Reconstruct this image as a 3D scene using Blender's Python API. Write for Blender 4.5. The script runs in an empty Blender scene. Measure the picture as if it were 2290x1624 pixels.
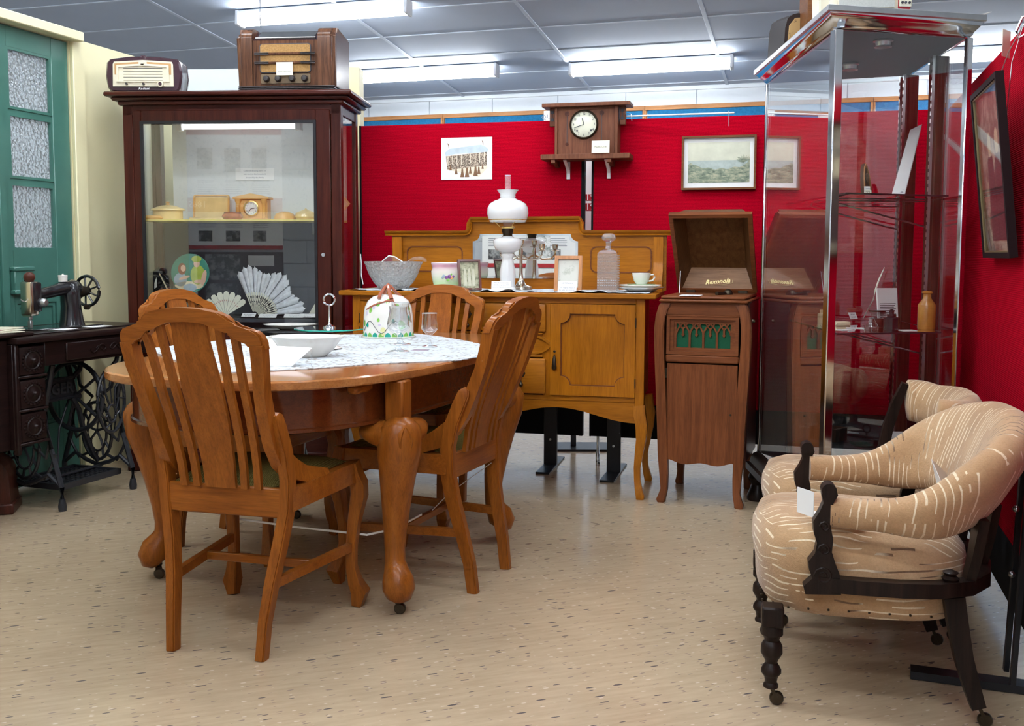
import bpy, bmesh, math, random
from mathutils import Matrix, Vector, Euler
random.seed(7)
PI = math.pi
S = bpy.context.scene
COL = S.collection
R = math.radians
# ------------------------------------------------------------------ camera
CH = 1.09; CF = 2250.0; CU = 1145.0; CV = 749.0; CP = R(4.6); CR = 0.003
cam_d = bpy.data.cameras.new('camera'); cam = bpy.data.objects.new('camera', cam_d); COL.objects.link(cam)
cam_d.sensor_width = 36; cam_d.lens = CF / 2290 * 36
cam_d.shift_y = -(812 - CV) / 2290
cam_d.clip_start = 0.05
cam.location = (0, 0, CH)
cam.matrix_world = Matrix.Translation((0, 0, CH)) @ Matrix.Rotation(PI / 2 - CP, 4, 'X') @ Matrix.Rotation(CR, 4, 'Z')
S.camera = cam
# ------------------------------------------------------------------ world, exposure
wd = bpy.data.worlds.new('world'); S.world = wd; wd.use_nodes = True
wd.node_tree.nodes['Background'].inputs[0].default_value = (0.75, 0.85, 1, 1)
wd.node_tree.nodes['Background'].inputs[1].default_value = 0.25
S.view_settings.view_transform = 'Standard'; S.view_settings.look = 'None'
S.view_settings.gamma = 1; S.view_settings.use_curve_mapping = False
S.view_settings.exposure = 0.0
TUBE = 50.0      # radiance of the fluorescent tubes (their fixtures are built below)

def ray(u, v):
    a = (u - CU) / CF; b = -(v - CV) / CF
    x = a * math.cos(CR) - b * math.sin(CR); y = a * math.sin(CR) + b * math.cos(CR)
    c, s = math.cos(CP), math.sin(CP)
    Y = c + y * s; Z = -s + y * c
    return x / Y, Z / Y
def pt(u, v, Y):
    x, z = ray(u, v); return Vector((x * Y, Y, CH + z * Y))
def gp(u, v, h=0.0):
    x, z = ray(u, v); t = (h - CH) / z; return Vector((x * t, t, h))
# ------------------------------------------------------------------ materials
def ramp(nt, stops, fac):
    r = nt.nodes.new('ShaderNodeValToRGB'); e = r.color_ramp.elements
    while len(e) < len(stops): e.new(0.5)
    for i, (p, c) in enumerate(stops):
        e[i].position = p; e[i].color = (c[0], c[1], c[2], 1)
    nt.links.new(fac, r.inputs[0]); return r.outputs[0]
def base(name, rough=0.5, metal=0.0, coat=0.0, spec=0.5):
    m = bpy.data.materials.new(name); m.use_nodes = True
    nt = m.node_tree; b = nt.nodes['Principled BSDF']
    b.inputs['Roughness'].default_value = rough; b.inputs['Metallic'].default_value = metal
    b.inputs['Coat Weight'].default_value = coat; b.inputs['Coat Roughness'].default_value = 0.12
    b.inputs['Specular IOR Level'].default_value = spec
    return m, nt, b
def coords(nt, scale=(1, 1, 1), kind='Object', rot=(0, 0, 0)):
    tc = nt.nodes.new('ShaderNodeTexCoord'); mp = nt.nodes.new('ShaderNodeMapping')
    mp.inputs['Scale'].default_value = scale; mp.inputs['Rotation'].default_value = rot
    nt.links.new(tc.outputs[kind], mp.inputs[0]); return mp.outputs[0]
def noise(nt, vec, scale=5, detail=4, rough=0.5, dist=0.0):
    n = nt.nodes.new('ShaderNodeTexNoise'); n.inputs['Scale'].default_value = scale
    n.inputs['Detail'].default_value = detail; n.inputs['Roughness'].default_value = rough
    n.inputs['Distortion'].default_value = dist; nt.links.new(vec, n.inputs['Vector']); return n.outputs['Fac']
def bump(nt, b, h, strength=0.2, dist=0.002):
    n = nt.nodes.new('ShaderNodeBump'); n.inputs['Strength'].default_value = strength; n.inputs['Distance'].default_value = dist
    nt.links.new(h, n.inputs['Height']); nt.links.new(n.outputs[0], b.inputs['Normal'])
def mul(nt, a, bb, f=1.0, mode='MULTIPLY'):
    m = nt.nodes.new('ShaderNodeMix'); m.data_type = 'RGBA'; m.blend_type = mode; m.inputs[0].default_value = f
    nt.links.new(a, m.inputs[6])
    if isinstance(bb, tuple): m.inputs[7].default_value = (*bb, 1)
    else: nt.links.new(bb, m.inputs[7])
    return m.outputs[2]
def plain(name, c, rough=0.5, metal=0.0, coat=0.0, var=0.06, nscale=20, bmp=0.0, spec=0.5):
    m, nt, b = base(name, rough, metal, coat, spec)
    v = coords(nt); n = noise(nt, v, nscale, 4, 0.6)
    lo = tuple(x * (1 - var) for x in c); hi = tuple(min(1, x * (1 + var)) for x in c)
    nt.links.new(ramp(nt, [(0.35, lo), (0.65, hi)], n), b.inputs['Base Color'])
    if bmp: bump(nt, b, n, bmp)
    return m
def wood(name, dark, light, axis='Z', rough=0.32, coat=0.35, fine=1.0, spec=0.16, mottle=0.0):
    m, nt, b = base(name, rough, 0, coat * 0.4, spec)
    k = {'X': (1.2, 22, 22), 'Y': (22, 1.2, 22), 'Z': (22, 22, 1.2)}[axis]
    v = coords(nt, tuple(a * fine for a in k))
    n = noise(nt, v, 2.2, 6, 0.62, 0.6)
    v2 = coords(nt, (3, 3, 3)); n2 = noise(nt, v2, 1.3, 3, 0.5)
    v3 = coords(nt, tuple(a * fine * 5 for a in k)); n3 = noise(nt, v3, 3, 3, 0.6)
    mid = tuple((a + c) / 2 for a, c in zip(dark, light))
    c1 = ramp(nt, [(0.3, dark), (0.5, mid), (0.7, light)], n)
    c2 = ramp(nt, [(0.3, (0.8, 0.78, 0.76)), (0.7, (1.05, 1.05, 1.05))], n2)
    c3 = ramp(nt, [(0.35, (0.8, 0.8, 0.8)), (0.55, (1, 1, 1))], n3)
    col = mul(nt, mul(nt, c1, c2), c3)
    nt.links.new(col, b.inputs['Base Color'])
    bump(nt, b, n3, 0.08, 0.001)
    return m
def pane_mat(name, tint=(0.93, 0.97, 0.96), refl=1.6, rough=0.0):
    m = bpy.data.materials.new(name); m.use_nodes = True; nt = m.node_tree; nt.nodes.clear()
    o = nt.nodes.new('ShaderNodeOutputMaterial'); t = nt.nodes.new('ShaderNodeBsdfTransparent'); g = nt.nodes.new('ShaderNodeBsdfGlossy')
    t.inputs[0].default_value = (*tint, 1); g.inputs['Roughness'].default_value = rough; g.inputs[0].default_value = (1, 1, 1, 1)
    lw = nt.nodes.new('ShaderNodeLayerWeight'); lw.inputs[0].default_value = 0.5
    pw = nt.nodes.new('ShaderNodeMath'); pw.operation = 'POWER'; pw.inputs[1].default_value = 5; nt.links.new(lw.outputs['Facing'], pw.inputs[0])
    f = nt.nodes.new('ShaderNodeMath'); f.operation = 'MULTIPLY_ADD'; f.inputs[1].default_value = 0.95; f.inputs[2].default_value = 0.042; nt.links.new(pw.outputs[0], f.inputs[0])
    k = nt.nodes.new('ShaderNodeMath'); k.operation = 'MULTIPLY'; k.inputs[1].default_value = refl; k.use_clamp = True
    mx = nt.nodes.new('ShaderNodeMixShader')
    nt.links.new(f.outputs[0], k.inputs[0]); nt.links.new(k.outputs[0], mx.inputs[0])
    nt.links.new(t.outputs[0], mx.inputs[1]); nt.links.new(g.outputs[0], mx.inputs[2]); nt.links.new(mx.outputs[0], o.inputs[0])
    return m
MT = {}
MT['table_z'] = wood('honey wood upright grain', (0.22, 0.060, 0.008), (0.36, 0.112, 0.014), 'Z', 0.3, 0.3)
MT['table_x'] = wood('honey wood long grain', (0.235, 0.064, 0.009), (0.37, 0.116, 0.015), 'X', 0.28, 0.4)
MT['table_top'] = wood('polished table wood', (0.36, 0.13, 0.035), (0.5, 0.21, 0.065), 'X', 0.14, 1.4, 0.6)
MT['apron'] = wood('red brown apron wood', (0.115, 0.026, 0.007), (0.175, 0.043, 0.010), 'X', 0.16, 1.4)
MT['side_z'] = wood('sideboard wood upright grain', (0.34, 0.110, 0.004), (0.46, 0.158, 0.007), 'Z', 0.34, 0.25, 0.8)
MT['side_x'] = wood('sideboard wood long grain', (0.32, 0.106, 0.005), (0.44, 0.154, 0.009), 'X', 0.34, 0.25, 0.8)
MT['oak_z'] = wood('dark oak upright grain', (0.13, 0.038, 0.012), (0.24, 0.075, 0.024), 'Z', 0.42, 0.12)
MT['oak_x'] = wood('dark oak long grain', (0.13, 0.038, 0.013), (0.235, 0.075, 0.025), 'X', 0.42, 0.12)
MT['lidwood'] = wood('brown lid interior wood', (0.09, 0.035, 0.012), (0.15, 0.065, 0.022), 'Z', 0.5, 0.1)
MT['lidlight'] = wood('pale lid slope wood', (0.22, 0.11, 0.055), (0.34, 0.18, 0.09), 'X', 0.4, 0.2)
MT['cab_z'] = wood('mahogany upright grain', (0.036, 0.006, 0.004), (0.085, 0.018, 0.01), 'Z', 0.3, 0.3)
MT['cab_x'] = wood('mahogany long grain', (0.036, 0.006, 0.004), (0.08, 0.017, 0.01), 'X', 0.3, 0.3)
MT['sew'] = wood('dark sewing table wood', (0.01, 0.0045, 0.0045), (0.024, 0.011, 0.0095), 'X', 0.38, 0.25)
MT['arm_wood'] = wood('blackened carved wood', (0.008, 0.005, 0.004), (0.028, 0.015, 0.011), 'Z', 0.42, 0.15)
MT['post'] = wood('scuffed dark brown post', (0.04, 0.022, 0.014), (0.11, 0.062, 0.036), 'Z', 0.5, 0.05)
MT['bentwood'] = wood('reddish brown cover wood', (0.05, 0.014, 0.009), (0.10, 0.028, 0.017), 'Z', 0.35, 0.2)
MT['mirror'] = base('mirror silvering', 0.01, 1.0)[0]; MT['mirror'].node_tree.nodes['Principled BSDF'].inputs[0].default_value = (0.9, 0.93, 0.93, 1)
MT['chrome'] = plain('worn chrome', (0.72, 0.74, 0.76), 0.12, 1.0, var=0.05)
MT['steel'] = plain('brushed steel', (0.5, 0.51, 0.52), 0.3, 1.0)
MT['silver'] = plain('tarnished silver', (0.62, 0.56, 0.46), 0.2, 1.0)
MT['brass'] = plain('bright brass', (0.78, 0.55, 0.2), 0.25, 1.0)
MT['bronze'] = plain('dark bronze', (0.06, 0.045, 0.03), 0.38, 0.9, bmp=0.3)
MT['iron'] = plain('black cast iron', (0.022, 0.024, 0.03), 0.42, 0.2, coat=0.2, bmp=0.2)
MT['enamel'] = plain('worn black enamel', (0.012, 0.012, 0.014), 0.2, 0.0, coat=0.5, var=0.4, nscale=30)
MT['black'] = plain('black painted board', (0.006, 0.006, 0.007), 0.7, spec=0.12)
MT['blackmetal'] = plain('black metal', (0.014, 0.014, 0.017), 0.35, 0.3)
MT['rubber'] = plain('dark knob plastic', (0.025, 0.02, 0.02), 0.35, coat=0.3)
MT['white'] = plain('white card', (0.85, 0.86, 0.86), 0.55, var=0.01)
MT['cream'] = plain('cream card', (0.78, 0.76, 0.62), 0.6, var=0.02)
MT['ink'] = plain('printing ink', (0.04, 0.04, 0.05), 0.7)
MT['greyink'] = plain('grey printing ink', (0.22, 0.24, 0.3), 0.7)
MT['china'] = plain('white glazed china', (0.82, 0.80, 0.74), 0.15, coat=0.5, var=0.02)
MT['milk'] = plain('milk glass', (0.83, 0.85, 0.86), 0.08, coat=0.6, var=0.01)
MT['celluloid'] = plain('amber celluloid', (0.74, 0.42, 0.12), 0.3, coat=0.3, var=0.12, nscale=14)
MT['celluloid2'] = plain('pale amber celluloid', (0.80, 0.60, 0.26), 0.3, coat=0.3, var=0.1, nscale=14)
MT['amber'] = plain('orange brown glaze', (0.42, 0.13, 0.02), 0.12, coat=0.6, var=0.2, nscale=40)
MT['stone'] = plain('ochre salt glaze', (0.44, 0.19, 0.03), 0.22, coat=0.5, var=0.12, nscale=25)
MT['glass'] = pane_mat('clear window glass', (0.975, 0.99, 0.985), 1.2)
MT['glass_case'] = pane_mat('cabinet glass', (0.98, 0.99, 0.988), 1.7)
MT['vessel'] = pane_mat('vessel glass', (0.965, 0.975, 0.98), 2.0, 0.02)
MT['greenedge'] = plain('green glass edge', (0.02, 0.35, 0.26), 0.1, coat=0.5)
MT['lampframe'] = plain('fixture white metal', (0.8, 0.82, 0.85), 0.4, var=0.01)
def emit(name, c, s):
    m = bpy.data.materials.new(name); m.use_nodes = True; nt = m.node_tree; nt.nodes.clear()
    o = nt.nodes.new('ShaderNodeOutputMaterial'); e = nt.nodes.new('ShaderNodeEmission')
    e.inputs[0].default_value = (*c, 1); e.inputs[1].default_value = s; nt.links.new(e.outputs[0], o.inputs[0]); return m
MT['tube'] = emit('fluorescent tube light', (0.93, 0.97, 1.0), TUBE)

def fabric_ribs(name, c1, c2, axis, scale=170, bmp=0.6):
    m, nt, b = base(name, 0.95, 0, 0, 0.03)
    v = coords(nt); w = nt.nodes.new('ShaderNodeTexWave'); w.bands_direction = axis
    w.inputs['Scale'].default_value = scale; w.inputs['Distortion'].default_value = 1.5; w.inputs['Detail'].default_value = 2
    w.inputs['Detail Scale'].default_value = 3
    nt.links.new(v, w.inputs[0])
    n = noise(nt, v, 160, 3, 0.7)
    c = ramp(nt, [(0.2, c1), (0.8, c2)], w.outputs['Fac'])
    c = mul(nt, c, ramp(nt, [(0.3, (0.72, 0.72, 0.72)), (0.7, (1.15, 1.15, 1.15))], n))
    nt.links.new(c, b.inputs['Base Color'])
    ad = nt.nodes.new('ShaderNodeMath'); nt.links.new(w.outputs['Fac'], ad.inputs[0]); nt.links.new(n, ad.inputs[1])
    bump(nt, b, ad.outputs[0], bmp, 0.004)
    return m
MT['redcarpet'] = fabric_ribs('red ribbed carpet', (0.31, 0.0008, 0.010), (0.40, 0.0014, 0.014), 'Z', 52, 0.28)
MT['olive'] = fabric_ribs('olive seat velvet', (0.13, 0.10, 0.025), (0.20, 0.16, 0.05), 'X', 60)
MT['blueboard'] = plain('blue pinboard felt', (0.01, 0.14, 0.30), 0.95, var=0.15, nscale=60)

def floor_mat():
    m, nt, b = base('speckled beige vinyl', 0.2, 0, 0.15, 0.5)
    v = coords(nt)
    n = noise(nt, v, 2.0, 5, 0.6)
    def rc(ang, scale):
        v0 = coords(nt, (1, 1, 1), rot=(0, 0, R(ang))); mp = nt.nodes.new('ShaderNodeMapping'); mp.inputs['Scale'].default_value = scale; nt.links.new(v0, mp.inputs[0]); return mp.outputs[0]
    n2 = noise(nt, rc(-36, (3, 24, 1)), 2.5, 4, 0.6)
    c = ramp(nt, [(0.3, (0.415, 0.31, 0.20)), (0.7, (0.49, 0.38, 0.25))], n)
    c = mul(nt, c, ramp(nt, [(0.35, (0.90, 0.89, 0.88)), (0.65, (1.05, 1.05, 1.06))], n2))
    def flecks(ang, sx, sy, thr, keep, colr, prev):
        vo = nt.nodes.new('ShaderNodeTexVoronoi'); vo.voronoi_dimensions = '2D'; vo.inputs['Scale'].default_value = 1
        nt.links.new(rc(ang, (sx, sy, 1)), vo.inputs['Vector'])
        sep = nt.nodes.new('ShaderNodeSeparateColor'); nt.links.new(vo.outputs['Color'], sep.inputs[0])
        mr = nt.nodes.new('ShaderNodeMapRange'); mr.inputs[1].default_value = keep; mr.inputs[2].default_value = 1; mr.inputs[3].default_value = 0; mr.inputs[4].default_value = thr; nt.links.new(sep.outputs[0], mr.inputs[0])
        lt = nt.nodes.new('ShaderNodeMath'); lt.operation = 'LESS_THAN'; nt.links.new(vo.outputs['Distance'], lt.inputs[0]); nt.links.new(mr.outputs[0], lt.inputs[1])
        mx = nt.nodes.new('ShaderNodeMix'); mx.data_type = 'RGBA'; nt.links.new(lt.outputs[0], mx.inputs[0])
        nt.links.new(prev, mx.inputs[6]); mx.inputs[7].default_value = (*colr, 1); return mx.outputs[2]
    c = flecks(-36, 14, 60, 0.21, 0.80, (0.10, 0.085, 0.085), c)
    c = flecks(-40, 22, 85, 0.22, 0.72, (0.27, 0.20, 0.16), c)
    c = flecks(-33, 26, 90, 0.20, 0.8, (0.62, 0.50, 0.38), c)
    nt.links.new(c, b.inputs['Base Color'])
    r = ramp(nt, [(0.3, (0.16, 0.16, 0.16)), (0.7, (0.24, 0.24, 0.24))], noise(nt, v, 3.0, 5, 0.6))
    nt.links.new(r, b.inputs['Roughness'])
    bump(nt, b, noise(nt, v, 6, 3, 0.5), 0.05, 0.01)
    return m
MT['floor'] = floor_mat()
MT['ceiling'] = plain('pale blue grey ceiling sheet', (0.42, 0.49, 0.61), 0.75, var=0.02, nscale=3)
MT['batten'] = plain('ceiling cover strip', (0.54, 0.61, 0.72), 0.6, var=0.02)
MT['wallwhite'] = plain('white painted wall', (0.72, 0.78, 0.84), 0.7, var=0.02, nscale=4)
MT['yellow'] = plain('cream yellow paint', (0.80, 0.74, 0.46), 0.5, var=0.03, nscale=3)
MT['green'] = plain('green gloss paint', (0.055, 0.165, 0.13), 0.35, coat=0.1, var=0.06, nscale=6)
MT['block'] = plain('grey block paint', (0.36, 0.39, 0.44), 0.7, var=0.03)

def upholstery():
    m, nt, b = base('worn tan velvet', 0.9, 0, 0, 0.15)
    b.inputs['Sheen Weight'].default_value = 0.3
    v = coords(nt)
    n = noise(nt, v, 3.5, 4, 0.6); fine = noise(nt, v, 180, 3, 0.7)
    c = ramp(nt, [(0.3, (0.31, 0.175, 0.085)), (0.5, (0.43, 0.265, 0.135)), (0.72, (0.54, 0.37, 0.21))], n)
    # worn pile: broken pale furrows, all running the same way (along u), none across
    uv = nt.nodes.new('ShaderNodeUVMap'); nz = nt.nodes.new('ShaderNodeTexNoise'); nz.inputs['Scale'].default_value = 4; nt.links.new(uv.outputs[0], nz.inputs['Vector'])
    sc = nt.nodes.new('ShaderNodeVectorMath'); sc.operation = 'MULTIPLY_ADD'; sc.inputs[1].default_value = (0.02, 0.09, 0); nt.links.new(nz.outputs['Color'], sc.inputs[0]); nt.links.new(uv.outputs[0], sc.inputs[2])
    sp_ = nt.nodes.new('ShaderNodeSeparateXYZ'); nt.links.new(sc.outputs[0], sp_.inputs[0])
    def mth(op, a, b=None, c_=None):
        n_ = nt.nodes.new('ShaderNodeMath'); n_.operation = op
        for k, x in enumerate((a, b, c_)):
            if x is None: continue
            if isinstance(x, (int, float)): n_.inputs[k].default_value = x
            else: nt.links.new(x, n_.inputs[k])
        return n_.outputs[0]
    vy = mth('MULTIPLY', sp_.outputs[1], 54.0); row = mth('FLOOR', vy); fr_y = mth('FRACT', vy)
    ux = mth('ADD', mth('MULTIPLY', sp_.outputs[0], 17.0), mth('MULTIPLY', row, 0.371)); cell = mth('FLOOR', ux)
    cb = nt.nodes.new('ShaderNodeCombineXYZ'); nt.links.new(cell, cb.inputs[0]); nt.links.new(row, cb.inputs[1])
    wn_ = nt.nodes.new('ShaderNodeTexWhiteNoise'); wn_.noise_dimensions = '2D'; nt.links.new(cb.outputs[0], wn_.inputs['Vector'])
    rnd = wn_.outputs['Value']
    line = mth('LESS_THAN', mth('ABSOLUTE', mth('SUBTRACT', fr_y, 0.5)), mth('MULTIPLY', mth('ADD', rnd, 0.2), 0.12))
    gate0 = mth('GREATER_THAN', rnd, 0.33); big = mth('GREATER_THAN', noise(nt, coords(nt), 7, 3, 0.6), 0.38)
    mask = mth('MULTIPLY', mth('MULTIPLY', line, gate0), big)
    tone = ramp(nt, [(0.42, (0.17, 0.10, 0.055)), (0.50, (0.74, 0.62, 0.44))], noise(nt, coords(nt), 5, 2, 0.5))
    mx = nt.nodes.new('ShaderNodeMix'); mx.data_type = 'RGBA'; nt.links.new(mask, mx.inputs[0]); nt.links.new(c, mx.inputs[6]); nt.links.new(tone, mx.inputs[7])
    c = mul(nt, mx.outputs[2], ramp(nt, [(0.3, (0.9, 0.9, 0.9)), (0.7, (1.08, 1.08, 1.08))], fine))
    nt.links.new(c, b.inputs['Base Color'])
    ht = nt.nodes.new('ShaderNodeMath'); ht.operation = 'MULTIPLY_ADD'; nt.links.new(mask, ht.inputs[0]); ht.inputs[1].default_value = -0.7; nt.links.new(fine, ht.inputs[2])
    bump(nt, b, ht.outputs[0], 0.45, 0.004)
    return m
MT['velvet'] = upholstery()
def lace():
    m, nt, b = base('white crochet lace', 0.85, 0, 0, 0.2)
    v = coords(nt)
    vo = nt.nodes.new('ShaderNodeTexVoronoi'); vo.inputs['Scale'].default_value = 75; nt.links.new(v, vo.inputs['Vector'])
    big = noise(nt, v, 14, 3, 0.6)
    k = nt.nodes.new('ShaderNodeMath'); k.operation = 'MULTIPLY'; nt.links.new(vo.outputs['Distance'], k.inputs[0]); nt.links.new(big, k.inputs[1])
    c = ramp(nt, [(0.30, (0.56, 0.60, 0.635)), (0.42, (0.30, 0.28, 0.26))], k.outputs[0])
    nt.links.new(c, b.inputs['Base Color']); bump(nt, b, vo.outputs['Distance'], 0.6, 0.003)
    return m
MT['lace'] = lace()
def sheet_print(name, bg, blot, scale=8, thr=0.5, grad=None):
    m, nt, b = base(name, 0.5)
    v = coords(nt)
    n = noise(nt, v, scale, 6, 0.7)
    c = ramp(nt, [(thr - 0.06, blot), (thr + 0.06, bg)], n)
    nt.links.new(c, b.inputs['Base Color']); return m

# ------------------------------------------------------------------ mesh builder
class MB:
    def __init__(self, T=None): self.bm = bmesh.new(); self.T = T or Matrix()
    def _tf(self, vs, M=None):
        A = self.T @ M if M is not None else self.T
        for v in vs: v.co = A @ v.co
    def box(self, c, s, rz=0, bev=0.0, M=None, seg=1):
        r = bmesh.ops.create_cube(self.bm, size=1)['verts']
        for v in r: v.co = Vector((v.co.x * s[0], v.co.y * s[1], v.co.z * s[2]))
        if bev:
            es = {e for v in r for e in v.link_edges}
            g = bmesh.ops.bevel(self.bm, geom=list(es), offset=min(bev, min(s) * 0.45), segments=seg, affect='EDGES', profile=0.5)
            r = list({v for f in g['faces'] for v in f.verts} | {v for v in r if v.is_valid})
        A = Matrix.Translation(c) @ Matrix.Rotation(rz, 4, 'Z')
        if M is not None: A = Matrix.Translation(c) @ M
        self._tf(r, A); return self
    def bb(self, x0, x1, y0, y1, z0, z1, bev=0.0, seg=1):
        return self.box(((x0 + x1) / 2, (y0 + y1) / 2, (z0 + z1) / 2), (abs(x1 - x0), abs(y1 - y0), abs(z1 - z0)), 0, bev, None, seg)
    def lathe(self, prof, c=(0, 0, 0), seg=24, M=None, fr=None, close=False):
        rings = []
        A = Matrix.Translation(c) @ (M if M is not None else Matrix())
        A = self.T @ A
        for r, z in prof:
            if r < 1e-6: rings.append([self.bm.verts.new(A @ Vector((0, 0, z)))])
            else:
                ring = []
                for i in range(seg):
                    a = 2 * PI * i / seg; k = fr(a, z) if fr else 1.0
                    ring.append(self.bm.verts.new(A @ Vector((r * k * math.cos(a), r * k * math.sin(a), z))))
                rings.append(ring)
        for a, b in zip(rings, rings[1:]): self._bridge(a, b)
        if close: self._bridge(rings[-1], rings[0])
        return self
    def _bridge(self, a, b, closed=True):
        n = max(len(a), len(b))
        if len(a) == 1 and len(b) == 1: return
        rng = range(n) if closed else range(n - 1)
        for i in rng:
            j = (i + 1) % n
            try:
                if len(a) == 1: self.bm.faces.new((a[0], b[i], b[j]))
                elif len(b) == 1: self.bm.faces.new((a[i], b[0], a[j]))
                else: self.bm.faces.new((a[i], b[i], b[j], a[j]))
            except ValueError: pass
    def prism(self, poly, y0, y1, M=None):
        # polygon in the x-z plane extruded along y
        A = self.T @ (M if M is not None else Matrix())
        a = [self.bm.verts.new(A @ Vector((p[0], y0, p[1]))) for p in poly]
        b = [self.bm.verts.new(A @ Vector((p[0], y1, p[1]))) for p in poly]
        self.bm.faces.new(a); self.bm.faces.new(list(reversed(b)))
        n = len(poly)
        for i in range(n): self.bm.faces.new((a[i], a[(i + 1) % n], b[(i + 1) % n], b[i]))
        return self
    def ring(self, outer, inner, y0, y1, M=None):
        # frame between two outlines with the same number of points (x-z plane), extruded along y
        A = self.T @ (M if M is not None else Matrix())
        L = [[self.bm.verts.new(A @ Vector((p[0], y, p[1]))) for p in pol] for pol, y in ((outer, y0), (inner, y0), (inner, y1), (outer, y1))]
        n = len(outer)
        for k in range(4):
            a, b = L[k], L[(k + 1) % 4]
            for i in range(n):
                j = (i + 1) % n
                try: self.bm.faces.new((a[i], a[j], b[j], b[i]))
                except ValueError: pass
        return self
    def sweep(self, pts, sec, up=Vector((0, 0, 1)), closed=False, caps=True, scale=None):
        # sec: list of (a,b) outline; frame: a along side vector, b along up-ish; scale per point (sa,sb)
        pts = [Vector(p) for p in pts]; n = len(pts); rings = []
        up = Vector(up)
        for i, p in enumerate(pts):
            if closed: t = pts[(i + 1) % n] - pts[i - 1]
            else: t = pts[min(i + 1, n - 1)] - pts[max(i - 1, 0)]
            t.normalize(); s = t.cross(up)
            if s.length < 1e-4: s = t.cross(Vector((0, 1, 0)))
            s.normalize(); w = s.cross(t)
            sa, sb = scale[i] if scale else (1, 1)
            rings.append([self.bm.verts.new(self.T @ (p + s * (a * sa) + w * (b * sb))) for a, b in sec])
        for a, b in zip(rings, rings[1:]): self._bridge(a, b)
        if closed: self._bridge(rings[-1], rings[0])
        elif caps:
            self.bm.faces.new(list(reversed(rings[0]))); self.bm.faces.new(rings[-1])
        return self
    def tube(self, pts, r, seg=8, closed=False, up=(0, 0, 1)):
        sec = [(math.cos(2 * PI * i / seg), math.sin(2 * PI * i / seg)) for i in range(seg)]
        n = len(pts); rr = r if isinstance(r, (list, tuple)) else [r] * n
        return self.sweep(pts, sec, up, closed, True, [(a, a) for a in rr])
    def bar(self, pts, w, h, up=(0, 0, 1), scale=None, closed=False):
        sec = [(-w / 2, -h / 2), (w / 2, -h / 2), (w / 2, h / 2), (-w / 2, h / 2)]
        return self.sweep(pts, sec, up, closed, True, scale)
    def sphere(self, c, r, seg=16, sc=(1, 1, 1)):
        n = seg // 2
        prof = [(math.sin(PI * i / n) * r, -math.cos(PI * i / n) * r) for i in range(n + 1)]
        prof[0] = (0, -r); prof[-1] = (0, r)
        return self.lathe(prof, c, seg, Matrix.Diagonal((*sc, 1)))
    def grid(self, fn, nu, nv, thick=None, uvs=None):
        # surface from fn(u,v)->(x,y,z), u,v in 0..1
        g = [[self.bm.verts.new(self.T @ Vector(fn(i / nu, j / nv))) for j in range(nv + 1)] for i in range(nu + 1)]
        for i in range(nu):
            for j in range(nv):
                try: self.bm.faces.new((g[i][j], g[i + 1][j], g[i + 1][j + 1], g[i][j + 1]))
                except ValueError: pass
        return g
    def build(self, name, mat, parent=None, loc=(0, 0, 0), rot=(0, 0, 0), smooth=38, weld=False, kind=None, label=None, normals=True):
        if weld: bmesh.ops.remove_doubles(self.bm, verts=self.bm.verts, dist=1e-5)
        if normals: bmesh.ops.recalc_face_normals(self.bm, faces=self.bm.faces)
        th = R(smooth)
        for f in self.bm.faces: f.smooth = smooth > 0
        for e in self.bm.edges:
            if len(e.link_faces) == 2 and e.calc_face_angle(0) > th: e.smooth = False
        me = bpy.data.meshes.new(name); self.bm.to_mesh(me); self.bm.free()
        return link(name, me, mat, parent, loc, rot, kind, label)
def link(name, me, mat, parent=None, loc=(0, 0, 0), rot=(0, 0, 0), kind=None, label=None):
    o = bpy.data.objects.new(name, me); COL.objects.link(o)
    if mat is not None and not me.materials: me.materials.append(MT[mat] if isinstance(mat, str) else mat)
    o.location = loc; o.rotation_euler = rot
    if parent is not None: o.parent = parent
    if kind: o['kind'] = kind
    if label: o['label'] = label
    return o
def tag(o, label, cat, group=None):
    o['label'] = label; o['category'] = cat
    if group: o['group'] = group
    return o
def thing(name, label, cat, loc=(0, 0, 0), rz=0, group=None, rot=None):
    o = bpy.data.objects.new(name, None); COL.objects.link(o); o.empty_display_size = 0.05
    o.location = loc; o.rotation_euler = rot if rot else (0, 0, rz)
    return tag(o, label, cat, group)
KIDS = lambda o: [c for c in bpy.data.objects if c.parent == o]
def copy_tree(o, parent=None):
    c = o.copy(); COL.objects.link(c); c.parent = parent
    for ch in KIDS(o): copy_tree(ch, c)
    return c
def text(name, body, size, mat, parent, loc, rot=(PI / 2, 0, 0), ext=0.0004, align='CENTER', sx=1.0, shear=0.0, label=None, kind=None, bold=0.0, res=2):
    cu = bpy.data.curves.new(name, 'FONT'); cu.body = body; cu.size = size; cu.extrude = ext; cu.align_x = align; cu.align_y = 'CENTER'
    cu.resolution_u = res; cu.shear = shear; cu.offset = bold
    t = bpy.data.objects.new(name, cu); COL.objects.link(t)
    me = bpy.data.meshes.new_from_object(t); bpy.data.objects.remove(t); bpy.data.curves.remove(cu)
    for v in me.vertices: v.co.x *= sx
    me.materials.clear()
    return link(name, me, mat, parent, loc, rot, kind, label)
def pieces(name, mat, parent, bbs, bev=0.0, **k):
    return [MB().bb(*b, bev).build(name, mat, parent, **k) for b in bbs]
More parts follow.
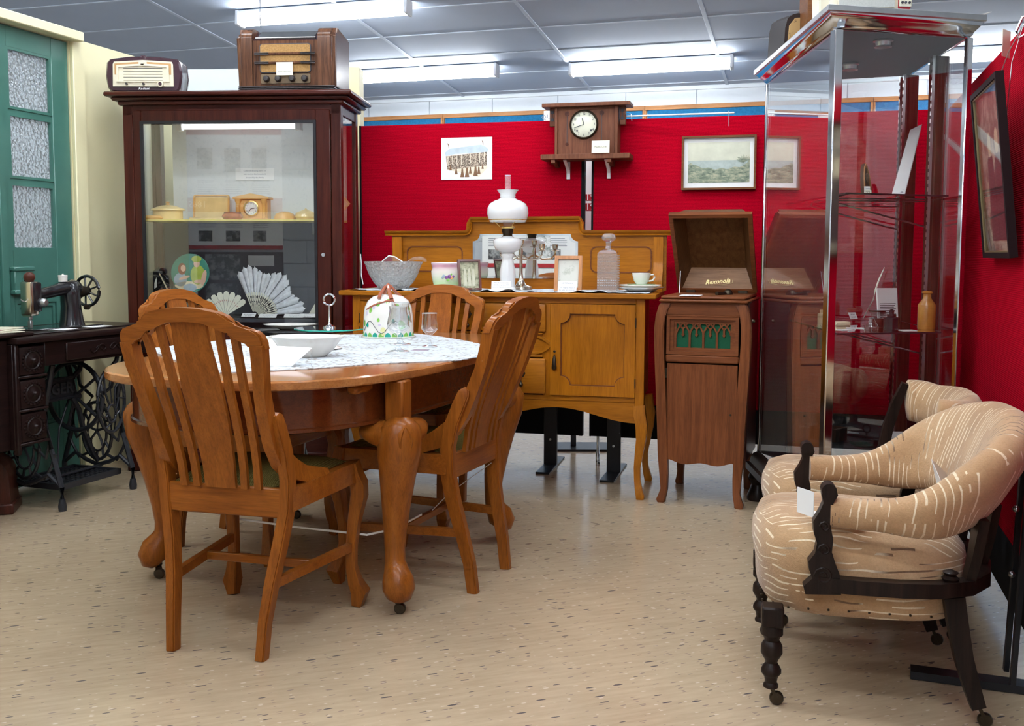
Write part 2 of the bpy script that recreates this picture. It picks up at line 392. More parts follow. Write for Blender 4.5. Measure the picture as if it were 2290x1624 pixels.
def card(name, label, w, h, loc, rz, tilt, mat='white', lines=None, size=0.01, fold=False, t=0.001, group=None, ink='greyink'):
    """upright or leaning printed card: local x wide, faces -y; tilt leans the top back"""
    o = MB().bb(-w / 2, w / 2, 0, t, 0, h).build(name, mat, None, loc, (-tilt, 0, rz))
    tag(o, label, 'card', group)
    if lines:
        n = len(lines)
        for i, s in enumerate(lines):
            text('printed_text', s, size, ink, o, (0, -0.0003, h * (1 - (i + 0.8) / (n + 0.6))), ext=0.0002, res=1)
    return o
# ================================================================== ROOM SHELL (local x = along back wall, y = towards back wall)
YAW = R(16.8)
E1 = Vector((math.cos(YAW), -math.sin(YAW), 0)); E2 = Vector((math.sin(YAW), math.cos(YAW), 0))
def room(x, y, z=0): return E1 * x + E2 * y + Vector((0, 0, z))
def ceil_z(y): return 2.50 + 0.093 * (8.62 - y)
def struct(mb, name, mat, **k):
    o = mb.build(name, mat, **k); o['kind'] = 'structure'; return o
RZ = (0, 0, -YAW)
struct(MB().bb(-7.2, 5.0, -4.2, 8.7, -0.1, 0), 'floor', 'floor', rot=RZ)
cm = MB(); vs = [(-7.2, -4.2), (5.0, -4.2), (5.0, 8.7), (-7.2, 8.7)]
cm.box((0, 0, 0), (1, 1, 1))
for v in cm.bm.verts:
    x = -7.2 if v.co.x < 0 else 5.0; y = -4.2 if v.co.y < 0 else 8.75; v.co = Vector((x, y, ceil_z(y) + (0.012 if v.co.z < 0 else 0.12)))
ceiling = struct(cm, 'ceiling', 'ceiling', rot=RZ)
XL = [-7.0] + [-5.44 + 1.165 * k for k in range(9)]
XL = [-6.6, -5.44, -4.28, -3.07, -1.90, -0.75, 0.38, 1.52, 2.7, 3.9]
YL = [8.62 - 0.10 - 0.545 * k for k in range(7)]
slope = math.atan(0.093)
panel_me = None
ys = [8.64] + YL
for i in range(len(XL) - 1):
    for j in range(len(ys) - 1):
        x0, x1, y1, y0 = XL[i], XL[i + 1], ys[j], ys[j + 1]
        m = MB().box((0, 0, 0), (x1 - x0 - 0.008, (y1 - y0) - 0.008, 0.010), 0, 0.002)
        m.build('ceiling_panel', 'ceiling', ceiling, ((x0 + x1) / 2, (y0 + y1) / 2, ceil_z((y0 + y1) / 2) + 0.006), (-slope, 0, 0))
for x in XL:
    m = MB().box((0, 0, 0), (0.028, 4.2, 0.007), 0, 0.002)
    m.build('cover_strip', 'batten', ceiling, (x, 6.55, ceil_z(6.55) - 0.003), (-slope, 0, 0))
for y in YL:
    m = MB().box((0, 0, 0), (10.6, 0.018, 0.006), 0, 0.002)
    m.build('cover_strip', 'batten', ceiling, (-1.35, y, ceil_z(y) - 0.002), (-slope, 0, 0))
wb = struct(MB().bb(-7.2, 5.0, 8.66, 8.8, 0, 2.62), 'wall_back', 'wallwhite', rot=RZ)
for k in range(20):
    x = -7.0 + 0.6 * k
    MB().bb(x + 0.003, x + 0.597, 8.648, 8.66, 0.1, 2.47, 0.002).build('wall_panel', 'wallwhite', wb)
MB().bb(-7.1, 5.0, 8.63, 8.66, 2.465, 2.50, 0.004).build('cornice', 'wallwhite', wb)
struct(MB().bb(-7.3, -7.2, -4.2, 8.7, 0, 3.75), 'wall_left_far', 'wallwhite', rot=RZ)
struct(MB().bb(5.0, 5.1, -4.2, 8.7, 0, 3.75), 'wall_right', 'wallwhite', rot=RZ)
struct(MB().bb(-7.2, 5.0, -4.3, -4.2, 0, 3.8), 'wall_rear', 'wallwhite', rot=RZ)
# pinboards on the far wall
MT['trimwood'] = wood('orange pinboard trim', (0.40, 0.17, 0.06), (0.55, 0.27, 0.11), 'X', 0.5, 0.1)
for k, (x0, x1) in enumerate([(-5.09, -3.26), (-3.26, -1.43), (-1.43, 0.40), (0.40, 2.23)]):
    p = thing('pinboard', ['blue felt pinboard on far wall behind the tall glass cabinet', 'blue felt pinboard on far wall left of the wall clock',
        'blue felt pinboard on far wall above the framed landscape print', 'blue felt pinboard on far wall seen through the glass display case'][k],
        'pinboard', room(x0, 8.645, 0), -YAW, 'blue pinboards along the far wall')
    w = x1 - x0
    MB().bb(0.02, w - 0.02, -0.012, 0, 1.15, 2.31).build('felt', 'blueboard', p)
    pieces('frame_rail', 'trimwood', p, [(0, w - .002, -0.024, 0, 2.308, 2.345), (0, w - .002, -0.02, 0, 1.12, 1.15)], 0.003)
    pieces('frame_post', 'trimwood', p, [(w - 0.022, w - .002, -0.026, 0, 1.15, 2.308), (0, 0.012, -0.026, 0, 1.15, 2.308)], 0.003)
# paper pinned to the board beside the clock
q = pt(1216, 270, 8.83)
o = MB().bb(0, 0.34, -0.002, 0, 0, 0.10).build('paper_notice', 'white', None, (q.x, q.y - 0.02, q.z - 0.02), (0, 0, -YAW)); tag(o, 'white paper strip pinned to blue board, half hidden by the wall clock', 'notice')
text('printed_text', 'QUEENSLAND', 0.06, 'greyink', o, (0.17, -0.003, 0.045), res=1)

# ---------------------------------------------------------------- cream partition with the green door
DO = room(-3.48, 0, 0); DR = (0, 0, PI / 2 - YAW)          # local x runs along the partition, local y away from the room
wl = MB()
wl.bb(4.115, 5.06, 0.0, 0.09, 0, 2.125).bb(1.0, 3.2, 0.0, 0.09, 0, 2.125)
wall_left = struct(wl, 'wall_left', 'yellow', loc=DO, rot=DR)
struct(MB().bb(4.118, 4.20, -0.022, 0.0, 0, 2.115, 0.004), 'trim_1', 'yellow', loc=DO, rot=DR)
struct(MB().bb(2.9, 4.15, -0.065, 0.09, 2.105, 2.15, 0.004), 'trim_2', 'yellow', loc=DO, rot=DR)
def pebble():
    m, nt, b = base('pebbled frosted glass', 0.12)
    b.inputs['Transmission Weight'].default_value = 0.75; b.inputs['Base Color'].default_value = (0.86, 0.92, 0.95, 1); b.inputs['IOR'].default_value = 1.35
    v = coords(nt); vo = nt.nodes.new('ShaderNodeTexVoronoi'); vo.inputs['Scale'].default_value = 62
    nt.links.new(v, vo.inputs['Vector']); n = noise(nt, v, 60, 2, 0.5, 0.5)
    a = nt.nodes.new('ShaderNodeMath'); nt.links.new(vo.outputs['Distance'], a.inputs[0]); nt.links.new(n, a.inputs[1])
    bump(nt, b, a.outputs[0], 0.9, 0.01); return m
MT['pebble'] = pebble()
def leaf(x0, x1, g0, g1, name):
    m = MB()
    m.bb(x0, g0, 0.005, 0.045, 0.01, 2.10, 0.003).bb(g1, x1, 0.005, 0.045, 0.01, 2.10, 0.003)
    for z0, z1 in ((2.01, 2.10), (1.715, 1.735), (1.405, 1.425), (0.87, 1.10), (0.01, 0.26)):
        m.bb(g0, g1, 0.007 if z1 - z0 > 0.05 else 0.012, 0.043, z0, z1)
    m.bb(g0, g1, 0.02, 0.035, 0.26, 0.87)
    d = struct(m, name, 'green', loc=DO, rot=DR)
    for z0, z1 in ((1.735, 2.01), (1.425, 1.715), (1.10, 1.405)):
        MB().bb(g0 - 0.004, g1 + 0.004, 0.022, 0.028, z0 - 0.004, z1 + 0.004).build('glass_pane', 'pebble', d)
        gm = MB()
        o_ = [(g0, z0), (g1, z0), (g1, z1), (g0, z1)]; i_ = [(g0 + 0.012, z0 + 0.012), (g1 - 0.012, z0 + 0.012), (g1 - 0.012, z1 - 0.012), (g0 + 0.012, z1 - 0.012)]
        gm.ring(o_, i_, 0.008, 0.022); gm.build('glazing_bead', 'green', d)
    pm = MB(); z0, z1 = 0.26, 0.87
    for a, y in ((0.0, 0.006), (0.018, 0.012)):
        pm.ring([(g0 + a, z0 + a), (g1 - a, z0 + a), (g1 - a, z1 - a), (g0 + a, z1 - a)],
                [(g0 + a + .014, z0 + a + .014), (g1 - a - .014, z0 + a + .014), (g1 - a - .014, z1 - a - .014), (g0 + a + .014, z1 - a - .014)], y, 0.022)
    pm.build('panel_moulding', 'green', d)
    return d
d1 = leaf(3.665, 4.11, 3.725, 4.0, 'door_1')
leaf(3.20, 3.66, 3.31, 3.60, 'door_2')
MB().bb(3.645, 3.685, -0.008, 0.006, 0.01, 2.10, 0.003).build('rebate_strip', 'green', d1)
lk = MB().bb(3.70, 3.815, -0.022, 0.006, 0.905, 1.02, 0.004).build('lock_case', 'green', d1)
pieces('lock_rim', 'green', lk, [(3.695, 3.82, -0.028, 0.006, 1.005, 1.025), (3.695, 3.82, -0.028, 0.006, 0.90, 0.92)], 0.004)
MB().lathe([(0, -.003), (0.011, -.003), (0.011, 0)], (3.75, -0.022, 0.962), 16, Matrix.Rotation(PI / 2, 4, 'X') @ Matrix.Diagonal((1, 1.5, -1, 1))).build('escutcheon', 'green', lk)
MB().bb(3.7475, 3.7525, -0.027, -0.02, 0.95, 0.975).build('keyhole', 'black', lk)

# white partition behind the glass cabinet
PW = room(-3.48, 5.0, 0) + Vector((0.0, 0.0, 0))
wp = struct(MB().bb(-0.05, 1.0, 0.0, 0.08, 0, 2.125).bb(-1.6, -0.05, 0.1, 0.18, 0, 2.1), 'wall_partition', 'wallwhite', loc=PW, rot=(0, 0, R(-2)))
struct(MB().bb(0.94, 1.03, -0.03, 0.10, 0, 2.13, 0.003), 'trim_3', 'yellow', loc=PW, rot=(0, 0, R(-2)))

# block wall beside the camera: its posters show reversed in the cabinet glass and in the sideboard mirror
WN = Vector((-3.66, 1.53, 0)); WR = (0, 0, R(-8))
wn = struct(MB().bb(-1.6, 2.55, -0.12, 0, 0, 2.85), 'wall_front', 'block', loc=WN, rot=WR)
for r_ in range(14):
    for c_ in range(11):
        x = -1.6 + c_ * 0.4 - (0.2 if r_ % 2 else 0)
        a, b_ = max(x + 0.003, -1.6), min(x + 0.397, 2.55)
        if b_ - a > 0.05: MB().bb(a, b_, 0, 0.006, r_ * 0.2 + 0.003, r_ * 0.2 + 0.197, 0.0015).build('block', 'block', wn)
MT['poster'] = plain('poster paper', (0.74, 0.76, 0.78), 0.35, var=0.02)
MT['posterred'] = plain('poster dark red ink', (0.36, 0.02, 0.03), 0.35)
MT['posterdark'] = plain('poster dark maroon', (0.05, 0.02, 0.03), 0.35)
MT['photo'] = sheet_print('old grey photograph print', (0.46, 0.46, 0.44), (0.10, 0.10, 0.10), 28, 0.5)
MT['photo2'] = sheet_print('old dark photograph print', (0.30, 0.31, 0.32), (0.05, 0.05, 0.06), 14, 0.52)
def poster(x0, x1, z0, z1, label, seed):
    t = thing('display_poster', label, 'poster', WN + Vector((0, 0, 0)), R(-8))
    y = 0.007
    MB().bb(x0, x1, y, y + 0.006, z0, z1).build('sheet', 'poster', t)
    pieces('red_band', 'posterred', t, [(x0, x1, y + .006, y + 0.0075, z1 - 0.07, z1 - 0.02), (x0, x1, y + .006, y + 0.0075, 1.44, 1.56), (x0, x1, y + .006, y + 0.0075, z0, z0 + 0.035)])
    rnd = random.Random(seed); n = int((x1 - x0) / 0.24)
    for k in range(n):
        xa = x0 + 0.06 + k * (x1 - x0 - 0.08) / n
        w = 0.10 + 0.06 * rnd.random(); h = 0.16 + 0.1 * rnd.random()
        MB().bb(xa, xa + w, y + .006, y + 0.0078, 1.98 - h, 1.98).build('printed_photograph', 'photo', t)
        MB().bb(xa, xa + w * 0.9, y + .006, y + 0.0078, z0 + 0.07, z0 + 0.16).build('printed_photograph', 'photo2', t)
        m = MB()
        for q_ in range(7): m.bb(xa, xa + 0.13 + 0.03 * rnd.random(), y + .006, y + .0075, 1.70 - q_ * 0.018, 1.706 - q_ * 0.018)
        for q_ in range(5): m.bb(xa, xa + 0.13 + 0.03 * rnd.random(), y + .006, y + .0075, z0 + 0.19 + q_ * 0.016, z0 + 0.196 + q_ * 0.016)
        m.build('printed_lines', 'greyink', t, kind='stuff')
    text('printed_text', '1865', 0.08, 'white', t, (x0 + (x1 - x0) * 0.42, y + 0.009, 1.50), (PI / 2, 0, PI), res=1)
    text('printed_text', 'settlers', 0.06, 'white', t, (x0 + (x1 - x0) * 0.75, y + 0.009, 1.50), (PI / 2, 0, PI), res=1)
    return t
poster(-1.45, -0.12, 1.12, 2.16, 'tall white history poster with red bands on grey block wall, far from the doorway', 3)
poster(-0.05, 1.2, 1.12, 2.16, 'tall white history poster with red bands on grey block wall, mirrored in the cabinet glass', 4)
pp = poster(1.60, 2.54, 0.97, 2.16, 'tall white history poster with red bands, mirrored in the sideboard mirror', 5)
MT['treeprint'] = sheet_print('printed grey tree', (.70, .72, .74), (.12, .15, .14), 18, .46)
MB().bb(2.02, 2.24, .0135, .0155, 1.06, 1.32).build('printed_tree', 'treeprint', pp)
MB().bb(1.60, 2.54, .007, .012, .60, .96).build('lower_sheet', 'poster', pp)
for k, (x0, x1) in enumerate([(-0.05, 1.2), (-1.45, -0.12)]):
    t = thing('photo_board', ['dark maroon board of photographs below the mirrored history poster', 'dark maroon board of photographs below the far history poster'][k], 'poster', WN, R(-8))
    MB().bb(x0, x1, 0.007, 0.012, 0.45, 1.10).build('board', 'posterdark', t)
    for j, (a, w, z0, z1, mt) in enumerate([(0.05, 0.20, 0.72, 1.08, 'poster'), (0.29, 0.22, 0.62, 1.08, 'poster'), (0.58, 0.3, 0.86, 1.08, 'photo2'), (0.58, 0.3, 0.5, 0.83, 'photo2'), (0.95, 0.22, 0.98, 1.07, 'poster'), (0.95, 0.22, 0.7, 0.92, 'photo')]):
        MB().bb(x0 + a, x0 + a + w, 0.012, 0.014, z0, z1).build('pasted_sheet', mt, t)
    MB().bb(x0 + .09, x0 + .2, 0.014, 0.015, 0.78, 1.0).build('pasted_photograph', 'photo2', t)
o = thing('power_outlet', 'white wall power outlet on grey blockwork beside the poster', 'outlet', WN + Matrix.Rotation(R(-8), 3, 'Z') @ Vector((1.45, 0.006, 1.25)), R(-8))
MB().bb(0, 0.09, 0, 0.02, 0, 0.13, 0.004).build('plate', 'poster', o)
for k in range(3): MB().bb(0.035, 0.055, 0.02, 0.024, 0.022 + k * 0.035, 0.04 + k * 0.035, 0.002).build('switch', 'greyink', o)

# ---------------------------------------------------------------- red carpeted display panels
def red_panel(name, label, org, yaw, x0, x1, z0, zb, z1, t=0.035):
    p = thing(name, label, 'screen', (org[0], org[1], 0), -R(yaw), 'red carpeted display panels')
    MB().bb(x0, x1, 0, t, zb, z1, 0.006, 2).build('carpet_face', 'redcarpet', p)
    MB().bb(x0, x1, 0.002, t - 0.002, z0, zb - 0.001, 0.002).build('black_plinth', 'black', p)
    pieces('edge_strip', 'black', p, [(x0, x0 + 0.010, -0.003, t + 0.003, z0, z1), (x1 - 0.016, x1, -0.003, t + 0.003, z0, z1)])
    return p
pL = red_panel('carpet_screen', 'red carpet display panel behind left half of sideboard, grandstand print on it', (0.372, 5.13), 13.5, -1.22, -0.008, 0.155, 0.31, 1.765)
pR = red_panel('carpet_screen', 'red carpet display panel behind gramophone, framed landscape on it', (0.392, 5.13), 15, 0.008, 1.66, 0.155, 0.325, 1.762)
pS = red_panel('carpet_screen', 'red carpet display panel along the right, leaning dark picture frame on it', (1.345, 2.62), -0, 0, 0.01, 0.12, 0.29, 1.73)
for c in KIDS(pS): bpy.data.objects.remove(c)
pS.rotation_euler = (0, 0, R(73.3)); pS.name = 'carpet_screen.002'
MB().bb(-1.2, 2.08, -0.045, -0.006, 0.29, 1.73, 0.006, 2).build('carpet_face', 'redcarpet', pS)
MB().bb(-1.2, 2.08, -0.043, -0.008, 0.12, 0.289, 0.002).build('black_plinth', 'black', pS)
def stand(par, x, y, h, yaw_l=0.0, fl=0.42, name='support_post'):
    MB().bb(x - 0.034, x + 0.034, y - 0.012, y + 0.012, 0.008, h, 0.002).build(name, 'blackmetal', par)
    MB().box((x, y, 0.005), (0.07, fl, 0.010), yaw_l, 0.002).build('foot_plate', 'blackmetal', par)
    MB().lathe([(0.006, 0), (0.006, 0.004), (0, 0.005)], (x, y - 0.012, 0.14), 10, Matrix.Rotation(PI / 2, 4, 'X')).build('bolt', 'steel', par)
stand(pL, -0.165, -0.045, 0.6)
stand(pR, 0.16, -0.175 + 0.03, 0.6)
MB().lathe([(0.012, 0.0), (0.012, 0.06), (0.008, 0.07), (0.008, 0.155)], (0.05, 0.02, 0), 12).build('levelling_foot', 'chrome', pR)
# stand of the side panel (local x runs away from the camera, local -y is the back side)
Pm = pS
for dx in (-0.06, 0.03):
    MB().bar([(-0.14 + dx, 0.035, 0.02), (-0.13 + dx, 0.012, 0.62)], 0.022, 0.012, (0, 1, 0)).build('upright_bar', 'blackmetal', Pm)
MB().bar([(-0.17, 0.27, 0.012), (-0.20, -0.20, 0.012)], 0.05, 0.02).build('foot_plate', 'blackmetal', Pm)
for z in (0.28, 0.45, 0.60): MB().sphere((-0.13, 0.04 - z * 0.02, z), 0.009, 10).build('bolt', 'steel', Pm)
# white rail lying along the top edge of the panel right of the clock, with a picture hook
q0 = pt(1398, 260, 5.05); q1 = pt(1642, 252, 4.86)
o = MB().tube([q0, q1], 0.004, 8).build('hanging_rail', 'white', None); tag(o, 'thin white rail lying along the top of the red panel right of the clock', 'rail')
o = MB().tube([pt(1630, 248, 4.855), pt(1630, 282, 4.855)], 0.0018, 6).build('picture_hook', 'steel', None); tag(o, 'small metal hook hanging over the red panel top edge', 'hook')
# strip of poster seen through the gap between the two panels
gp0 = pt(1314, 340, 5.6)
t = thing('banner_strip', 'white poster with red figures glimpsed through the gap between red panels', 'poster', (gp0.x - 0.1, 5.6, 0), 0)
MB().bb(0, 0.3, 0, 0.01, 1.21, 1.85).build('sheet', 'white', t)
pieces('red_band', 'posterred', t, [(0, 0.3, -0.002, 0, 1.33, 1.37), (0, 0.3, -0.002, 0, 1.385, 1.42)])
text('printed_text', '19', 0.05, 'white', t, (0.115, -0.003, 1.402), res=1)
text('printed_text', '19', 0.05, 'white', t, (0.115, -0.003, 1.35), res=1)
MB().bb(0.02, 0.05, 0, 0.02, 0, 1.21).build('stand_post', 'blackmetal', t)
MB().bb(-0.1, 0.25, -0.1, 0.12, 0, 0.012).build('stand_foot', 'blackmetal', t)

# ---------------------------------------------------------------- fluorescent fixtures
def fixture_meshes():
    t = thing('ceiling_light', 'fluorescent ceiling light', 'ceiling light')
    MB().bb(-0.61, 0.61, -0.045, 0.045, -0.030, -0.002, 0.006).build('housing', 'lampframe', t)
    for s in (-1, 1):
        MB().bb(s * 0.615 - 0.012, s * 0.615 + 0.012, -0.050, 0.050, -0.100, -0.002, 0.004).build('lamp_holder', 'lampframe', t)
    for y in (-0.028, 0.028):
        MB().tube([(-0.6, y, -0.072), (0.6, y, -0.072)], 0.021, 10).build('tube', 'tube', t)
    return t
fx0 = fixture_meshes()
FX = [(-3.18, 6.16, 'lit fluorescent ceiling light nearest, behind the tall wooden radio'), (-3.07, 7.69, 'lit fluorescent ceiling light over the far wall, right of the tall wooden radio'),
      (-1.26, 7.80, 'lit fluorescent ceiling light over the far wall above the wall clock'), (0.93, 7.93, 'lit fluorescent ceiling light at far right, seen past the display case'),
      (-1.4, 4.35, ''), (0.15, 4.0, ''), (-6.3, 2.2, ''), (-5.6, 4.0, ''), (-2.9, 3.9, ''), (-1.7, 2.5, ''), (-0.2, 2.3, ''), (-2.9, 2.3, ''), (-1.7, 0.9, ''), (-0.2, 0.8, ''), (-1.2, -0.8, ''), (0.6, -0.8, ''), (-1.2, -2.6, ''), (0.9, -2.6, ''), (2.9, 5.5, ''), (2.9, 1.0, '')]
for k, (x, y, lb) in enumerate(FX):
    f = fx0 if k == 0 else copy_tree(fx0)
    f.location = room(x, y, ceil_z(y) - 0.004); f.rotation_euler = (Matrix.Rotation(-YAW, 4, 'Z') @ Matrix.Rotation(-slope, 4, 'X')).to_euler()
    f['label'] = lb or 'fluorescent ceiling light out of view above the room'
    f['group'] = 'fluorescent lights on the ceiling' if lb else 'fluorescent lights out of the picture'
# pull cord hanging from the ceiling in front of the nearest light
q = pt(582, 0, 6.1)
o = MB().tube([(q.x, 6.1, q.z + 0.15), (q.x - 0.002, 6.1, q.z), pt(581, 40, 6.1), pt(584, 62, 6.1)], 0.004, 6).build('pull_cord', 'greyink', None); tag(o, 'thin grey cord hanging from ceiling in front of the nearest light', 'cord')
# ================================================================== TALL GLASS CABINET
def onp(u, v, o, yaw, ly=0.0):
    """point of a vertical plane (origin o, yaw degrees clockwise, depth offset ly) seen at pixel u, v -> local x, z"""
    x, z = ray(u, v); a = R(yaw); ox = o[0] + ly * math.sin(a); oy = o[1] + ly * math.cos(a)
    t = (ox * math.sin(a) + oy * math.cos(a)) / (x * math.sin(a) + math.cos(a))
    return (t * x - ox) * math.cos(a) - (t - oy) * math.sin(a), CH + z * t
CO = (-1.86, 4.98); CY = 4
cabt = thing('display_cabinet', 'tall mahogany glass cabinet with two radios on top, full of celluloid ware and fans', 'cabinet', (*CO, 0), -R(CY))
D = 0.37; XR = 1.035; XL_ = -0.045
def frm(x0, x1, y0, y1, z0, z1, nm, mt='cab_z', b=0.003): return MB().bb(x0, x1, y0, y1, z0, z1, b).build(nm, mt, cabt)
for x0, x1, y0, y1 in ((XL_, 0.004, 0, 0.05), (0.986, XR, 0, 0.05), (XL_, 0.004, D - 0.05, D), (0.986, XR, D - 0.05, D)):
    frm(x0, x1, y0, y1, 0.0, 1.815, 'corner_post')
frm(0.004, 0.986, 0.0, 0.05, 1.784, 1.815, 'top_rail', 'cab_x'); frm(0.004, 0.986, D - .03, D, 1.76, 1.815, 'top_rail', 'cab_x')
frm(XL_ + .004, 0.0, 0.05, D - .05, 1.76, 1.815, 'top_rail', 'cab_x'); frm(0.99, XR - .004, 0.05, D - .05, 1.76, 1.815, 'top_rail', 'cab_x')
frm(XL_ + .004, 0.0, 0.05, D - .05, 0.62, 0.72, 'lower_rail', 'cab_x'); frm(0.99, XR - .004, 0.05, D - .05, 0.62, 0.72, 'lower_rail', 'cab_x')
frm(0.004, 0.986, 0.004, 0.05, 0.10, 0.60, 'lower_panel', 'cab_x'); frm(XL_ + .006, 0.0, 0.05, D - .05, 0.10, 0.62, 'side_panel', 'cab_x'); frm(0.99, XR - .006, 0.05, D - .05, 0.10, 0.62, 'side_panel', 'cab_x')
frm(XL_ - 0.018, XR + 0.018, -0.018, D + .01, 0.0, 0.11, 'plinth', 'cab_x', 0.006)
# cornice built of three stacked mouldings
for a, z0, z1, b in ((0.018, 1.806, 1.828, 0.006), (0.042, 1.826, 1.845, 0.008), (0.066, 1.843, 1.865, 0.006)):
    frm(XL_ - a, XR + a, -a, D + a * 0.5, z0, z1, 'cornice_moulding', 'cab_x', b)
# door
dr = MB()
x0, x1, z0, z1 = 0.007, 0.983, 0.605, 1.781; gx0, gx1, gz0, gz1 = 0.048, 0.912, 0.71, 1.726
dr.bb(x0, gx0, -0.006, 0.02, z0, z1, 0.003).bb(gx1, x1, -0.006, 0.02, z0, z1, 0.003).bb(gx0, gx1, -0.006, 0.02, gz1, z1, 0.003).bb(gx0, gx1, -0.006, 0.02, z0, gz0, 0.003)
door = dr.build('door', 'cab_z', cabt)
MB().ring([(gx0 - .004, gz0 - .004), (gx1 + .004, gz0 - .004), (gx1 + .004, gz1 + .004), (gx0 - .004, gz1 + .004)], [(gx0 + .01, gz0 + .01), (gx1 - .01, gz0 + .01), (gx1 - .01, gz1 - .01), (gx0 + .01, gz1 - .01)], -0.012, 0.0).build('glazing_bead', 'blackmetal', door)
MB().bb(gx0, gx1, 0.004, 0.008, gz0, gz1).build('glass_pane', 'glass_case', door)
MB().lathe([(0.0, 0.008), (0.009, 0.008), (0.011, 0.003), (0.011, 0)], (0.945, -0.006, 1.083), 16, Matrix.Rotation(PI / 2, 4, 'X')).build('lock', 'chrome', door)
for xx, nm in ((XL_ + 0.02, 'side_pane'), (XR - 0.012, 'side_pane')):
    MB().bb(xx - .002, xx + .002, 0.05, D - 0.05, 0.72, 1.76).build(nm, 'glass', cabt)
MT['boardwhite'] = sheet_print('rough white backing board', (0.70, 0.73, 0.74), (0.62, 0.66, 0.68), 60, 0.4)
MB().bb(0.06, 0.986, D - 0.03, D - 0.02, 1.262, 1.765).build('back_board', 'boardwhite', cabt)
MT['darkback'] = plain('dark blue grey backing', (0.035, 0.042, 0.055), 0.6)
MB().bb(0.0, 0.986, D - 0.03, D - 0.02, 0.60, 1.248).build('lower_back', 'darkback', cabt)
MT['yellowshelf'] = plain('yellow shelf lining', (0.80, 0.66, 0.18), 0.5)
MB().bb(0.0, 0.986, 0.035, D - 0.03, 1.248, 1.256).build('shelf', 'yellowshelf', cabt)
MB().bb(0.0, 0.986, 0.022, D - 0.03, 0.75, 0.765).build('shelf', 'darkback', cabt, label='dark lower shelf')
MB().bb(-0.04, 1.03, 0.0, D, 1.76, 1.80).build('ceiling_board', 'cab_x', cabt)
# tube inside the cabinet top, read as unlit; glow added to brighten the interior
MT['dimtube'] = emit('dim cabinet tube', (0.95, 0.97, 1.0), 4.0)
o = thing('strip_light', 'dim fluorescent strip inside the top of the glass cabinet', 'light', (*CO, 0), -R(CY))
MB().tube([(0.19, 0.16, 1.722), (0.77, 0.16, 1.722)], 0.013, 12).build('tube', 'dimtube', o)
pieces('lamp_holder', 'lampframe', o, [(0.165, 0.19, 0.14, 0.18, 1.70, 1.758), (0.77, 0.80, 0.14, 0.18, 1.70, 1.758)], 0.003)
MB().bb(0.17, 0.79, 0.155, 0.185, 1.745, 1.759).build('housing', 'lampframe', o)
def cab(u, v, ly):   # world point of cabinet depth ly seen at pixel
    lx, z = onp(u, v, CO, CY, ly); a = R(CY)
    return Vector((CO[0] + lx * math.cos(a) + ly * math.sin(a), CO[1] - lx * math.sin(a) + ly * math.cos(a), z))
def cpos(u, ly, z):
    p = cab(u, 492, ly); p.z = z; return p
SZ = 1.2565
# caption card on the backing
c0 = cab(570, 403, D - 0.034)
card('caption_card', 'silver edged caption card pinned to white backing above celluloid clock', 0.205, 0.062, (c0.x - 0.0, c0.y, c0.z), -R(CY), 0, 'white', ['Celluloid dressing table set', 'was used in this household', 'donated by the family'], 0.011)
# oval lidded box
o = thing('trinket_box', 'amber celluloid oval box with knobbed lid, left end of cabinet shelf', 'box', cpos(376, .17, SZ), -R(CY), 'amber celluloid ware on the cabinet shelf')
ov = Matrix.Diagonal((1, 0.6, 1, 1))
MB().lathe([(0, 0), (0.076, 0), (0.076, 0.048), (0, 0.048)], seg=28, M=ov).build('box_body', 'celluloid2', o)
MB().lathe([(0, 0.048), (0.09, 0.048), (0.086, 0.056), (0.04, 0.072), (0, 0.076)], seg=28, M=ov).build('lid', 'celluloid2', o)
MB().lathe([(0, 0.074), (0.012, 0.076), (0.007, 0.084), (0.013, 0.09), (0, 0.095)], seg=12).build('knob', 'celluloid', o)
o = thing('vanity_tray', 'amber framed celluloid tray standing upright behind orange bowl', 'tray', cpos(473, .29, SZ), -R(CY), 'amber celluloid ware on the cabinet shelf', (-0.08, 0, -R(CY)))
def rr(w, h, r, n=5, x0=0, z0=0):
    P = []
    for cx, cz, a0 in ((w / 2 - r, h - r, 0), (-w / 2 + r, h - r, PI / 2), (-w / 2 + r, r, PI), (w / 2 - r, r, 1.5 * PI)):
        for i in range(n + 1):
            a = a0 + PI / 2 * i / n; P.append((x0 + cx + r * math.cos(a), z0 + cz + r * math.sin(a)))
    return P
MB().ring(rr(0.19, 0.135, 0.012), rr(0.175, 0.12, 0.008, z0=.0075), -0.008, 0.004).build('rim', 'celluloid', o)
MB().prism(rr(0.18, 0.125, 0.01, z0=.005), 0.0, 0.003).build('glass_plate', 'celluloid2', o)
o = MB().bb(-0.09, 0.09, -0.03, 0.03, 0, 0.014, 0.005).build('comb_case', 'celluloid2', None, cpos(465, .22, SZ), (0, 0, -R(CY))); tag(o, 'low pale amber comb case lying before the upright tray', 'case', 'amber celluloid ware on the cabinet shelf')
o = MB().bb(-0.05, 0.05, -0.03, 0.03, 0, 0.02, 0.008).build('nail_buffer', 'celluloid', None, cpos(342, .12, SZ), (0, 0, -R(CY))); tag(o, 'flat brown celluloid buffer at far left of cabinet shelf', 'buffer')
o = MB().lathe([(0, 0), (0.04, 0), (0.052, 0.014), (0.046, 0.028), (0.038, 0.032), (0.044, 0.037), (0.036, 0.036), (0.03, 0.02), (0, 0.015)], seg=24, fr=lambda a, z: 1 + 0.03 * math.cos(12 * a)).build('fluted_bowl', 'amber', None, cpos(520, .115, SZ)); tag(o, 'small glossy orange brown fluted bowl before the celluloid clock', 'bowl')
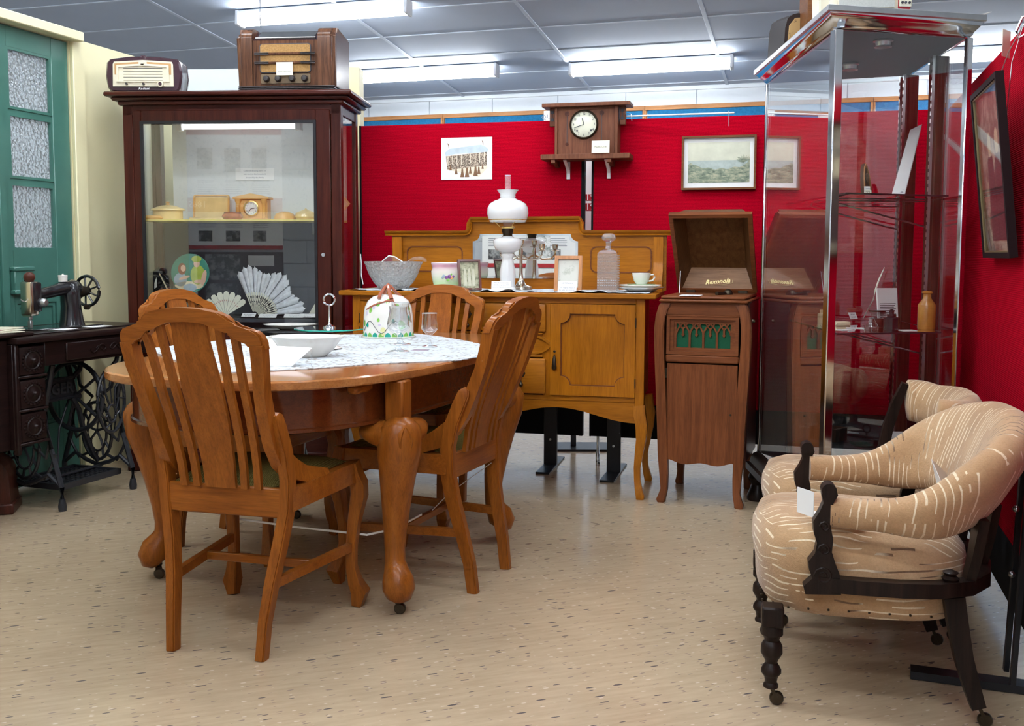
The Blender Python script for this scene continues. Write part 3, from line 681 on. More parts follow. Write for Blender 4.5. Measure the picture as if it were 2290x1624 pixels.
# clock
o = thing('mantel_clock', 'amber celluloid temple-shaped clock with white dial inside glass cabinet', 'clock', cpos(567, .2, SZ), -R(CY))
MB().bb(-0.082, 0.082, -0.03, 0.03, 0, 0.105, 0.003).build('clock_body', 'celluloid', o)
MB().prism([(-0.092, 0.105), (0.092, 0.105), (0.092, 0.116), (0.0, 0.134), (-0.092, 0.116)], -0.042, 0.034).build('pediment', 'celluloid', o)
for s in (-1, 1): MB().lathe([(0.013, 0), (0.011, 0.01), (0.009, 0.08), (0.016, 0.096), (0.016, 0.105)], (s * 0.067, -0.034, 0), 12).build('column', 'celluloid', o)
MB().bb(-0.09, 0.09, -0.05, 0.032, -0.0, 0.008, 0.002).build('base', 'celluloid', o)
cf = MB().lathe([(0, 0.002), (0.032, 0.002), (0.034, 0)], (0, -0.031, 0.058), 32, Matrix.Rotation(PI / 2, 4, 'X')).build('dial', 'white', o)
MB().lathe([(0.032, 0), (0.039, 0), (0.039, 0.006), (0.034, 0.008)], (0, -0.031, 0.058), 32, Matrix.Rotation(PI / 2, 4, 'X'), close=True).build('bezel', 'brass', o)
for k in range(12):
    a = PI / 2 - 2 * PI * (k + 1) / 12
    text('numeral', str(k + 1), 0.009, 'ink', cf, (0.026 * math.cos(a), -0.0345, 0.058 + 0.026 * math.sin(a)), res=1)
for a, l in ((R(0), 0.017), (R(-125), 0.024)):
    MB().bar([(0, -0.036, 0.058), (l * math.cos(a), -0.036, 0.058 + l * math.sin(a))], 0.0022, 0.0012, (0, 1, 0)).build('hand', 'ink', cf)
o = MB().lathe([(0, 0.042), (0.02, 0.042), (0.045, 0.03), (0.055, 0.01), (0.055, 0), (0, 0)], seg=24).build('powder_bowl', 'celluloid', None, cpos(637, .16, SZ)); tag(o, 'upturned amber celluloid bowl right of the celluloid clock', 'bowl', 'amber celluloid ware on the cabinet shelf')
o = thing('powder_box', 'round amber celluloid powder box with pointed lid at right end of cabinet shelf', 'box', cpos(684, .16, SZ), 0, 'amber celluloid ware on the cabinet shelf')
MB().lathe([(0, 0), (0.045, 0), (0.055, 0.015), (0.05, 0.03), (0, 0.03)], seg=24).build('bowl', 'celluloid2', o)
MB().lathe([(0, 0.03), (0.052, 0.03), (0.045, 0.038), (0.01, 0.052), (0, 0.06)], seg=24).build('lid', 'celluloid2', o)
for k, (u, lb) in enumerate([(432, 'small white card on shelf edge left of orange bowl'), (575, 'small white card on shelf edge below the celluloid clock'), (648, 'small white card on shelf edge below the upturned bowl')]):
    o = MB().bb(-0.045, 0.045, -0.03, 0.0, 0, 0.0012).build('place_card', 'white', None, cpos(u, .085, SZ), (R(4), 0, -R(CY))); tag(o, lb, 'card', 'cards on the cabinet shelf')
# lower level: fans
FZ = 0.7655
o = MB().prism(rr(0.75, 0.004, 0.0015, 2), -0.12, 0.16).build('black_cloth', 'black', None, cpos(590, .19, FZ), (0, 0, -R(CY)), normals=True); tag(o, 'black cloth spread on lower cabinet shelf under the feather fan', 'cloth')
o = thing('feather_fan', 'large white feather fan with pierced ivory sticks inside glass cabinet', 'fan', cab(578, 706, .20), -R(CY), None, (R(-8), 0, -R(CY)))
MT['feather'] = plain('white feather', (0.72, 0.75, 0.80), 0.9, var=0.12, nscale=50)
MT['ivory'] = plain('pierced ivory', (0.80, 0.80, 0.66), 0.4, var=0.04)
o.location.z = FZ + 0.006
nst = 17
for k in range(nst):
    a = R(112 - 104 * k / (nst - 1)); L_ = 0.245 + 0.02 * math.sin(k * 0.9); cx, cz = 0.0 - 0.02, 0.0
    def fe(u, v, a=a, L_=L_, k=k):
        w = 0.0165 * (0.55 + 0.55 * u) * (math.sin(PI * min(1, 0.15 + u * 0.85)) ** 0.25 if u > 0.9 else 1)
        if u > 0.9: w *= math.sqrt(max(0, 1 - ((u - 0.9) / 0.1) ** 2))
        r = 0.105 + (L_ - 0.105) * u; s = (v - 0.5) * 2 * w
        return (cx + r * math.cos(a) - s * math.sin(a), 0.012 * (v - 0.5) + 0.006 * (k % 2) + 0.035 * abs(v - .5) * abs(v - .5), cz + r * math.sin(a) + s * math.cos(a))
    m = MB(); m.grid(fe, 10, 4); m.build('feather', 'feather', o, smooth=60)
    b = MB()
    for q_ in range(2):
        pass
    st = [(cx + r * math.cos(a + d), cz + r * math.sin(a + d)) for r, d in ((0.02, -0.03), (0.118, -0.034), (0.122, 0), (0.118, 0.034), (0.02, 0.03))]
    b.prism(st, -0.004 - 0.0006 * (k % 2), -0.002 - 0.0006 * (k % 2)); b.build('stick', 'ivory', o)
hm = MB()
for rr_, n_, w_, l_ in ((0.095, 22, 0.0016, 0.008), (0.072, 12, 0.003, 0.003), (0.055, 10, 0.001, 0.003)):
    for k in range(n_):
        a = R(108 - 96 * k / (n_ - 1)); 
        hm.box((cx + rr_ * math.cos(a), -0.0052, cz + rr_ * math.sin(a)), (w_ * 2, 0.0004, l_ * 1.6), M=Matrix.Rotation(PI / 2 - a, 4, 'Y').inverted() if False else Matrix.Rotation(-(a - PI / 2), 4, 'Y'))
hm.build('pierced_pattern', 'ink', o, kind='stuff')
MB().sphere((cx, -0.004, 0.004), 0.008, 10).build('pivot', 'ivory', o)
o = thing('ivory_fan', 'small open ivory brise fan left of the feather fan', 'fan', cab(503, 712, .15), -R(CY), None, (R(-10), 0, -R(CY)))
o.location.z = FZ + .006
for k in range(7):
    a = R(140 - 100 * k / 6); P = []
    for r, d in ((0.01, -.1), (0.11, -0.14), (0.124, -0.09), (0.128, 0), (0.124, 0.09), (0.11, 0.14), (0.01, .1)): P.append((r * math.cos(a + d), r * math.sin(a + d)))
    MB().prism(P, 0.0015 * k, 0.0015 * k + 0.0012).build('blade', 'ivory', o)
hm = MB()
for k in range(14):
    a = R(142 - 104 * k / 13); hm.box((0.08 * math.cos(a), -0.001, 0.08 * math.sin(a)), (0.002, 0.0008, 0.008), M=Matrix.Rotation(-(a - PI / 2), 4, 'Y'))
hm.build('pierced_pattern', 'posterred', o, kind='stuff')
# printed picture fan with two women
o = thing('picture_fan', 'round green card fan picturing two women doing needlework', 'fan', cab(425, 652, .16), -R(CY), None, (R(-4), 0, -R(CY)))
MT['fangreen'] = plain('printed green', (0.03, 0.24, 0.17), 0.5, var=0.2, nscale=8); MT['skin'] = plain('printed skin tone', (0.72, 0.45, 0.32), 0.5)
MT['lime'] = plain('printed lime dress', (0.40, 0.48, 0.06), 0.5, var=0.15); MT['pblue'] = plain('printed blue dress', (0.33, 0.42, 0.50), 0.5, var=0.2); MT['auburn'] = plain('printed auburn hair', (0.25, 0.07, 0.03), 0.5); MT['pcream'] = plain('printed cream cloth', (0.75, 0.64, 0.42), 0.5, var=0.1)
MB().prism([(0.1 * math.cos(t) * (1 + 0.0 * math.sin(t)), 0.095 + (0.098 if math.sin(t) > 0 else 0.102) * math.sin(t)) for t in [2 * PI * k / 32 for k in range(32)]], 0, 0.003).build('card_face', 'fangreen', o)
def blob(cx_, cz_, rx, rz, mt, nm, y=-0.0008, n=16, rot=0):
    MB().prism([(cx_ + rx * math.cos(t) * math.cos(rot) - rz * math.sin(t) * math.sin(rot), cz_ + rx * math.cos(t) * math.sin(rot) + rz * math.sin(t) * math.cos(rot)) for t in [2 * PI * k / n for k in range(n)]], y, 0.0).build(nm, mt, o)
blob(-0.005, 0.03, 0.075, 0.022, 'pcream', 'printed_cloth'); blob(-0.05, 0.06, 0.034, 0.035, 'pblue', 'printed_dress'); blob(0.04, 0.085, 0.038, 0.05, 'lime', 'printed_dress', -.0010)
blob(-0.042, 0.115, 0.021, 0.03, 'auburn', 'printed_hair', -.0012); blob(-0.036, 0.118, 0.013, 0.017, 'skin', 'printed_face', -.0016)
blob(0.034, 0.142, 0.016, 0.019, 'skin', 'printed_face', -.0014); blob(0.033, 0.165, 0.026, 0.017, 'lime', 'printed_hat', -.0018); blob(0.072, 0.07, 0.012, 0.04, 'skin', 'printed_arm', -.0014, rot=-0.2); blob(0.05, 0.05, 0.03, 0.01, 'skin', 'printed_arm', -.0018)
blob(-0.03, 0.07, 0.03, 0.008, 'skin', 'printed_arm', -.0018, rot=0.3); blob(0.0, 0.02, 0.035, 0.02, 'pblue', 'printed_basket', -.002)
o = thing('painted_fan', 'dark fan painted with a bird and red flowers, at left of lower cabinet shelf', 'fan', cab(362, 655, .2), -R(CY), None, (R(-6), 0, -R(CY)))
MB().prism([(-0.045, 0.0), (0.05, -0.01), (0.06, 0.06), (0.02, 0.10), (-0.02, 0.135), (-0.05, 0.11)], 0, 0.003).build('fan_leaf', 'black', o)
MT['flowers'] = sheet_print('painted red and green flowers', (0.012, 0.014, 0.012), (0.42, 0.16, 0.14), 60, 0.42)
MB().prism([(-0.02, 0.005), (0.05, 0.0), (0.045, 0.04), (0.01, 0.06)], -0.001, 0).build('flower_spray', 'flowers', o)
MB().bar([(-0.015, -0.002, 0.10), (0.04, -0.002, 0.0)], 0.006, 0.002, (0, 1, 0)).build('guard_stick', 'pcream', o)
MB().prism([(-0.04, 0.02), (-0.025, 0.03), (-0.03, 0.08), (-0.04, 0.05)], -0.001, 0).build('painted_bird', 'china', o)
for k, (u, v, w, lb) in enumerate([(593, 712, 0.09, 'white caption card at foot of the feather fan, left'), (652, 712, 0.1, 'white caption card at foot of the feather fan, right'), (684, 716, 0.09, 'white caption card at the right end of lower cabinet shelf'), (550, 714, 0.07, 'white caption card behind the small ivory fan')]):
    p = cpos(u, .07 + .02 * k, FZ + 0.002); 
    card('caption_card', lb, w, 0.035, p, -R(CY), 1.0, 'white', ['fan donated by', 'the family'], 0.009, group='cards on the lower cabinet shelf')
p = cpos(697, .22, FZ)
o = MB().prism([(-0.03, 0.0), (0.05, 0.0), (0.05, 0.19), (0.035, 0.19), (0.03, 0.1)], 0, 0.02).build('folded_napkin', 'ivory', None, p, (0, 0, -R(CY))); tag(o, 'cream folded napkin standing at right end of lower cabinet shelf', 'napkin')
o = thing('tin_plaque', 'cream diamond plaque seen through right side pane of glass cabinet', 'plaque', cab(776, 460, .30), -R(CY), None, (0, 0, -R(50)))
MB().prism([(0, -.085), (0.085, 0), (0, .085), (-.085, 0)], 0, 0.006).build('plate', 'pcream', o, (0, 0, 0)); o.location = cab(745, 462, .16) ; 
MB().ring([(0, -.085), (0.085, 0), (0, .085), (-.085, 0)], [(0, -.075), (0.075, 0), (0, .075), (-.075, 0)], -0.004, 0.0).build('rim', 'celluloid2', o)
o.location.x = CO[0] + 0.955 * math.cos(R(CY)) + 0.2 * math.sin(R(CY)); o.location.y = CO[1] - 0.955 * math.sin(R(CY)) + 0.2; o.location.z = SZ + 0.086
o.rotation_euler = (0, 0, R(40))

# ================================================================== RADIOS ON THE CABINET
TZ = 1.8655
rp = cab(322, 204, 0.02)
rad = thing('small_radio', 'dark maroon bakelite radio with cream grille on left of cabinet top', 'radio', (rp.x, rp.y, TZ), R(0))
W, Hh, DD = 0.375, 0.185, 0.16
P = [(-0.165, 0.012), (0.165, 0.012), (0.178, 0.03), (0.187, 0.085), (0.180, 0.150), (0.165, 0.166), (0.08, 0.178), (0, 0.182), (-0.08, 0.178), (-0.165, 0.166), (-0.180, 0.150), (-0.187, 0.085), (-0.178, 0.03)]
MT['bakelite'] = plain('dark maroon bakelite', (0.045, 0.018, 0.026), 0.18, coat=0.5, var=0.15); MT['creamplastic'] = plain('cream radio plastic', (0.74, 0.68, 0.52), 0.3, coat=0.2, var=0.03)
m = MB(); sc = lambda k, dz=0: [(x * k, 0.09 + (z - 0.09) * k + dz) for x, z in P]
prev = None; A = []
for y, k in ((-0.002, 0.955), (0.008, 1.0), (0.10, 0.985), (0.108, 0.955), (0.112, 0.985), (0.135, 0.96), (0.16, 0.85)):
    A.append([m.bm.verts.new(Vector((x, y, z))) for x, z in sc(k)])
for a, b in zip(A, A[1:]): m._bridge(a, b)
m.bm.faces.new(A[0]); m.bm.faces.new(list(reversed(A[-1])))
body = m.build('case', 'bakelite', rad)
fo = [(-0.148, 0.034), (0.148, 0.034), (0.146, 0.14), (0.14, 0.152), (0, 0.160), (-0.14, 0.152), (-0.146, 0.14)]
MB().prism(fo, -0.008, 0.0).build('fascia', 'creamplastic', rad)
MT['tan'] = plain('tan dial glass', (0.42, 0.24, 0.10), 0.3)
MB().prism([(-0.138, 0.09), (-0.128, 0.09), (-0.128, 0.134), (-0.02, 0.142), (-0.02, 0.151), (-0.138, 0.143)], -0.0095, -0.008).build('dial_window', 'tan', rad)
MB().prism([(0.138, 0.09), (0.128, 0.09), (0.128, 0.134), (0.02, 0.142), (0.02, 0.151), (0.138, 0.143)], -0.0095, -0.008).build('dial_window', 'tan', rad)
MB().ring([(-0.13, 0.055), (0.13, 0.055), (0.126, 0.135), (0, 0.142), (-0.126, 0.135)], [(-0.12, 0.059), (0.12, 0.059), (0.117, 0.126), (0, 0.132), (-0.117, 0.126)], -0.014, -0.008).build('grille_frame', 'creamplastic', rad)
for k in range(5): MB().bb(-0.095, 0.095, -0.0088, -0.008, 0.062 + k * 0.0145, 0.0642 + k * 0.0145).build('grille_slot', 'ink', rad)
RX = Matrix.Rotation(PI / 2, 4, 'X')
MB().lathe([(0.0, 0.008), (0.015, 0.008), (0.017, 0)], (0.085, -0.008, 0.045), 20, RX).build('tuning_knob', 'creamplastic', rad)
MB().lathe([(0.0, 0.012), (0.008, 0.012), (0.009, 0.006)], (0.085, -0.008, 0.045), 16, RX).build('knob_cap', 'bakelite', rad)
for x in (-0.08, 0.003): MB().lathe([(0, 0.012), (0.005, 0.012), (0.006, 0)], (x, -0.008, 0.045), 12, RX).build('control_shaft', 'rubber', rad)
MB().lathe([(0.0, 0.004), (0.011, 0.004), (0.012, 0)], (0, -0.010, 0.146), 16, RX).build('badge', 'creamplastic', rad)
for x in (-0.009, -0.003, 0.003, 0.009): MB().tube([(x, -0.004, 0.162), (x, 0.0, 0.182), (x, 0.06, 0.184)], 0.0022, 6).build('crest_rib', 'bakelite', rad)
text('maker_script', 'Radiant', 0.016, 'white', rad, (0.0, -0.003, 0.024), shear=0.3, sx=1.1, bold=0.0003, res=1)
for s in (-1, 1): MB().bb(s * 0.11 - 0.03, s * 0.11 + 0.03, 0.01, 0.14, 0, 0.014, 0.003).build('foot', 'rubber', rad)

rp = cab(640, 200, 0.02)
MT['walnut'] = wood('striped walnut veneer', (0.045, 0.020, 0.014), (0.17, 0.075, 0.038), 'Z', 0.22, 0.4, 1.6)
MT['walnut_side'] = wood('purple brown side veneer', (0.075, 0.045, 0.045), (0.11, 0.068, 0.066), 'Z', 0.2, 0.5)
rb = thing('mantel_radio', 'tall walnut mantel radio with cloth grille and four knobs on cabinet top', 'radio', (rp.x, rp.y, TZ), -R(6))
hw = 0.243; DD = 0.26
def sidearch(x0, x1, nm, sgn):
    n = 6; P = [(0.0, 0.03)] + [(0.05 - 0.05 * math.cos(t), 0.262 + 0.05 * math.sin(t)) for t in [PI / 2 * i / n for i in range(n + 1)]] + [(DD, 0.312), (DD, 0.03)]
    m = MB(); m.prism(P, x0, x1, Matrix(((0, 1, 0, 0), (1, 0, 0, 0), (0, 0, 1, 0), (0, 0, 0, 1))))
    xe = x0 if sgn < 0 else x1
    bmesh.ops.bevel(m.bm, geom=[e for e in m.bm.edges if abs(e.verts[0].co.x - xe) < 1e-5 and abs(e.verts[1].co.x - xe) < 1e-5 and max(e.verts[0].co.z, e.verts[1].co.z) > .04], offset=.022, segments=3, affect='EDGES')
    m.build(nm, 'walnut', rb)
sidearch(-hw, -hw + 0.075, 'shoulder', -1); sidearch(hw - 0.085, hw, 'shoulder', 1)
MB().bb(hw - 0.004, hw + 0.0008, 0.024, DD - 0.005, 0.035, 0.285).build('side_veneer', 'walnut_side', rb)
MB().bb(-hw + 0.076, hw - 0.086, 0.012, DD, 0.03, 0.255).build('centre_panel', 'walnut', rb)
# sloping glass dial on top
m = MB(); x0, x1 = -hw + 0.077, hw - 0.087
m.prism([(0, 0.250), (DD - 0.0, 0.250), (DD, 0.306), (0.075, 0.306), (0.0, 0.256)], x0, x1, Matrix(((0, 1, 0, 0), (1, 0, 0, 0.012), (0, 0, 1, 0), (0, 0, 0, 1))))
m.build('dial_housing', 'bakelite', rb)
m = MB(); m.bar([((x0 + x1) / 2, 0.022, 0.2650), ((x0 + x1) / 2, 0.082, 0.3050)], x1 - x0 - 0.04, 0.004); m.build('dial_glass', 'steel', rb)
m = MB()
m.tube([(x0 + .012, 0.018, 0.262), (x1 - .012, 0.018, 0.262)], 0.007, 8); m.build('dial_bar', 'rubber', rb)
go = rr(0.255, 0.14, 0.014, x0=-0.005, z0=0.095)
MB().prism(go, 0.006, 0.012).build('grille_surround', 'ink', rb)
MT['grillecloth'] = fabric_ribs('golden grille cloth', (0.28, 0.15, 0.05), (0.46, 0.28, 0.12), 'Z', 150, 0.3)
MB().prism(rr(0.247, 0.132, 0.012, x0=-0.005, z0=0.099), 0.004, 0.008).build('grille_cloth', 'grillecloth', rb)
for z in (0.185, 0.142):
    MB().bb(-0.132, 0.122, -0.002, 0.006, z - 0.006, z + 0.006, 0.002).build('grille_bar', 'walnut', rb)
    for xx in (-0.155, 0.075):
        MB().bb(xx, xx + 0.07, -0.008, 0.004, z - 0.0065, z - 0.0015, 0.001).build('trim_bar', 'rubber', rb)
        MB().bb(xx, xx + 0.07, -0.008, 0.004, z + 0.0005, z + 0.0055, 0.001).build('trim_bar', 'rubber', rb)
MT['olivepanel'] = plain('dull olive control strip', (0.13, 0.085, 0.04), 0.4)
MB().prism(rr(0.247, 0.045, 0.008, x0=-0.005, z0=0.045), 0.006, 0.013).build('control_strip', 'olivepanel', rb)
for x in (-0.098, -0.040, 0.030, 0.092): MB().lathe([(0, 0.02), (0.011, 0.019), (0.015, 0.014), (0.016, 0)], (x, 0.006, 0.067), 20, RX).build('knob', 'rubber', rb)
for k in range(4): MB().bb(-hw + 0.004, hw - 0.004, -0.004, DD, 0.002 + 0.008 * k, 0.008 + 0.008 * k, 0.002).build('base_ridge', 'rubber', rb)
p = rb.location
card('caption_card', 'small white card leaning on the grille of the tall walnut radio', 0.082, 0.062, (p.x - 0.004, p.y - 0.013, TZ + 0.080), -R(6), 0.0, 'cream', ['', 'Breville Mantle Radio'], 0.0075)
# ================================================================== TREADLE SEWING MACHINE (local x along its length, y towards the door)
SO = Vector((-1.899, 4.183, 0)); SR = PI / 2 - R(20)
sewt = thing('treadle_table', 'dark treadle sewing table on ornate black iron stand by the green door', 'table', SO, SR)
T0 = 0.725
sm_ = MB(); sm_.bb(-0.235, 0.66, -0.03, 0.44, T0, T0 + 0.028, 0.009, 2); sm_.build('table_top', 'sew', sewt)
MB().bb(-0.10, 0.60, 0.03, 0.40, T0 + .028, T0 + 0.034, 0.003).build('bed_plate', 'sew', sewt)
MB().bb(-0.72, -0.12, -0.005, 0.42, T0 + 0.028, T0 + 0.046, 0.006).build('hinged_leaf', 'sew', sewt)
MB().bb(-0.08, 0.64, -0.012, 0.42, T0 - 0.10, T0, 0.003).build('apron', 'sew', sewt)
MB().bb(0.03, 0.5, -0.022, -0.008, T0 - 0.088, T0 - 0.012, 0.004).build('front_drawer', 'sew', sewt)
# carved ribbon on the front drawer
m = MB()
for s in (-1, 1):
    for q_ in (0.9, 0.55):
        pts = [(0.27 + s * (0.012 + 0.11 * q_ * t), -0.024, T0 - 0.05 + s * 0.0 + 0.018 * q_ * math.sin(2 * PI * t + (0 if q_ > 0.6 else PI))) for t in [i / 14 for i in range(15)]]
        m.tube(pts, 0.003, 6, up=(0, 1, 0))
m.build('carved_ribbon', 'sew', sewt, kind='stuff')
# drawer stack: ornate ends
MB().bb(-0.235, -0.222, 0.0, 0.40, 0.30, T0, 0.002).build('end_board', 'sew', sewt)
MB().bb(-0.232, -0.212, -0.014, 0.012, 0.28, T0, 0.004).build('corner_moulding', 'sew', sewt)
for k in range(3):
    z0 = 0.315 + k * 0.135
    d = MB().bb(-0.21, -0.078, -0.012, 0.38, z0 + 0.012, z0 + 0.128, 0.008, 2).build('drawer', 'sew', sewt)
    MB().bb(-0.222, -0.070, -0.016, 0.39, z0, z0 + 0.011, 0.003).build('drawer_rail', 'sew', sewt)
    MB().lathe([(0.0, 0.018), (0.006, 0.018), (0.010, 0.012), (0.006, 0.008), (0.010, 0.004), (0.032, 0.0), (0.036, 0.004), (0.040, 0.0)], (-0.144, -0.012, z0 + 0.07), 20, RX).build('knob', 'sew', d)
    cv = MB()
    for j in range(20):
        a = 2 * PI * j / 20; cv.sphere((-0.144 + 0.050 * math.cos(a), -0.013, z0 + 0.07 + 0.044 * math.sin(a)), 0.006, 6)
    cv.build('carving', 'sew', d, kind='stuff')
MB().bb(-0.72, -0.236, 0.02, 0.40, 0.30, T0 + .02, 0.004).build('left_drawer_case', 'sew', sewt)
# iron stand
MT['steeliron'] = plain('rubbed iron letters', (0.05, 0.052, 0.06), 0.4, 0.3)
def iron(pts, r, nm='scroll', seg=7, closed=False): return MB().tube(pts, r, seg, closed).build(nm, 'iron', sewt)
def side(x, nm):
    for pts in ([(x, 0.03, 0.62), (x, 0.08, 0.42), (x, 0.05, 0.26), (x, 0.0, 0.10), (x, 0.0, 0.035)], [(x, 0.37, 0.62), (x, 0.32, 0.42), (x, 0.35, 0.26), (x, 0.40, 0.10), (x, 0.40, 0.035)]):
        iron(pts, [0.012, 0.011, 0.011, 0.012, 0.014], 'leg')
    for y in (0.0, 0.40):
        MB().lathe([(0, 0), (0.016, 0), (0.018, 0.02), (0.012, 0.05), (0, 0.05)], (x, y, 0.0), 12).build('castor', 'iron', sewt)
    iron([(x, 0.0, 0.10), (x, 0.07, 0.15), (x, 0.13, 0.12), (x, 0.2, 0.10), (x, 0.27, 0.12), (x, 0.33, 0.15), (x, 0.40, 0.10)], 0.010, 'foot_scroll')
    ring = [(x, 0.2 + 0.085 * math.cos(a), 0.26 + 0.135 * math.sin(a)) for a in [2 * PI * i / 24 for i in range(24)]]
    iron(ring, 0.008, 'medallion_rim', closed=True)
    iron([(x, 0.2 + 0.055 * math.cos(a), 0.26 + 0.095 * math.sin(a)) for a in [2 * PI * i / 20 for i in range(20)]], 0.006, 'medallion_rim', closed=True)
    st = MB()
    for k in range(12):
        a = 2 * PI * k / 12; st.tube([(x, 0.2 + 0.055 * math.cos(a), 0.26 + 0.095 * math.sin(a)), (x, 0.2 + 0.085 * math.cos(a + .12), 0.26 + 0.135 * math.sin(a + .12))], 0.006, 5)
    for k in range(5):
        a = 2 * PI * k / 5 + 0.3; st.tube([(x, 0.2, 0.26), (x, 0.2 + 0.05 * math.cos(a + .2), 0.26 + 0.05 * math.sin(a)), (x, 0.2 + 0.055 * math.cos(a), 0.26 + 0.095 * math.sin(a))], 0.006, 5)
    st.build('medallion_tracery', 'iron', sewt, kind='stuff')
    for s in (-1, 1):
        iron([(x, 0.2 + s * 0.17, 0.60), (x, 0.2 + s * 0.11, 0.55), (x, 0.2 + s * 0.09, 0.47), (x, 0.2 + s * 0.02, 0.42), (x, 0.2 + s * .05, 0.38)], 0.008)
        iron([(x, 0.2 + s * 0.08, 0.25), (x, 0.2 + s * 0.12, 0.22), (x, 0.2 + s * 0.14, 0.28), (x, 0.2 + s * 0.13, 0.36)], 0.007)
        iron([(x, 0.2 + s * 0.06, 0.15), (x, 0.2 + s * 0.11, 0.13), (x, 0.2 + s * 0.15, 0.19), (x, 0.2 + s * 0.17, 0.24)], 0.007)
side(0.0, 'near'); side(0.43, 'far')
# name brace with cast letters
br = MB().bb(-0.02, 0.272, 0.18, 0.19, 0.445, 0.53, 0.002).build('name_brace', 'iron', sewt)
pieces('brace_edge', 'iron', br, [(-0.02, 0.275, 0.172, 0.192, 0.527, 0.538), (-0.02, 0.275, 0.172, 0.192, 0.437, 0.448)], 0.002)
text('cast_letters', 'SINGER', 0.068, 'steeliron', br, (0.148, 0.178, 0.4865), ext=0.005, sx=1.02, bold=0.0015)
iron([(0.27, 0.18, 0.53), (0.31, 0.18, 0.56), (0.33, 0.18, 0.62), (0.35, 0.18, 0.70)], 0.012, 'brace_arm')
iron([(0.26, 0.18, 0.44), (0.30, 0.18, 0.38), (0.34, 0.19, 0.26), (0.40, 0.2, 0.16), (0.43, .2, .12)], 0.012, 'brace_arm')
iron([(-0.02, 0.18, 0.49), (-0.03, 0.19, 0.6), (0, .2, .66)], 0.012, 'brace_arm')
# flywheel behind the belt guard
fw = MB().tube([(0.30 + 0.0, 0.20 + 0.155 * math.cos(a), 0.44 + 0.155 * math.sin(a)) for a in [2 * PI * i / 32 for i in range(32)]], 0.011, 8, True).build('flywheel', 'iron', sewt)
for k in range(5):
    a = 2 * PI * k / 5; MB().tube([(0.30, 0.2, 0.44), (0.30, 0.2 + 0.15 * math.cos(a), 0.44 + 0.15 * math.sin(a))], 0.007, 6).build('spoke', 'iron', fw)
MB().lathe([(0, -.02), (0.02, -.02), (0.02, 0.02), (0, 0.02)], (0.30, 0.2, 0.44), 14, Matrix.Rotation(PI / 2, 4, 'Y')).build('hub', 'iron', fw)
gm = MB()
gm.tube([(0.36 + 0.085 * math.cos(a), 0.05, 0.42 + 0.145 * math.sin(a)) for a in [2 * PI * i / 28 for i in range(28)]], 0.008, 7, True)
gm.tube([(0.36 + 0.028 * math.cos(a), 0.05, 0.36 + 0.04 * math.sin(a)) for a in [2 * PI * i / 16 for i in range(16)]], 0.006, 6, True)
for k in range(9):
    a = 2 * PI * k / 9; gm.tube([(0.36 + 0.028 * math.cos(a), 0.05, 0.37 + 0.04 * math.sin(a)), (0.36 + 0.05 * math.cos(a + .3), 0.05, 0.40 + 0.09 * math.sin(a + .3)), (0.36 + 0.083 * math.cos(a), 0.05, 0.42 + 0.143 * math.sin(a))], 0.005, 6)
gm.build('belt_guard', 'iron', sewt)
iron([(0.36, 0.05, 0.565), (0.40, 0.05, 0.60), (0.42, 0.05, 0.66)], 0.010, 'guard_arm')
iron([(0.30, 0.23, 0.44), (0.22, 0.22, 0.30), (0.18, 0.2, 0.12)], 0.005, 'pitman_rod')
# treadle
tr = MB(); 
tr.bb(0.04, 0.40, 0.04, 0.055, 0.075, 0.10).bb(0.04, 0.40, 0.30, 0.315, 0.075, 0.10).bb(0.04, 0.055, 0.04, 0.315, 0.075, 0.10).bb(0.385, 0.40, 0.04, 0.315, 0.075, 0.10)
for k in range(11): tr.bb(0.07 + k * 0.029, 0.078 + k * 0.029, 0.055, 0.30, 0.082, 0.092)
for k in range(8): tr.bb(0.055, 0.385, 0.075 + k * 0.029, 0.083 + k * 0.029, 0.082, 0.092)
tr.build('treadle', 'iron', sewt, kind='stuff')
iron([(0.0, 0.18, 0.10), (0.43, 0.18, 0.10)], 0.008, 'treadle_bar')
# sewing machine head
hd = thing('sewing_machine', 'black enamelled sewing machine head with spoked handwheel on treadle table', 'sewing machine', SO + Matrix.Rotation(SR, 3, 'Z') @ Vector((0, 0.2, T0 + 0.0345)), SR)
MB().bb(0.0, 0.40, -0.085, 0.085, 0, 0.006, 0.002).build('bed', 'enamel', hd)
m = MB()
sec = [(math.cos(2 * PI * i / 14), math.sin(2 * PI * i / 14)) for i in range(14)]
m.sweep([(0.295, 0, 0.004), (0.295, 0, 0.03), (0.293, 0, 0.09), (0.29, 0, 0.14), (0.288, 0, 0.185), (0.29, 0, 0.205)], sec, (0, 1, 0), scale=[(0.058, 0.055), (0.05, 0.05), (0.040, 0.045), (0.042, 0.045), (0.048, 0.042), (0.02, 0.02)])
m.build('pillar', 'enamel', hd, smooth=60)
m = MB()
m.sweep([(0.335, 0, 0.17), (0.30, 0, 0.175), (0.25, 0, 0.172), (0.19, 0, 0.16), (0.12, 0, 0.15), (0.09, 0, 0.15)], sec, (0, 0, 1), scale=[(0.03, 0.03), (0.042, 0.036), (0.034, 0.03), (0.026, 0.027), (0.024, 0.026), (0.03, 0.04)])
m.build('arm', 'enamel', hd, smooth=60)
MB().bb(0.045, 0.10, -0.032, 0.032, 0.075, 0.205, 0.01, 2).build('head_housing', 'enamel', hd)
MB().prism(rr(0.05, 0.15, 0.012, z0=0.055), -0.001, 0.006, Matrix.Translation((0.04, 0, 0)) @ Matrix.Rotation(-PI / 2, 4, 'Z')).build('face_plate', 'silver', hd)
MB().bb(0.036, 0.082, -0.030, 0.030, 0.06, 0.207, 0.008, 2).build('face_casing', 'silver', hd)
MB().sphere((0.062, 0, 0.225), 0.024, 16, (1, 1, 0.95)).build('top_knob', 'bentwood', hd)
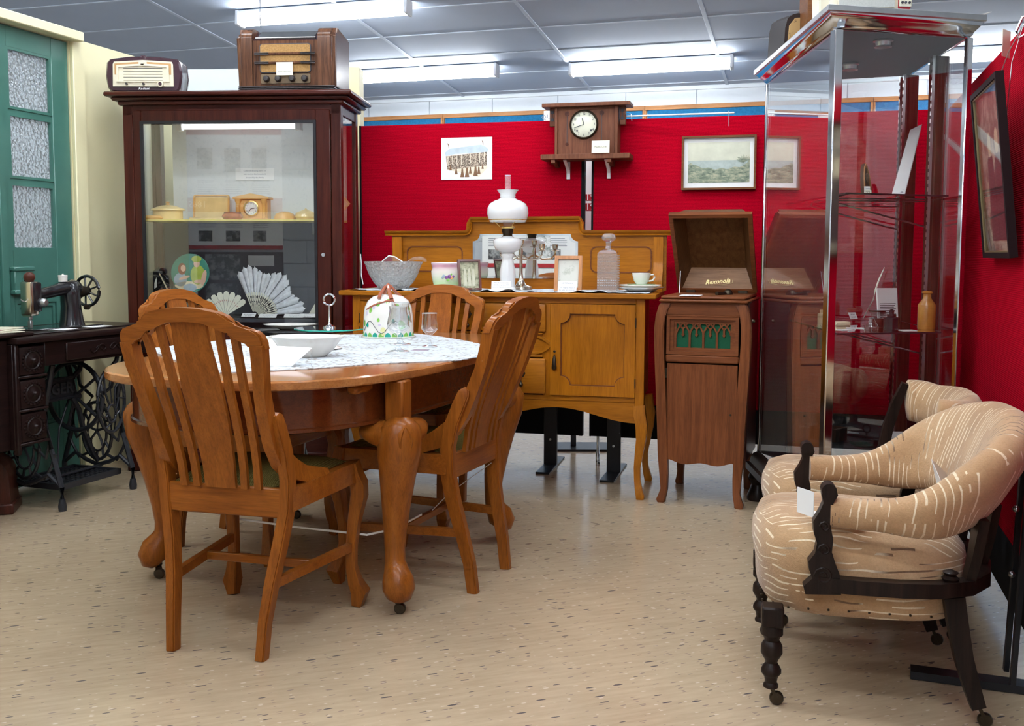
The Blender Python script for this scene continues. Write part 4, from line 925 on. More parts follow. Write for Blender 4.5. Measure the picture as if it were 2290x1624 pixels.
MB().lathe([(0.005, 0.0), (0.005, 0.03), (0.009, 0.032), (0.009, 0.07)], (0.06, 0, 0.012), 10).build('needle_bar', 'steel', hd)
MB().bb(0.048, 0.062, -0.012, 0.006, 0.008, 0.04, 0.002).build('presser_foot', 'steel', hd)
MB().lathe([(0, 0.022), (0.012, 0.02), (0.02, 0.008), (0.02, 0)], (0.10, -0.032, 0.115), 14, RX).build('tension_dial', 'steel', hd)
iron_l = MB().tube([(0.04, 0.0, 0.12), (0.02, 0, 0.125), (0.012, 0, 0.132)], 0.0025, 6).build('thread_lever', 'steel', hd)
wh = MB().tube([(0.395, 0.068 * math.cos(a), 0.155 + 0.068 * math.sin(a)) for a in [2 * PI * i / 28 for i in range(28)]], 0.0075, 8, True).build('handwheel', 'enamel', hd)
for k in range(9):
    a = 2 * PI * k / 9; MB().tube([(0.385, 0, 0.155), (0.395, 0.066 * math.cos(a), 0.155 + 0.066 * math.sin(a))], 0.0045, 6).build('spoke', 'enamel', wh)
MB().lathe([(0.026, -0.04), (0.03, -0.02), (0.024, 0.0), (0.02, 0.03), (0.01, 0.035), (0, 0.035)], (0.37, 0, 0.155), 18, Matrix.Rotation(PI / 2, 4, 'Y')).build('wheel_hub', 'bronze', wh)
MB().lathe([(0, 0), (0.012, 0.002), (0.012, 0.02), (0, 0.022)], (0.33, -0.045, 0.085), 14, RX).build('bobbin_winder', 'bronze', hd)
o = thing('porcelain_pot', 'tiny white lidded porcelain pot standing on the sewing machine arm', 'pot', SO + Matrix.Rotation(SR, 3, 'Z') @ Vector((0.25, 0.2, T0 + 0.0345 + 0.201)), 0)
MB().lathe([(0, 0), (0.019, 0), (0.020, 0.024), (0, 0.024)], seg=20).build('pot_body', 'china', o); MB().lathe([(0, 0.024), (0.021, 0.024), (0.02, 0.030), (0.004, 0.031), (0.004, 0.036), (0, 0.037)], seg=20).build('lid', 'china', o)
def sew(x, y, z): return SO + Matrix.Rotation(SR, 3, 'Z') @ Vector((x, y, T0 + z))
for x, y, a, lb in ((0.12, 0.08, 0.2, 'white card lying on treadle table left of the machine pillar'), (0.31, 0.07, -0.1, 'white card lying on treadle table before the machine pillar')):
    o = MB().bb(-0.055, 0.055, -0.035, 0.035, 0, 0.001).build('caption_card', 'white', None, sew(x, y, 0.035), (0, 0, SR + a)); tag(o, lb, 'card', 'cards on the treadle table')
    pieces('printed_text', 'greyink', o, [(-0.03, 0.03, 0.008, 0.011, 0.001, 0.0012), (-0.025, 0.02, -0.004, -0.001, 0.001, 0.0012)])
MT['magazine'] = sheet_print('pattern envelope print', (0.62, 0.60, 0.46), (0.45, 0.22, 0.20), 12, 0.45)
for k in range(3):
    o = MB().bb(-0.13, 0.15, -0.10, 0.10, 0, 0.004, 0.001).build('sewing_pattern', 'magazine', None, sew(-0.30 + 0.02 * k, 0.12 + 0.01 * k, 0.0465 + 0.0045 * k), (0, 0, SR + 0.25 * k - 0.2))
    tag(o, ['lowest worn paper sewing pattern under two others on the treadle table leaf', 'middle worn paper sewing pattern of the three on the treadle table leaf', 'topmost worn paper sewing pattern on the treadle table leaf'][k], 'paper', 'sewing patterns on the treadle table')
o = MB().bb(-0.05, 0.05, -0.03, 0.03, 0, 0.04).build('paper_slip', 'magazine', None, sew(-0.36, 0.2, 0.0605), (0.9, 0, SR)); tag(o, 'small upright paper slip at left edge on the sewing patterns', 'paper')
# bentwood cover on the floor at the left edge
q = gp(-15, 1138)
o = thing('machine_cover', 'reddish brown arched wooden machine cover on floor at left edge', 'cover', (q.x - 0.0, q.y + 0.02, 0), R(15))
MB().prism([(-0.09, 0.03)] + [(-0.085 * math.cos(t), 0.15 + 0.09 * math.sin(t)) for t in [PI * i / 12 for i in range(13)]] + [(0.09, 0.03)], -0.14, 0.02).build('arched_lid', 'bentwood', o)
MB().bb(-0.10, 0.10, -0.15, 0.03, 0, 0.045, 0.006).build('base_rim', 'bentwood', o)
# ================================================================== DINING TABLE
def se(hw, hl, n, off=0.0, N=72):
    P = []
    for i in range(N):
        a = 2 * PI * i / N; c, s = math.cos(a), math.sin(a)
        P.append(((hw - off) * math.copysign(abs(c) ** (2 / n), c), (hl - off) * math.copysign(abs(s) ** (2 / n), s)))
    return P
def rings(mb, L, cap=True):
    A = [[mb.bm.verts.new(mb.T @ Vector((x, y, z))) for x, y in P] for P, z in L]
    for a, b in zip(A, A[1:]): mb._bridge(a, b)
    if cap: mb.bm.faces.new(A[0]); mb.bm.faces.new(list(reversed(A[-1])))
    return mb
TC = (-0.603, 3.577); TR_ = -R(21.1); TH = 0.745
tab = thing('dining_table', 'polished honey-brown oval dining table with cabriole legs on casters', 'table', (*TC, 0), TR_)
HW, HL = 0.515, 0.89
rings(MB(), [(se(HW, HL, 3, .02), .717), (se(HW, HL, 3, .003), .718), (se(HW, HL, 3, 0), .722), (se(HW, HL, 3, 0), .740), (se(HW, HL, 3, .004), .7445), (se(HW, HL, 3, .008), TH)]).build('table_top', 'table_top', tab)
am = MB()
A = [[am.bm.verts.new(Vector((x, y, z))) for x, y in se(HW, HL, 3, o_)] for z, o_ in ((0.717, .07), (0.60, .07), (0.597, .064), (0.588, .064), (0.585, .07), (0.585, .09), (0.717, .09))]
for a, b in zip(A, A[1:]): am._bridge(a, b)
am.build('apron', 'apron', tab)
LEGS = [(-.455, -.46), (.455, -.46), (-.455, .37), (.455, .37)]
sec16 = [(math.cos(2 * PI * i / 16), math.sin(2 * PI * i / 16)) for i in range(16)]
for lx, ly in LEGS:
    d = Vector((math.copysign(.707, lx), math.copysign(.707, ly), 0)); b0 = Vector((lx, ly, 0)) - d * 0.02
    prof = [(.598, .030, .030), (.590, .034, .046), (.575, .040, .062), (.545, .044, .068), (.50, .040, .066), (.43, .024, .056), (.34, .008, .045), (.25, -.004, .036), (.19, -.008, .031), (.155, -.006, .031), (.13, .004, .038), (.105, .020, .048), (.078, .030, .050), (.056, .028, .040), (.044, .022, .02)]
    m = MB(); m.sweep([b0 + d * o_ + Vector((0, 0, z)) for z, o_, r in prof], sec16, d, scale=[(r, r) for z, o_, r in prof])
    lg = m.build('leg', 'table_z', tab, smooth=70)
    MB().box((b0.x + d.x * .034, b0.y + d.y * .034, 0.654), (0.062, 0.062, 0.126), 0, 0.006).build('leg_block', 'table_z', lg)
    for dx, dy in ((-math.copysign(1, lx), 0), (0, -math.copysign(1, ly))):
        dv = Vector((dx, dy, 0))
        p0 = b0 + d * 0.052
        m = MB(); m.sweep([p0 + dv * t + Vector((0, 0, z)) for t, z in ((-.03, .545), (.0, .548), (.05, .552), (.09, .558), (.118, .562), (.13, .564))], sec16, (0, 0, 1), scale=[(.056, .052), (.056, .050), (.052, .044), (.046, .036), (.036, .028), (.012, .010)])
        m.build('knee_ear', 'table_z', lg, smooth=70)
    c0 = b0 + d * 0.016
    MB().lathe([(0, 0.054), (0.013, 0.054), (0.015, 0.045), (0.008, 0.038), (0, 0.038)], (c0.x, c0.y, 0), 14).build('caster_plate', 'bronze', lg)
    cw = MB().lathe([(0, -.008), (0.014, -.008), (0.018, -.004), (0.018, .004), (0.014, .008), (0, .008)], (c0.x + .012, c0.y - .008, 0.018), 18, Matrix.Rotation(R(20), 4, 'Z') @ Matrix.Rotation(PI / 2, 4, 'X')).build('caster_wheel', 'bronze', lg)
    MB().bar([(c0.x, c0.y, 0.045), (c0.x + .004, c0.y - .002, 0.034), (c0.x + .012, c0.y - .008, 0.02)], 0.02, 0.008).build('caster_fork', 'bronze', lg)
for x, y in ((0.405, -0.60), (-0.405, -0.60), (0.405, 0.60), (-.405, .60)):
    MB().box((x, y * 0.985, 0.703), (0.035, 0.10, 0.026), 0, 0.008).build('slide_runner', 'table_x', tab)

# ------------------------------------------------------------------ dining chairs
def make_chair():
    t = thing('dining_chair', 'x', 'chair', (0, 0, 0), 0, 'dining chairs round the oval table')
    for s in (-1, 1):
        P = [(.135, 0.0, 0), (.140, .012, .10), (.150, .034, .20), (.165, .055, .30), (.182, .067, .40), (.186, .065, .48), (.186, .047, .56), (.184, .022, .62), (.183, .007, .655), (.183, .001, .668)]
        sc_ = [(.84, .82), (.88, .86), (.95, .93), (1, 1), (1, 1.05), (1, 1), (1, 1), (1, 1), (0.95, 0.9), (0.6, 0.45)]
        m = MB(); m.bar([(s * x, y, z) for x, y, z in P], 0.032, 0.044, (0, 1, 0), sc_); bmesh.ops.bevel(m.bm, geom=[e for e in m.bm.edges if abs((e.verts[0].co - e.verts[1].co).normalized().z) > .6], offset=.004, segments=2, affect='EDGES')
        m.build('leg', 'table_z', t)
        F = [(.205, .440, .455), (.210, .446, .42), (.221, .458, .385), (.222, .460, .35), (.210, .447, .27), (.203, .440, .19), (.202, .440, .13), (.210, .448, .08), (.222, .462, .045), (.214, .452, 0.0)]
        fs = [(1.0, 1.0), (1.05, 1.05), (1.1, 1.1), (1.05, 1.05), (.82, .82), (.72, .72), (.72, .72), (.9, .9), (1.15, 1.15), (.72, .72)]
        m = MB(); m.bar([(s * x, y, z) for x, y, z in F], 0.042, 0.042, (s * .0, 1, 0), fs); bmesh.ops.bevel(m.bm, geom=[e for e in m.bm.edges if abs((e.verts[0].co - e.verts[1].co).normalized().z) > .6], offset=.003, segments=1, affect='EDGES')
        m.build('leg', 'table_z', t)
        ST = [(.188, -.083, .862), (.184, -.068, .80), (.174, -.045, .73), (.168, -.015, .66), (.166, .02, .59), (.168, .055, .54), (.174, .105, .50), (.181, .16, .474), (.190, .225, .462), (.197, .27, .458)]
        m = MB(); m.bar([(s * x, y, z) for x, y, z in ST], 0.032, 0.042, (0, 1, .2), [(1.1, .9), (1.05, .85), (1, .85), (1, .95), (1, 1.15), (1, 1.35), (1, 1.4), (1, 1.15), (1, .8), (1, .35)])
        m.build('stile', 'table_z', t)
        m = MB(); m.bar([(s * .186, .067, .425), (s * .21, .44, .425)], 0.028, 0.064).build('seat_rail', 'table_x', t)
        MB().bar([(s * .150, .034, .198), (s * .203, .435, .192)], 0.018, 0.026).build('stretcher', 'table_x', t)
    MB().bb(-.172, .172, .050, .074, .375, .458, .004).build('seat_rail', 'table_x', t)
    MB().bb(-.20, .20, .432, .456, .395, .457, .003).build('seat_rail', 'table_x', t)
    MB().bb(-.176, .176, .228, .245, .183, .207, .002).build('stretcher', 'table_x', t)
    tp = [(-.209, .848), (-.208, .870), (-.203, .884), (-.192, .894), (-.176, .898), (-.150, .900), (-.138, .904), (-.131, .913), (-.126, .925), (-.116, .934), (-.095, .941), (-.05, .950), (0, .953)]
    bt = [(-.172, .842), (-.170, .858), (-.164, .867), (-.152, .871), (-.138, .872), (-.124, .875), (-.112, .885), (-.102, .898), (-.088, .905), (-.05, .913), (0, .917)]
    top = tp + [(-x, z) for x, z in reversed(tp[:-1])]; bot = bt + [(-x, z) for x, z in reversed(bt[:-1])]
    poly = top + list(reversed(bot))
    m = MB(); 
    m.prism(poly, -.017, .017)
    bmesh.ops.bevel(m.bm, geom=[e for e in m.bm.edges if abs(e.verts[0].co.y - e.verts[1].co.y) < 1e-5], offset=.006, segments=2, affect='EDGES')
    for v in m.bm.verts: v.co.y += -.088 - (v.co.z - .88) * .32 - 0.9 * (0.04 - v.co.x ** 2) * 0.25
    m.build('crest_rail', 'table_x', t)
    SP = [(-.102, .922), (-.088, .86), (-.066, .80), (-.042, .73), (-.012, .655), (.014, .58), (.030, .52), (.040, .455)]
    m = MB(); m.bar([(0, y, z) for y, z in SP], 1.0, 0.011, (0, 1, 0), [(w, 1) for w in (.098, .103, .110, .116, .112, .102, .095, .092)]); m.build('splat', 'table_z', t)
    for x0, x1 in ((.086, .072), (.130, .112)):
        for s in (-1, 1):
            m = MB(); n = len(SP); m.bar([(s * (x0 + (x1 - x0) * i / (n - 1)), y, min(z, .915 if x0 < .1 else .886)) for i, (y, z) in enumerate(SP)], 0.020, 0.013, (0, 1, 0)); m.build('slat', 'table_z', t)
    m = MB()
    def seat(u, v):
        y = .062 + (.428 - .062) * v; w = .160 + (.195 - .160) * v; e = (1 - (2 * u - 1) ** 4) * (1 - (2 * v - 1) ** 4)
        return ((2 * u - 1) * w, y, .458 + .030 * e ** .5)
    m.grid(seat, 14, 14); m.build('seat_pad', 'olive', t, smooth=60)
    m = MB(); m.bb(-.17, .17, .06, .43, .43, .458).build('seat_frame', 'table_x', t)
    return t
ch0 = make_chair()
CH_ = [((-.80, 2.66, 0), -R(14.8), 'honey wood dining chair nearest the camera, back turned, green velvet seat'),
       ((-.071, 3.293, 0), R(67.8), 'honey wood dining chair at right side of table, seen from its back corner'),
       ((-1.19, 3.80, 0), -R(111), 'honey wood dining chair on the far left of table before the glass cabinet'),
       ((-.345, 4.42, 0), PI - R(17), 'honey wood dining chair at far end of table in front of sideboard')]
chairs = []
for k, (l, a, lb) in enumerate(CH_):
    c = ch0 if k == 0 else copy_tree(ch0)
    c.location = l; c.rotation_euler = (0, 0, a); c['label'] = lb; chairs.append(c)
def chp(k, x, y, z): l, a, _ = CH_[k]; return Vector(l) + Matrix.Rotation(a, 3, 'Z') @ Vector((x, y, z))
pA = [chp(0, -.235, .465, .245), chp(0, .0, .474, .228), chp(0, .232, .472, .222), chp(0, .24, .47, .222), chp(0, .30, .56, .222), Vector((-.30, 3.30, .222))]
o = MB().bar(pA, 0.003, 0.006).build('cord', 'china', None); tag(o, 'white tape tied across front legs of the nearest dining chair', 'cord')
o = MB().tube([chp(1, .15, .06, .365), chp(1, .08, .19, .26), chp(1, .02, .225, .212)], 0.0015, 5).build('string', 'china', None); tag(o, 'thin white string hanging below seat of the right dining chair', 'string')
# small paper tags tied to chair backs
for k, (ch, x, lb) in enumerate([(0, .19, 'tiny white paper tag on right stile of nearest dining chair'), (1, -.19, 'tiny white paper tag on left stile of the right dining chair')]):
    p = chp(ch, x, -.06, .775); o = MB().bb(-.001, .001, -.004, .004, -.016, .016).build('paper_tag', 'white', None, p, (0, .25, CH_[ch][1])); tag(o, lb, 'tag')
p = chp(1, -.12, .33, .487)
o = MB().bb(-.04, .04, -.03, .03, 0, .001).build('paper_tag', 'white', None, p, (0.2, .5, 1)); tag(o, 'white card lying on the seat of the right dining chair', 'card')

# ------------------------------------------------------------------ table cloth
def flat(mb, poly, z0, z1):
    a = [mb.bm.verts.new(mb.T @ Vector((x, y, z0))) for x, y in poly]; b = [mb.bm.verts.new(mb.T @ Vector((x, y, z1))) for x, y in poly]
    mb.bm.faces.new(list(reversed(a))); mb.bm.faces.new(b); n = len(poly)
    for i in range(n): mb.bm.faces.new((a[i], a[(i + 1) % n], b[(i + 1) % n], b[i]))
    return mb
cpx = [(331, 782), (397, 808), (470, 836), (600, 831), (700, 826), (840, 815), (1028, 807), (1090, 795), (1118, 780), (1060, 769), (1039, 764), (985, 755), (930, 748), (800, 750), (690, 751), (600, 754), (470, 766)]
CPt = [gp(u, v, TH) for u, v in cpx]
cx_, cy_ = sum(p.x for p in CPt) / len(CPt), sum(p.y for p in CPt) / len(CPt)
poly = []; acc = 0
for i in range(len(CPt)):
    a, b = CPt[i], CPt[(i + 1) % len(CPt)]; L_ = (b - a).length; n = max(2, int(L_ / 0.008)); nrm = Vector(((b - a).y, -(b - a).x, 0)).normalized()
    for j in range(n):
        p = a + (b - a) * (j / n); s_ = acc + L_ * j / n
        k = 0.006 * abs(math.sin(s_ * PI / 0.055)) + 0.002 * math.sin(s_ * 200)
        poly.append((p.x - nrm.x * 0 + (p.x - cx_) * 0 + nrm.x * k * (1 if (nrm.x * (p.x - cx_) + nrm.y * (p.y - cy_)) > 0 else -1), p.y + nrm.y * k * (1 if (nrm.x * (p.x - cx_) + nrm.y * (p.y - cy_)) > 0 else -1)))
    acc += L_
o = flat(MB(), poly, TH + .0005, TH + .0035).build('tablecloth', 'lace', None); tag(o, 'white crochet lace cloth with scalloped edge on the oval table', 'tablecloth')
TZ2 = TH + 0.0038
def tp_(u, v, h=TZ2): return gp(u, v, h)
# glass sandwich plate with ring handle
p = tp_(737, 743)
o = thing('cake_plate', 'round green-edged glass cake plate with chrome ring handle on table', 'plate', p, R(8))
MB().lathe([(0, 0.0), (0.03, 0.0), (0.03, 0.012), (0, 0.012)], seg=24).build('foot', 'vessel', o)
MB().lathe([(0, .012), (.148, .012), (.150, .015), (.148, .018), (0, .018)], seg=64).build('glass_disc', 'vessel', o)
MB().lathe([(.148, .012), (.1515, .0135), (.1515, .0165), (.148, .018)], seg=64).build('rim', 'greenedge', o)
MB().lathe([(0.0, .018), (.030, .018), (.026, .026), (.010, .032), (.005, .04), (.0045, .115), (.007, .118), (0, .118)], seg=20).build('handle_rod', 'chrome', o)
MB().tube([(0.024 * math.cos(a), 0, .141 + .024 * math.sin(a)) for a in [2 * PI * i / 28 for i in range(28)]], 0.0045, 8, True, up=(0, 1, 0)).build('handle_ring', 'chrome', o)
# cheese dome
p = tp_(864, 757)
dm = thing('cheese_dome', 'white majolica cheese dome with leaves and brown branch handle', 'cheese dish', (p.x, p.y + .07, TZ2), R(5))
q = Matrix.Diagonal((1, .78, 1, 1))
dp = [(0.0, .176), (.03, .175), (.060, .167), (.082, .150), (.095, .125), (.1, .09), (.102, .04), (.103, .006), (.103, 0)]
MB().lathe(list(reversed(dp)), seg=40, M=q).build('dome', 'china', dm, smooth=60)
MB().lathe([(0, 0), (.110, 0), (.112, .004), (.104, .006), (0, .006)], seg=40, M=q).build('under_plate', 'china', dm)
MT['grassgreen'] = plain('painted leaf green', (0.20, 0.48, 0.08), 0.2, coat=0.4, var=.3, nscale=60); MT['teal'] = plain('painted teal', (0.0, 0.30, 0.22), 0.2, coat=0.4)
MT['yellowflower'] = plain('painted pale yellow', (0.75, 0.72, 0.35), 0.2, coat=.4); MT['branch'] = plain('glazed brown branch', (0.36, 0.11, 0.06), 0.15, coat=0.6, var=.2)
MT['lilac'] = plain('painted lilac', (0.62, 0.55, 0.68), 0.2, coat=.4)
def dome_pt(a, z, off=0.001):
    for (r1, z1), (r0, z0) in zip(dp, dp[1:]):
        if z0 <= z <= z1: r = r0 + (r1 - r0) * (z - z0) / (z1 - z0 + 1e-9); break
    else: r = .02
    return Vector(((r + off) * math.cos(a), (r + off) * .78 * math.sin(a), z))
def dome_leaf(a, z, w, h, rot, mt, nm):
    P = []
    for i in range(12):
        t = 2 * PI * i / 12; x = w * math.cos(t) * (1 - .35 * math.sin(t)); y = h * math.sin(t)
        P.append(dome_pt(a + (x * math.cos(rot) - y * math.sin(rot)) / .1, max(.004, z + x * math.sin(rot) + y * math.cos(rot)), .0012))
    m = MB(); m.bm.faces.new([m.bm.verts.new(v) for v in P]); c = dome_pt(a, z, .003)
    bmesh.ops.poke(m.bm, faces=m.bm.faces[:])
    m.build(nm, mt, dm, smooth=80)
for k in range(24):
    dome_leaf(2 * PI * k / 24, .012, .011, .011, 0, 'grassgreen' if k % 2 else 'teal', 'painted_grass')
for a, z, w, h, r_, mt in ((-1.0, .055, .016, .02, .4, 'grassgreen'), (-2.35, .115, .007, .014, -.3, 'grassgreen'), (-2.0, .14, .009, .012, -.8, 'grassgreen'), (-1.55, .15, .012, .009, .6, 'grassgreen'), (-1.15, .135, .009, .006, 0, 'grassgreen'), (-2.75, .06, .008, .014, 0, 'grassgreen'), (-2.5, .055, .007, .011, 0, 'teal'),
    (-1.35, .07, .007, .009, 0, 'teal'), (-1.95, .075, .006, .008, 0, 'grassgreen'), (-1.75, .035, .011, .011, 0, 'yellowflower'), (-1.75, .018, .006, .008, 0, 'yellowflower'), (-2.6, .10, .007, .010, 0, 'lilac'), (-1.9, .055, .006, .005, 0, 'lilac'), (-1.45, .11, .007, .009, 0, 'lilac'), (-2.2, .125, .006, .008, .5, 'lilac'), (-.6, .08, .008, .012, 0, 'teal'), (-.5, .12, .008, .01, 0, 'grassgreen')):
    dome_leaf(a, z, w, h, r_, mt, 'painted_leaf')
MB().tube([dome_pt(-2.85 + i * .13, .045 + .025 * math.sin(i * .75 - 1.2), .001) for i in range(14)], .0012, 5).build('painted_stem', 'ink', dm)
for pts, r0 in (([(-.035, -.055, .160), (-.03, -.04, .178), (-.012, -.01, .205), (0, 0, .212)], .008), ([(.015, -.058, .158), (.008, -.04, .18), (.002, -.015, .207), (0, 0, .212)], .009), ([(.05, .0, .165), (.03, 0, .185), (.01, 0, .208), (0, 0, .212)], .007), ([(-.02, .05, .165), (-.01, .02, .19), (0, 0, .21)], .007)):
    MB().tube(pts, [r0, r0 * .9, r0 * .9, r0][:len(pts)], 8).build('branch_handle', 'branch', dm)
MB().tube([dome_pt(-1.35, .152, .002), dome_pt(-1.7, .150, .002), dome_pt(-2.1, .138, .002), dome_pt(-2.4, .125, .002), dome_pt(-2.65, .115, .002)], [.005, .005, .004, .0035, .002], 7).build('branch_twig', 'branch', dm)
MB().tube([dome_pt(-1.3, .155, .002), dome_pt(-1.25, .145, .002), dome_pt(-1.22, .13, .002)], [.005, .004, .002], 7).build('branch_twig', 'branch', dm)
# goblets
def goblet(u, v, rimy, wr, wb, base, lb):
    p = tp_(u, v); Zs = p.y
    h = pt(u, rimy, Zs).z - TZ2
    o = thing('goblet', lb, 'glass', (p.x, p.y, TZ2), 0, 'stemmed glasses on the table')
    hs = h * .36
    pr = [(0, .004), (base * .35, .008), (.006, .018), (.0045, hs * .5), (.0055, hs * .8), (.010, hs), (wb * .8, hs + (h - hs) * .18), (wb, hs + (h - hs) * .28), (wb * .93, hs + (h - hs) * .5), (wr * .95, h * .9), (wr, h), (wr - .0015, h), (wr * .93, h * .9), (wb * .9, hs + (h - hs) * .5), (wb * .97 - .002, hs + (h - hs) * .3), (wb * .7, hs + (h - hs) * .2), (0, hs + .008)]
    MB().lathe([(0, 0)] + [(base, 0), (base, .003)] + pr[1:], seg=32).build('bowl_and_stem', 'vessel', o, smooth=50)
    m = MB(); m.lathe([(base - .0005, .0), (base + .0008, .0018), (base - .0005, .0032)], seg=6 * 4).build('foot_rim', 'milk', o)
    MB().lathe([(wr + .0004, h - .0012), (wr + .0004, h + .0004), (wr - .0018, h + .0004)], seg=32).build('rim', 'milk', o)
    return o
goblet(891, 787, 685, .031, .040, .039, 'tall stemmed glass goblet in front, before the cheese dome')
goblet(896, 771, 677, .034, .042, .039, 'tall stemmed glass goblet standing just behind the front one')
goblet(961, 776, 700, .028, .031, .028, 'small stemmed wine glass right of the cheese dome')
p = tp_(938, 783); o = flat(MB(), [(-.03, -.02), (.03, -.025), (.035, .015), (-.02, .02)], 0, .001).build('caption_card', 'lilac', None, (p.x, p.y, TZ2)); tag(o, 'small mauve card lying beside foot of the small wine glass', 'card')
# oval bowl with flower spray
p = tp_(678, 801)
bw = thing('serving_bowl', 'cream oval china bowl with fluted rim and painted orange roses', 'bowl', (p.x, p.y + .06, TZ2), 0)
fr_ = lambda a, z: 1 + (.035 * math.cos(10 * a) * max(0, (z - .02) / .05))
MB().lathe([(0, 0), (.062, 0), (.066, .004), (.088, .02), (.104, .045), (.112, .058), (.122, .066), (.120, .068), (.108, .060), (.098, .046), (.08, .022), (.05, .008), (0, .007)], seg=60, M=Matrix.Diagonal((1, .72, 1, 1)), fr=fr_).build('bowl_body', 'china', bw, smooth=60)
MT['rose'] = plain('painted orange rose', (0.72, 0.32, 0.14), 0.2, coat=.4, var=.4, nscale=90)
for x, z, r_, mt in ((-.02, .050, .007, 'rose'), (-.012, .048, .006, 'rose'), (-.03, .047, .006, 'grassgreen'), (.002, .046, .0045, 'rose'), (-.04, .049, .004, 'rose'), (-.004, .053, .004, 'grassgreen'), (.012, .047, .003, 'rose')):
    MB().sphere((x, .72 * math.sqrt(max(0, (.0965 + (z - .046) * .75) ** 2 - x * x)) - .002, z), r_, 10, (1, .35, .8)).build('painted_flower', mt, bw)
# pedestal base behind the bowl
p = tp_(655, 783)
o = thing('pedestal_dish', 'pale green white pottery pedestal stand behind the oval bowl', 'dish', (p.x, p.y + .05, TZ2), 0)
MB().lathe([(.155, 0), (.165, .004), (.15, .010), (.12, .022), (.10, .040), (.09, .040), (.09, 0)], seg=48, close=True, M=Matrix.Diagonal((1, .7, 1, 1))).build('flared_base', 'china', o, smooth=50)
# white information sheet on a clear easel
a, b, c, d = gp(543, 813, TZ2 + .002), gp(652, 819, TZ2 + .002), gp(698, 778, TZ2 + .055), gp(590, 772, TZ2 + .055)
o = thing('sign_sheet', 'blank white information sheet on clear easel, lying before the oval bowl', 'sign', a)
m = MB(); vs = [m.bm.verts.new(v - a) for v in (a, b, c, d)]; vs2 = [m.bm.verts.new(v - a + Vector((0, .0, -.002))) for v in (a, b, c, d)]
m.bm.faces.new(vs); m.bm.faces.new(list(reversed(vs2)))
for i in range(4): m.bm.faces.new((vs[i], vs2[i], vs2[(i + 1) % 4], vs[(i + 1) % 4]))
m.build('sheet', 'white', o)
MB().bar([c - a - Vector((0.003, 0, 0.003)), Vector((c.x - a.x - .004, c.y - a.y + .01, 0))], 0.003, 0.012).build('easel_leg', 'vessel', o)
MB().bar([d - a - Vector((0.003, 0, 0.003)), Vector((d.x - a.x - .004, d.y - a.y + .01, 0))], 0.003, 0.012).build('easel_leg', 'vessel', o)
# black occasional table with a dish between the dining table and the cabinet
o = thing('occasional_table', 'small black oval occasional table in front of the glass cabinet', 'table', (-.98, 4.63, 0))
rings(MB(), [(se(.20, .15, 2.2, .01), .715), (se(.20, .15, 2.2, 0), .72), (se(.20, .15, 2.2, 0), .735), (se(.20, .15, 2.2, .008), .74)]).build('table_top', 'enamel', o)
MB().lathe([(0, .03), (.03, .03), (.045, .1), (.02, .2), (.03, .4), (.02, .6), (.05, .715), (0, .715)], seg=20).build('pedestal', 'enamel', o)
for k in range(3):
    a_ = 2 * PI * k / 3; MB().tube([(0, 0, .12), (.1 * math.cos(a_), .1 * math.sin(a_), .09), (.17 * math.cos(a_), .15 * math.sin(a_), .014)], [.016, .014, .012], 8).build('foot', 'enamel', o)
o = MB().lathe([(0, 0), (.05, 0), (.07, .008), (.12, .022), (.125, .024), (.118, .024), (.07, .012), (0, .006)], seg=40, M=Matrix.Diagonal((1, .8, 1, 1)), fr=lambda a, z: 1 + .03 * math.cos(8 * a) * z / .024).build('platter', 'china', None, (-1.02, 4.62, .7405)); tag(o, 'cream shallow platter on the black occasional table', 'platter')
# ================================================================== SIDEBOARD (local x to the left is negative, origin at right front corner of the top)
BO = (.634, 4.36); BY = 13
sb = thing('sideboard', 'honey oak sideboard with shaped mirror back, cabriole legs and dark drop handles', 'sideboard', (*BO, 0), -R(BY))
def sp(mb, nm, mt='side_x', par=None, **k): return mb.build(nm, mt, par or sb, **k)
TPZ = .918
sp(MB().bb(-1.483, -.010, 0, .47, .895, TPZ, .004), 'worktop')
bx0, bx1 = -1.425, -.06
sp(MB().bb(bx0 + .02, bx1 - .02, .05, .45, .44, .895), 'carcase')
# face frame
for x0, x1 in ((bx0, bx0 + .040), (bx1 - .040, bx1)):
    sp(MB().bb(x0, x1, .03, .07, .40, .895, .002), 'corner_stile', 'side_z')
for x0, x1 in ((-.515, -.482), (-1.003, -.970)): sp(MB().bb(x0, x1, .03, .07, .44, .87, .001), 'stile', 'side_z')
sp(MB().bb(bx0 + .04, bx1 - .04, .03, .07, .870, .895, .001), 'top_rail'); sp(MB().bb(bx0 + .04, bx1 - .04, .03, .07, .435, .456, .001), 'bottom_rail')
sp(MB().bb(-.97, -.515, .032, .07, .628, .738, .001), 'fret_board')
# shaped apron
N = 48; up_ = []
x0, x1 = bx0 + .035, bx1 - .035
for i in range(N + 1):
    x = x0 + (x1 - x0) * i / N; c = (x - (x0 + x1) / 2) / ((x1 - x0) / 2); ac = abs(c)
    z = .405 if False else .395
    z = .372 + .030 * math.cos((ac - .45) * 2 * PI / 1.1) if ac > .10 else .372 + .030 * math.cos((.10 - .45) * 2 * PI / 1.1) - (.10 - ac) * .12
    up_.append((x, z))
ap = MB(); A = [[ap.bm.verts.new(Vector((x, y, z))) for x, z in up_] for y in (.034, .060)]; B = [[ap.bm.verts.new(Vector((x, y, .436))) for x, z in up_] for y in (.034, .060)]
for a, b in ((A[0], A[1]), (A[1], B[1]), (B[1], B[0]), (B[0], A[0])): ap._bridge(a, b, False)
ap.bm.faces.new((A[0][0], B[0][0], B[1][0], A[1][0])); ap.bm.faces.new((A[0][-1], A[1][-1], B[1][-1], B[0][-1]))
sp(ap, 'apron', 'side_x', smooth=60)
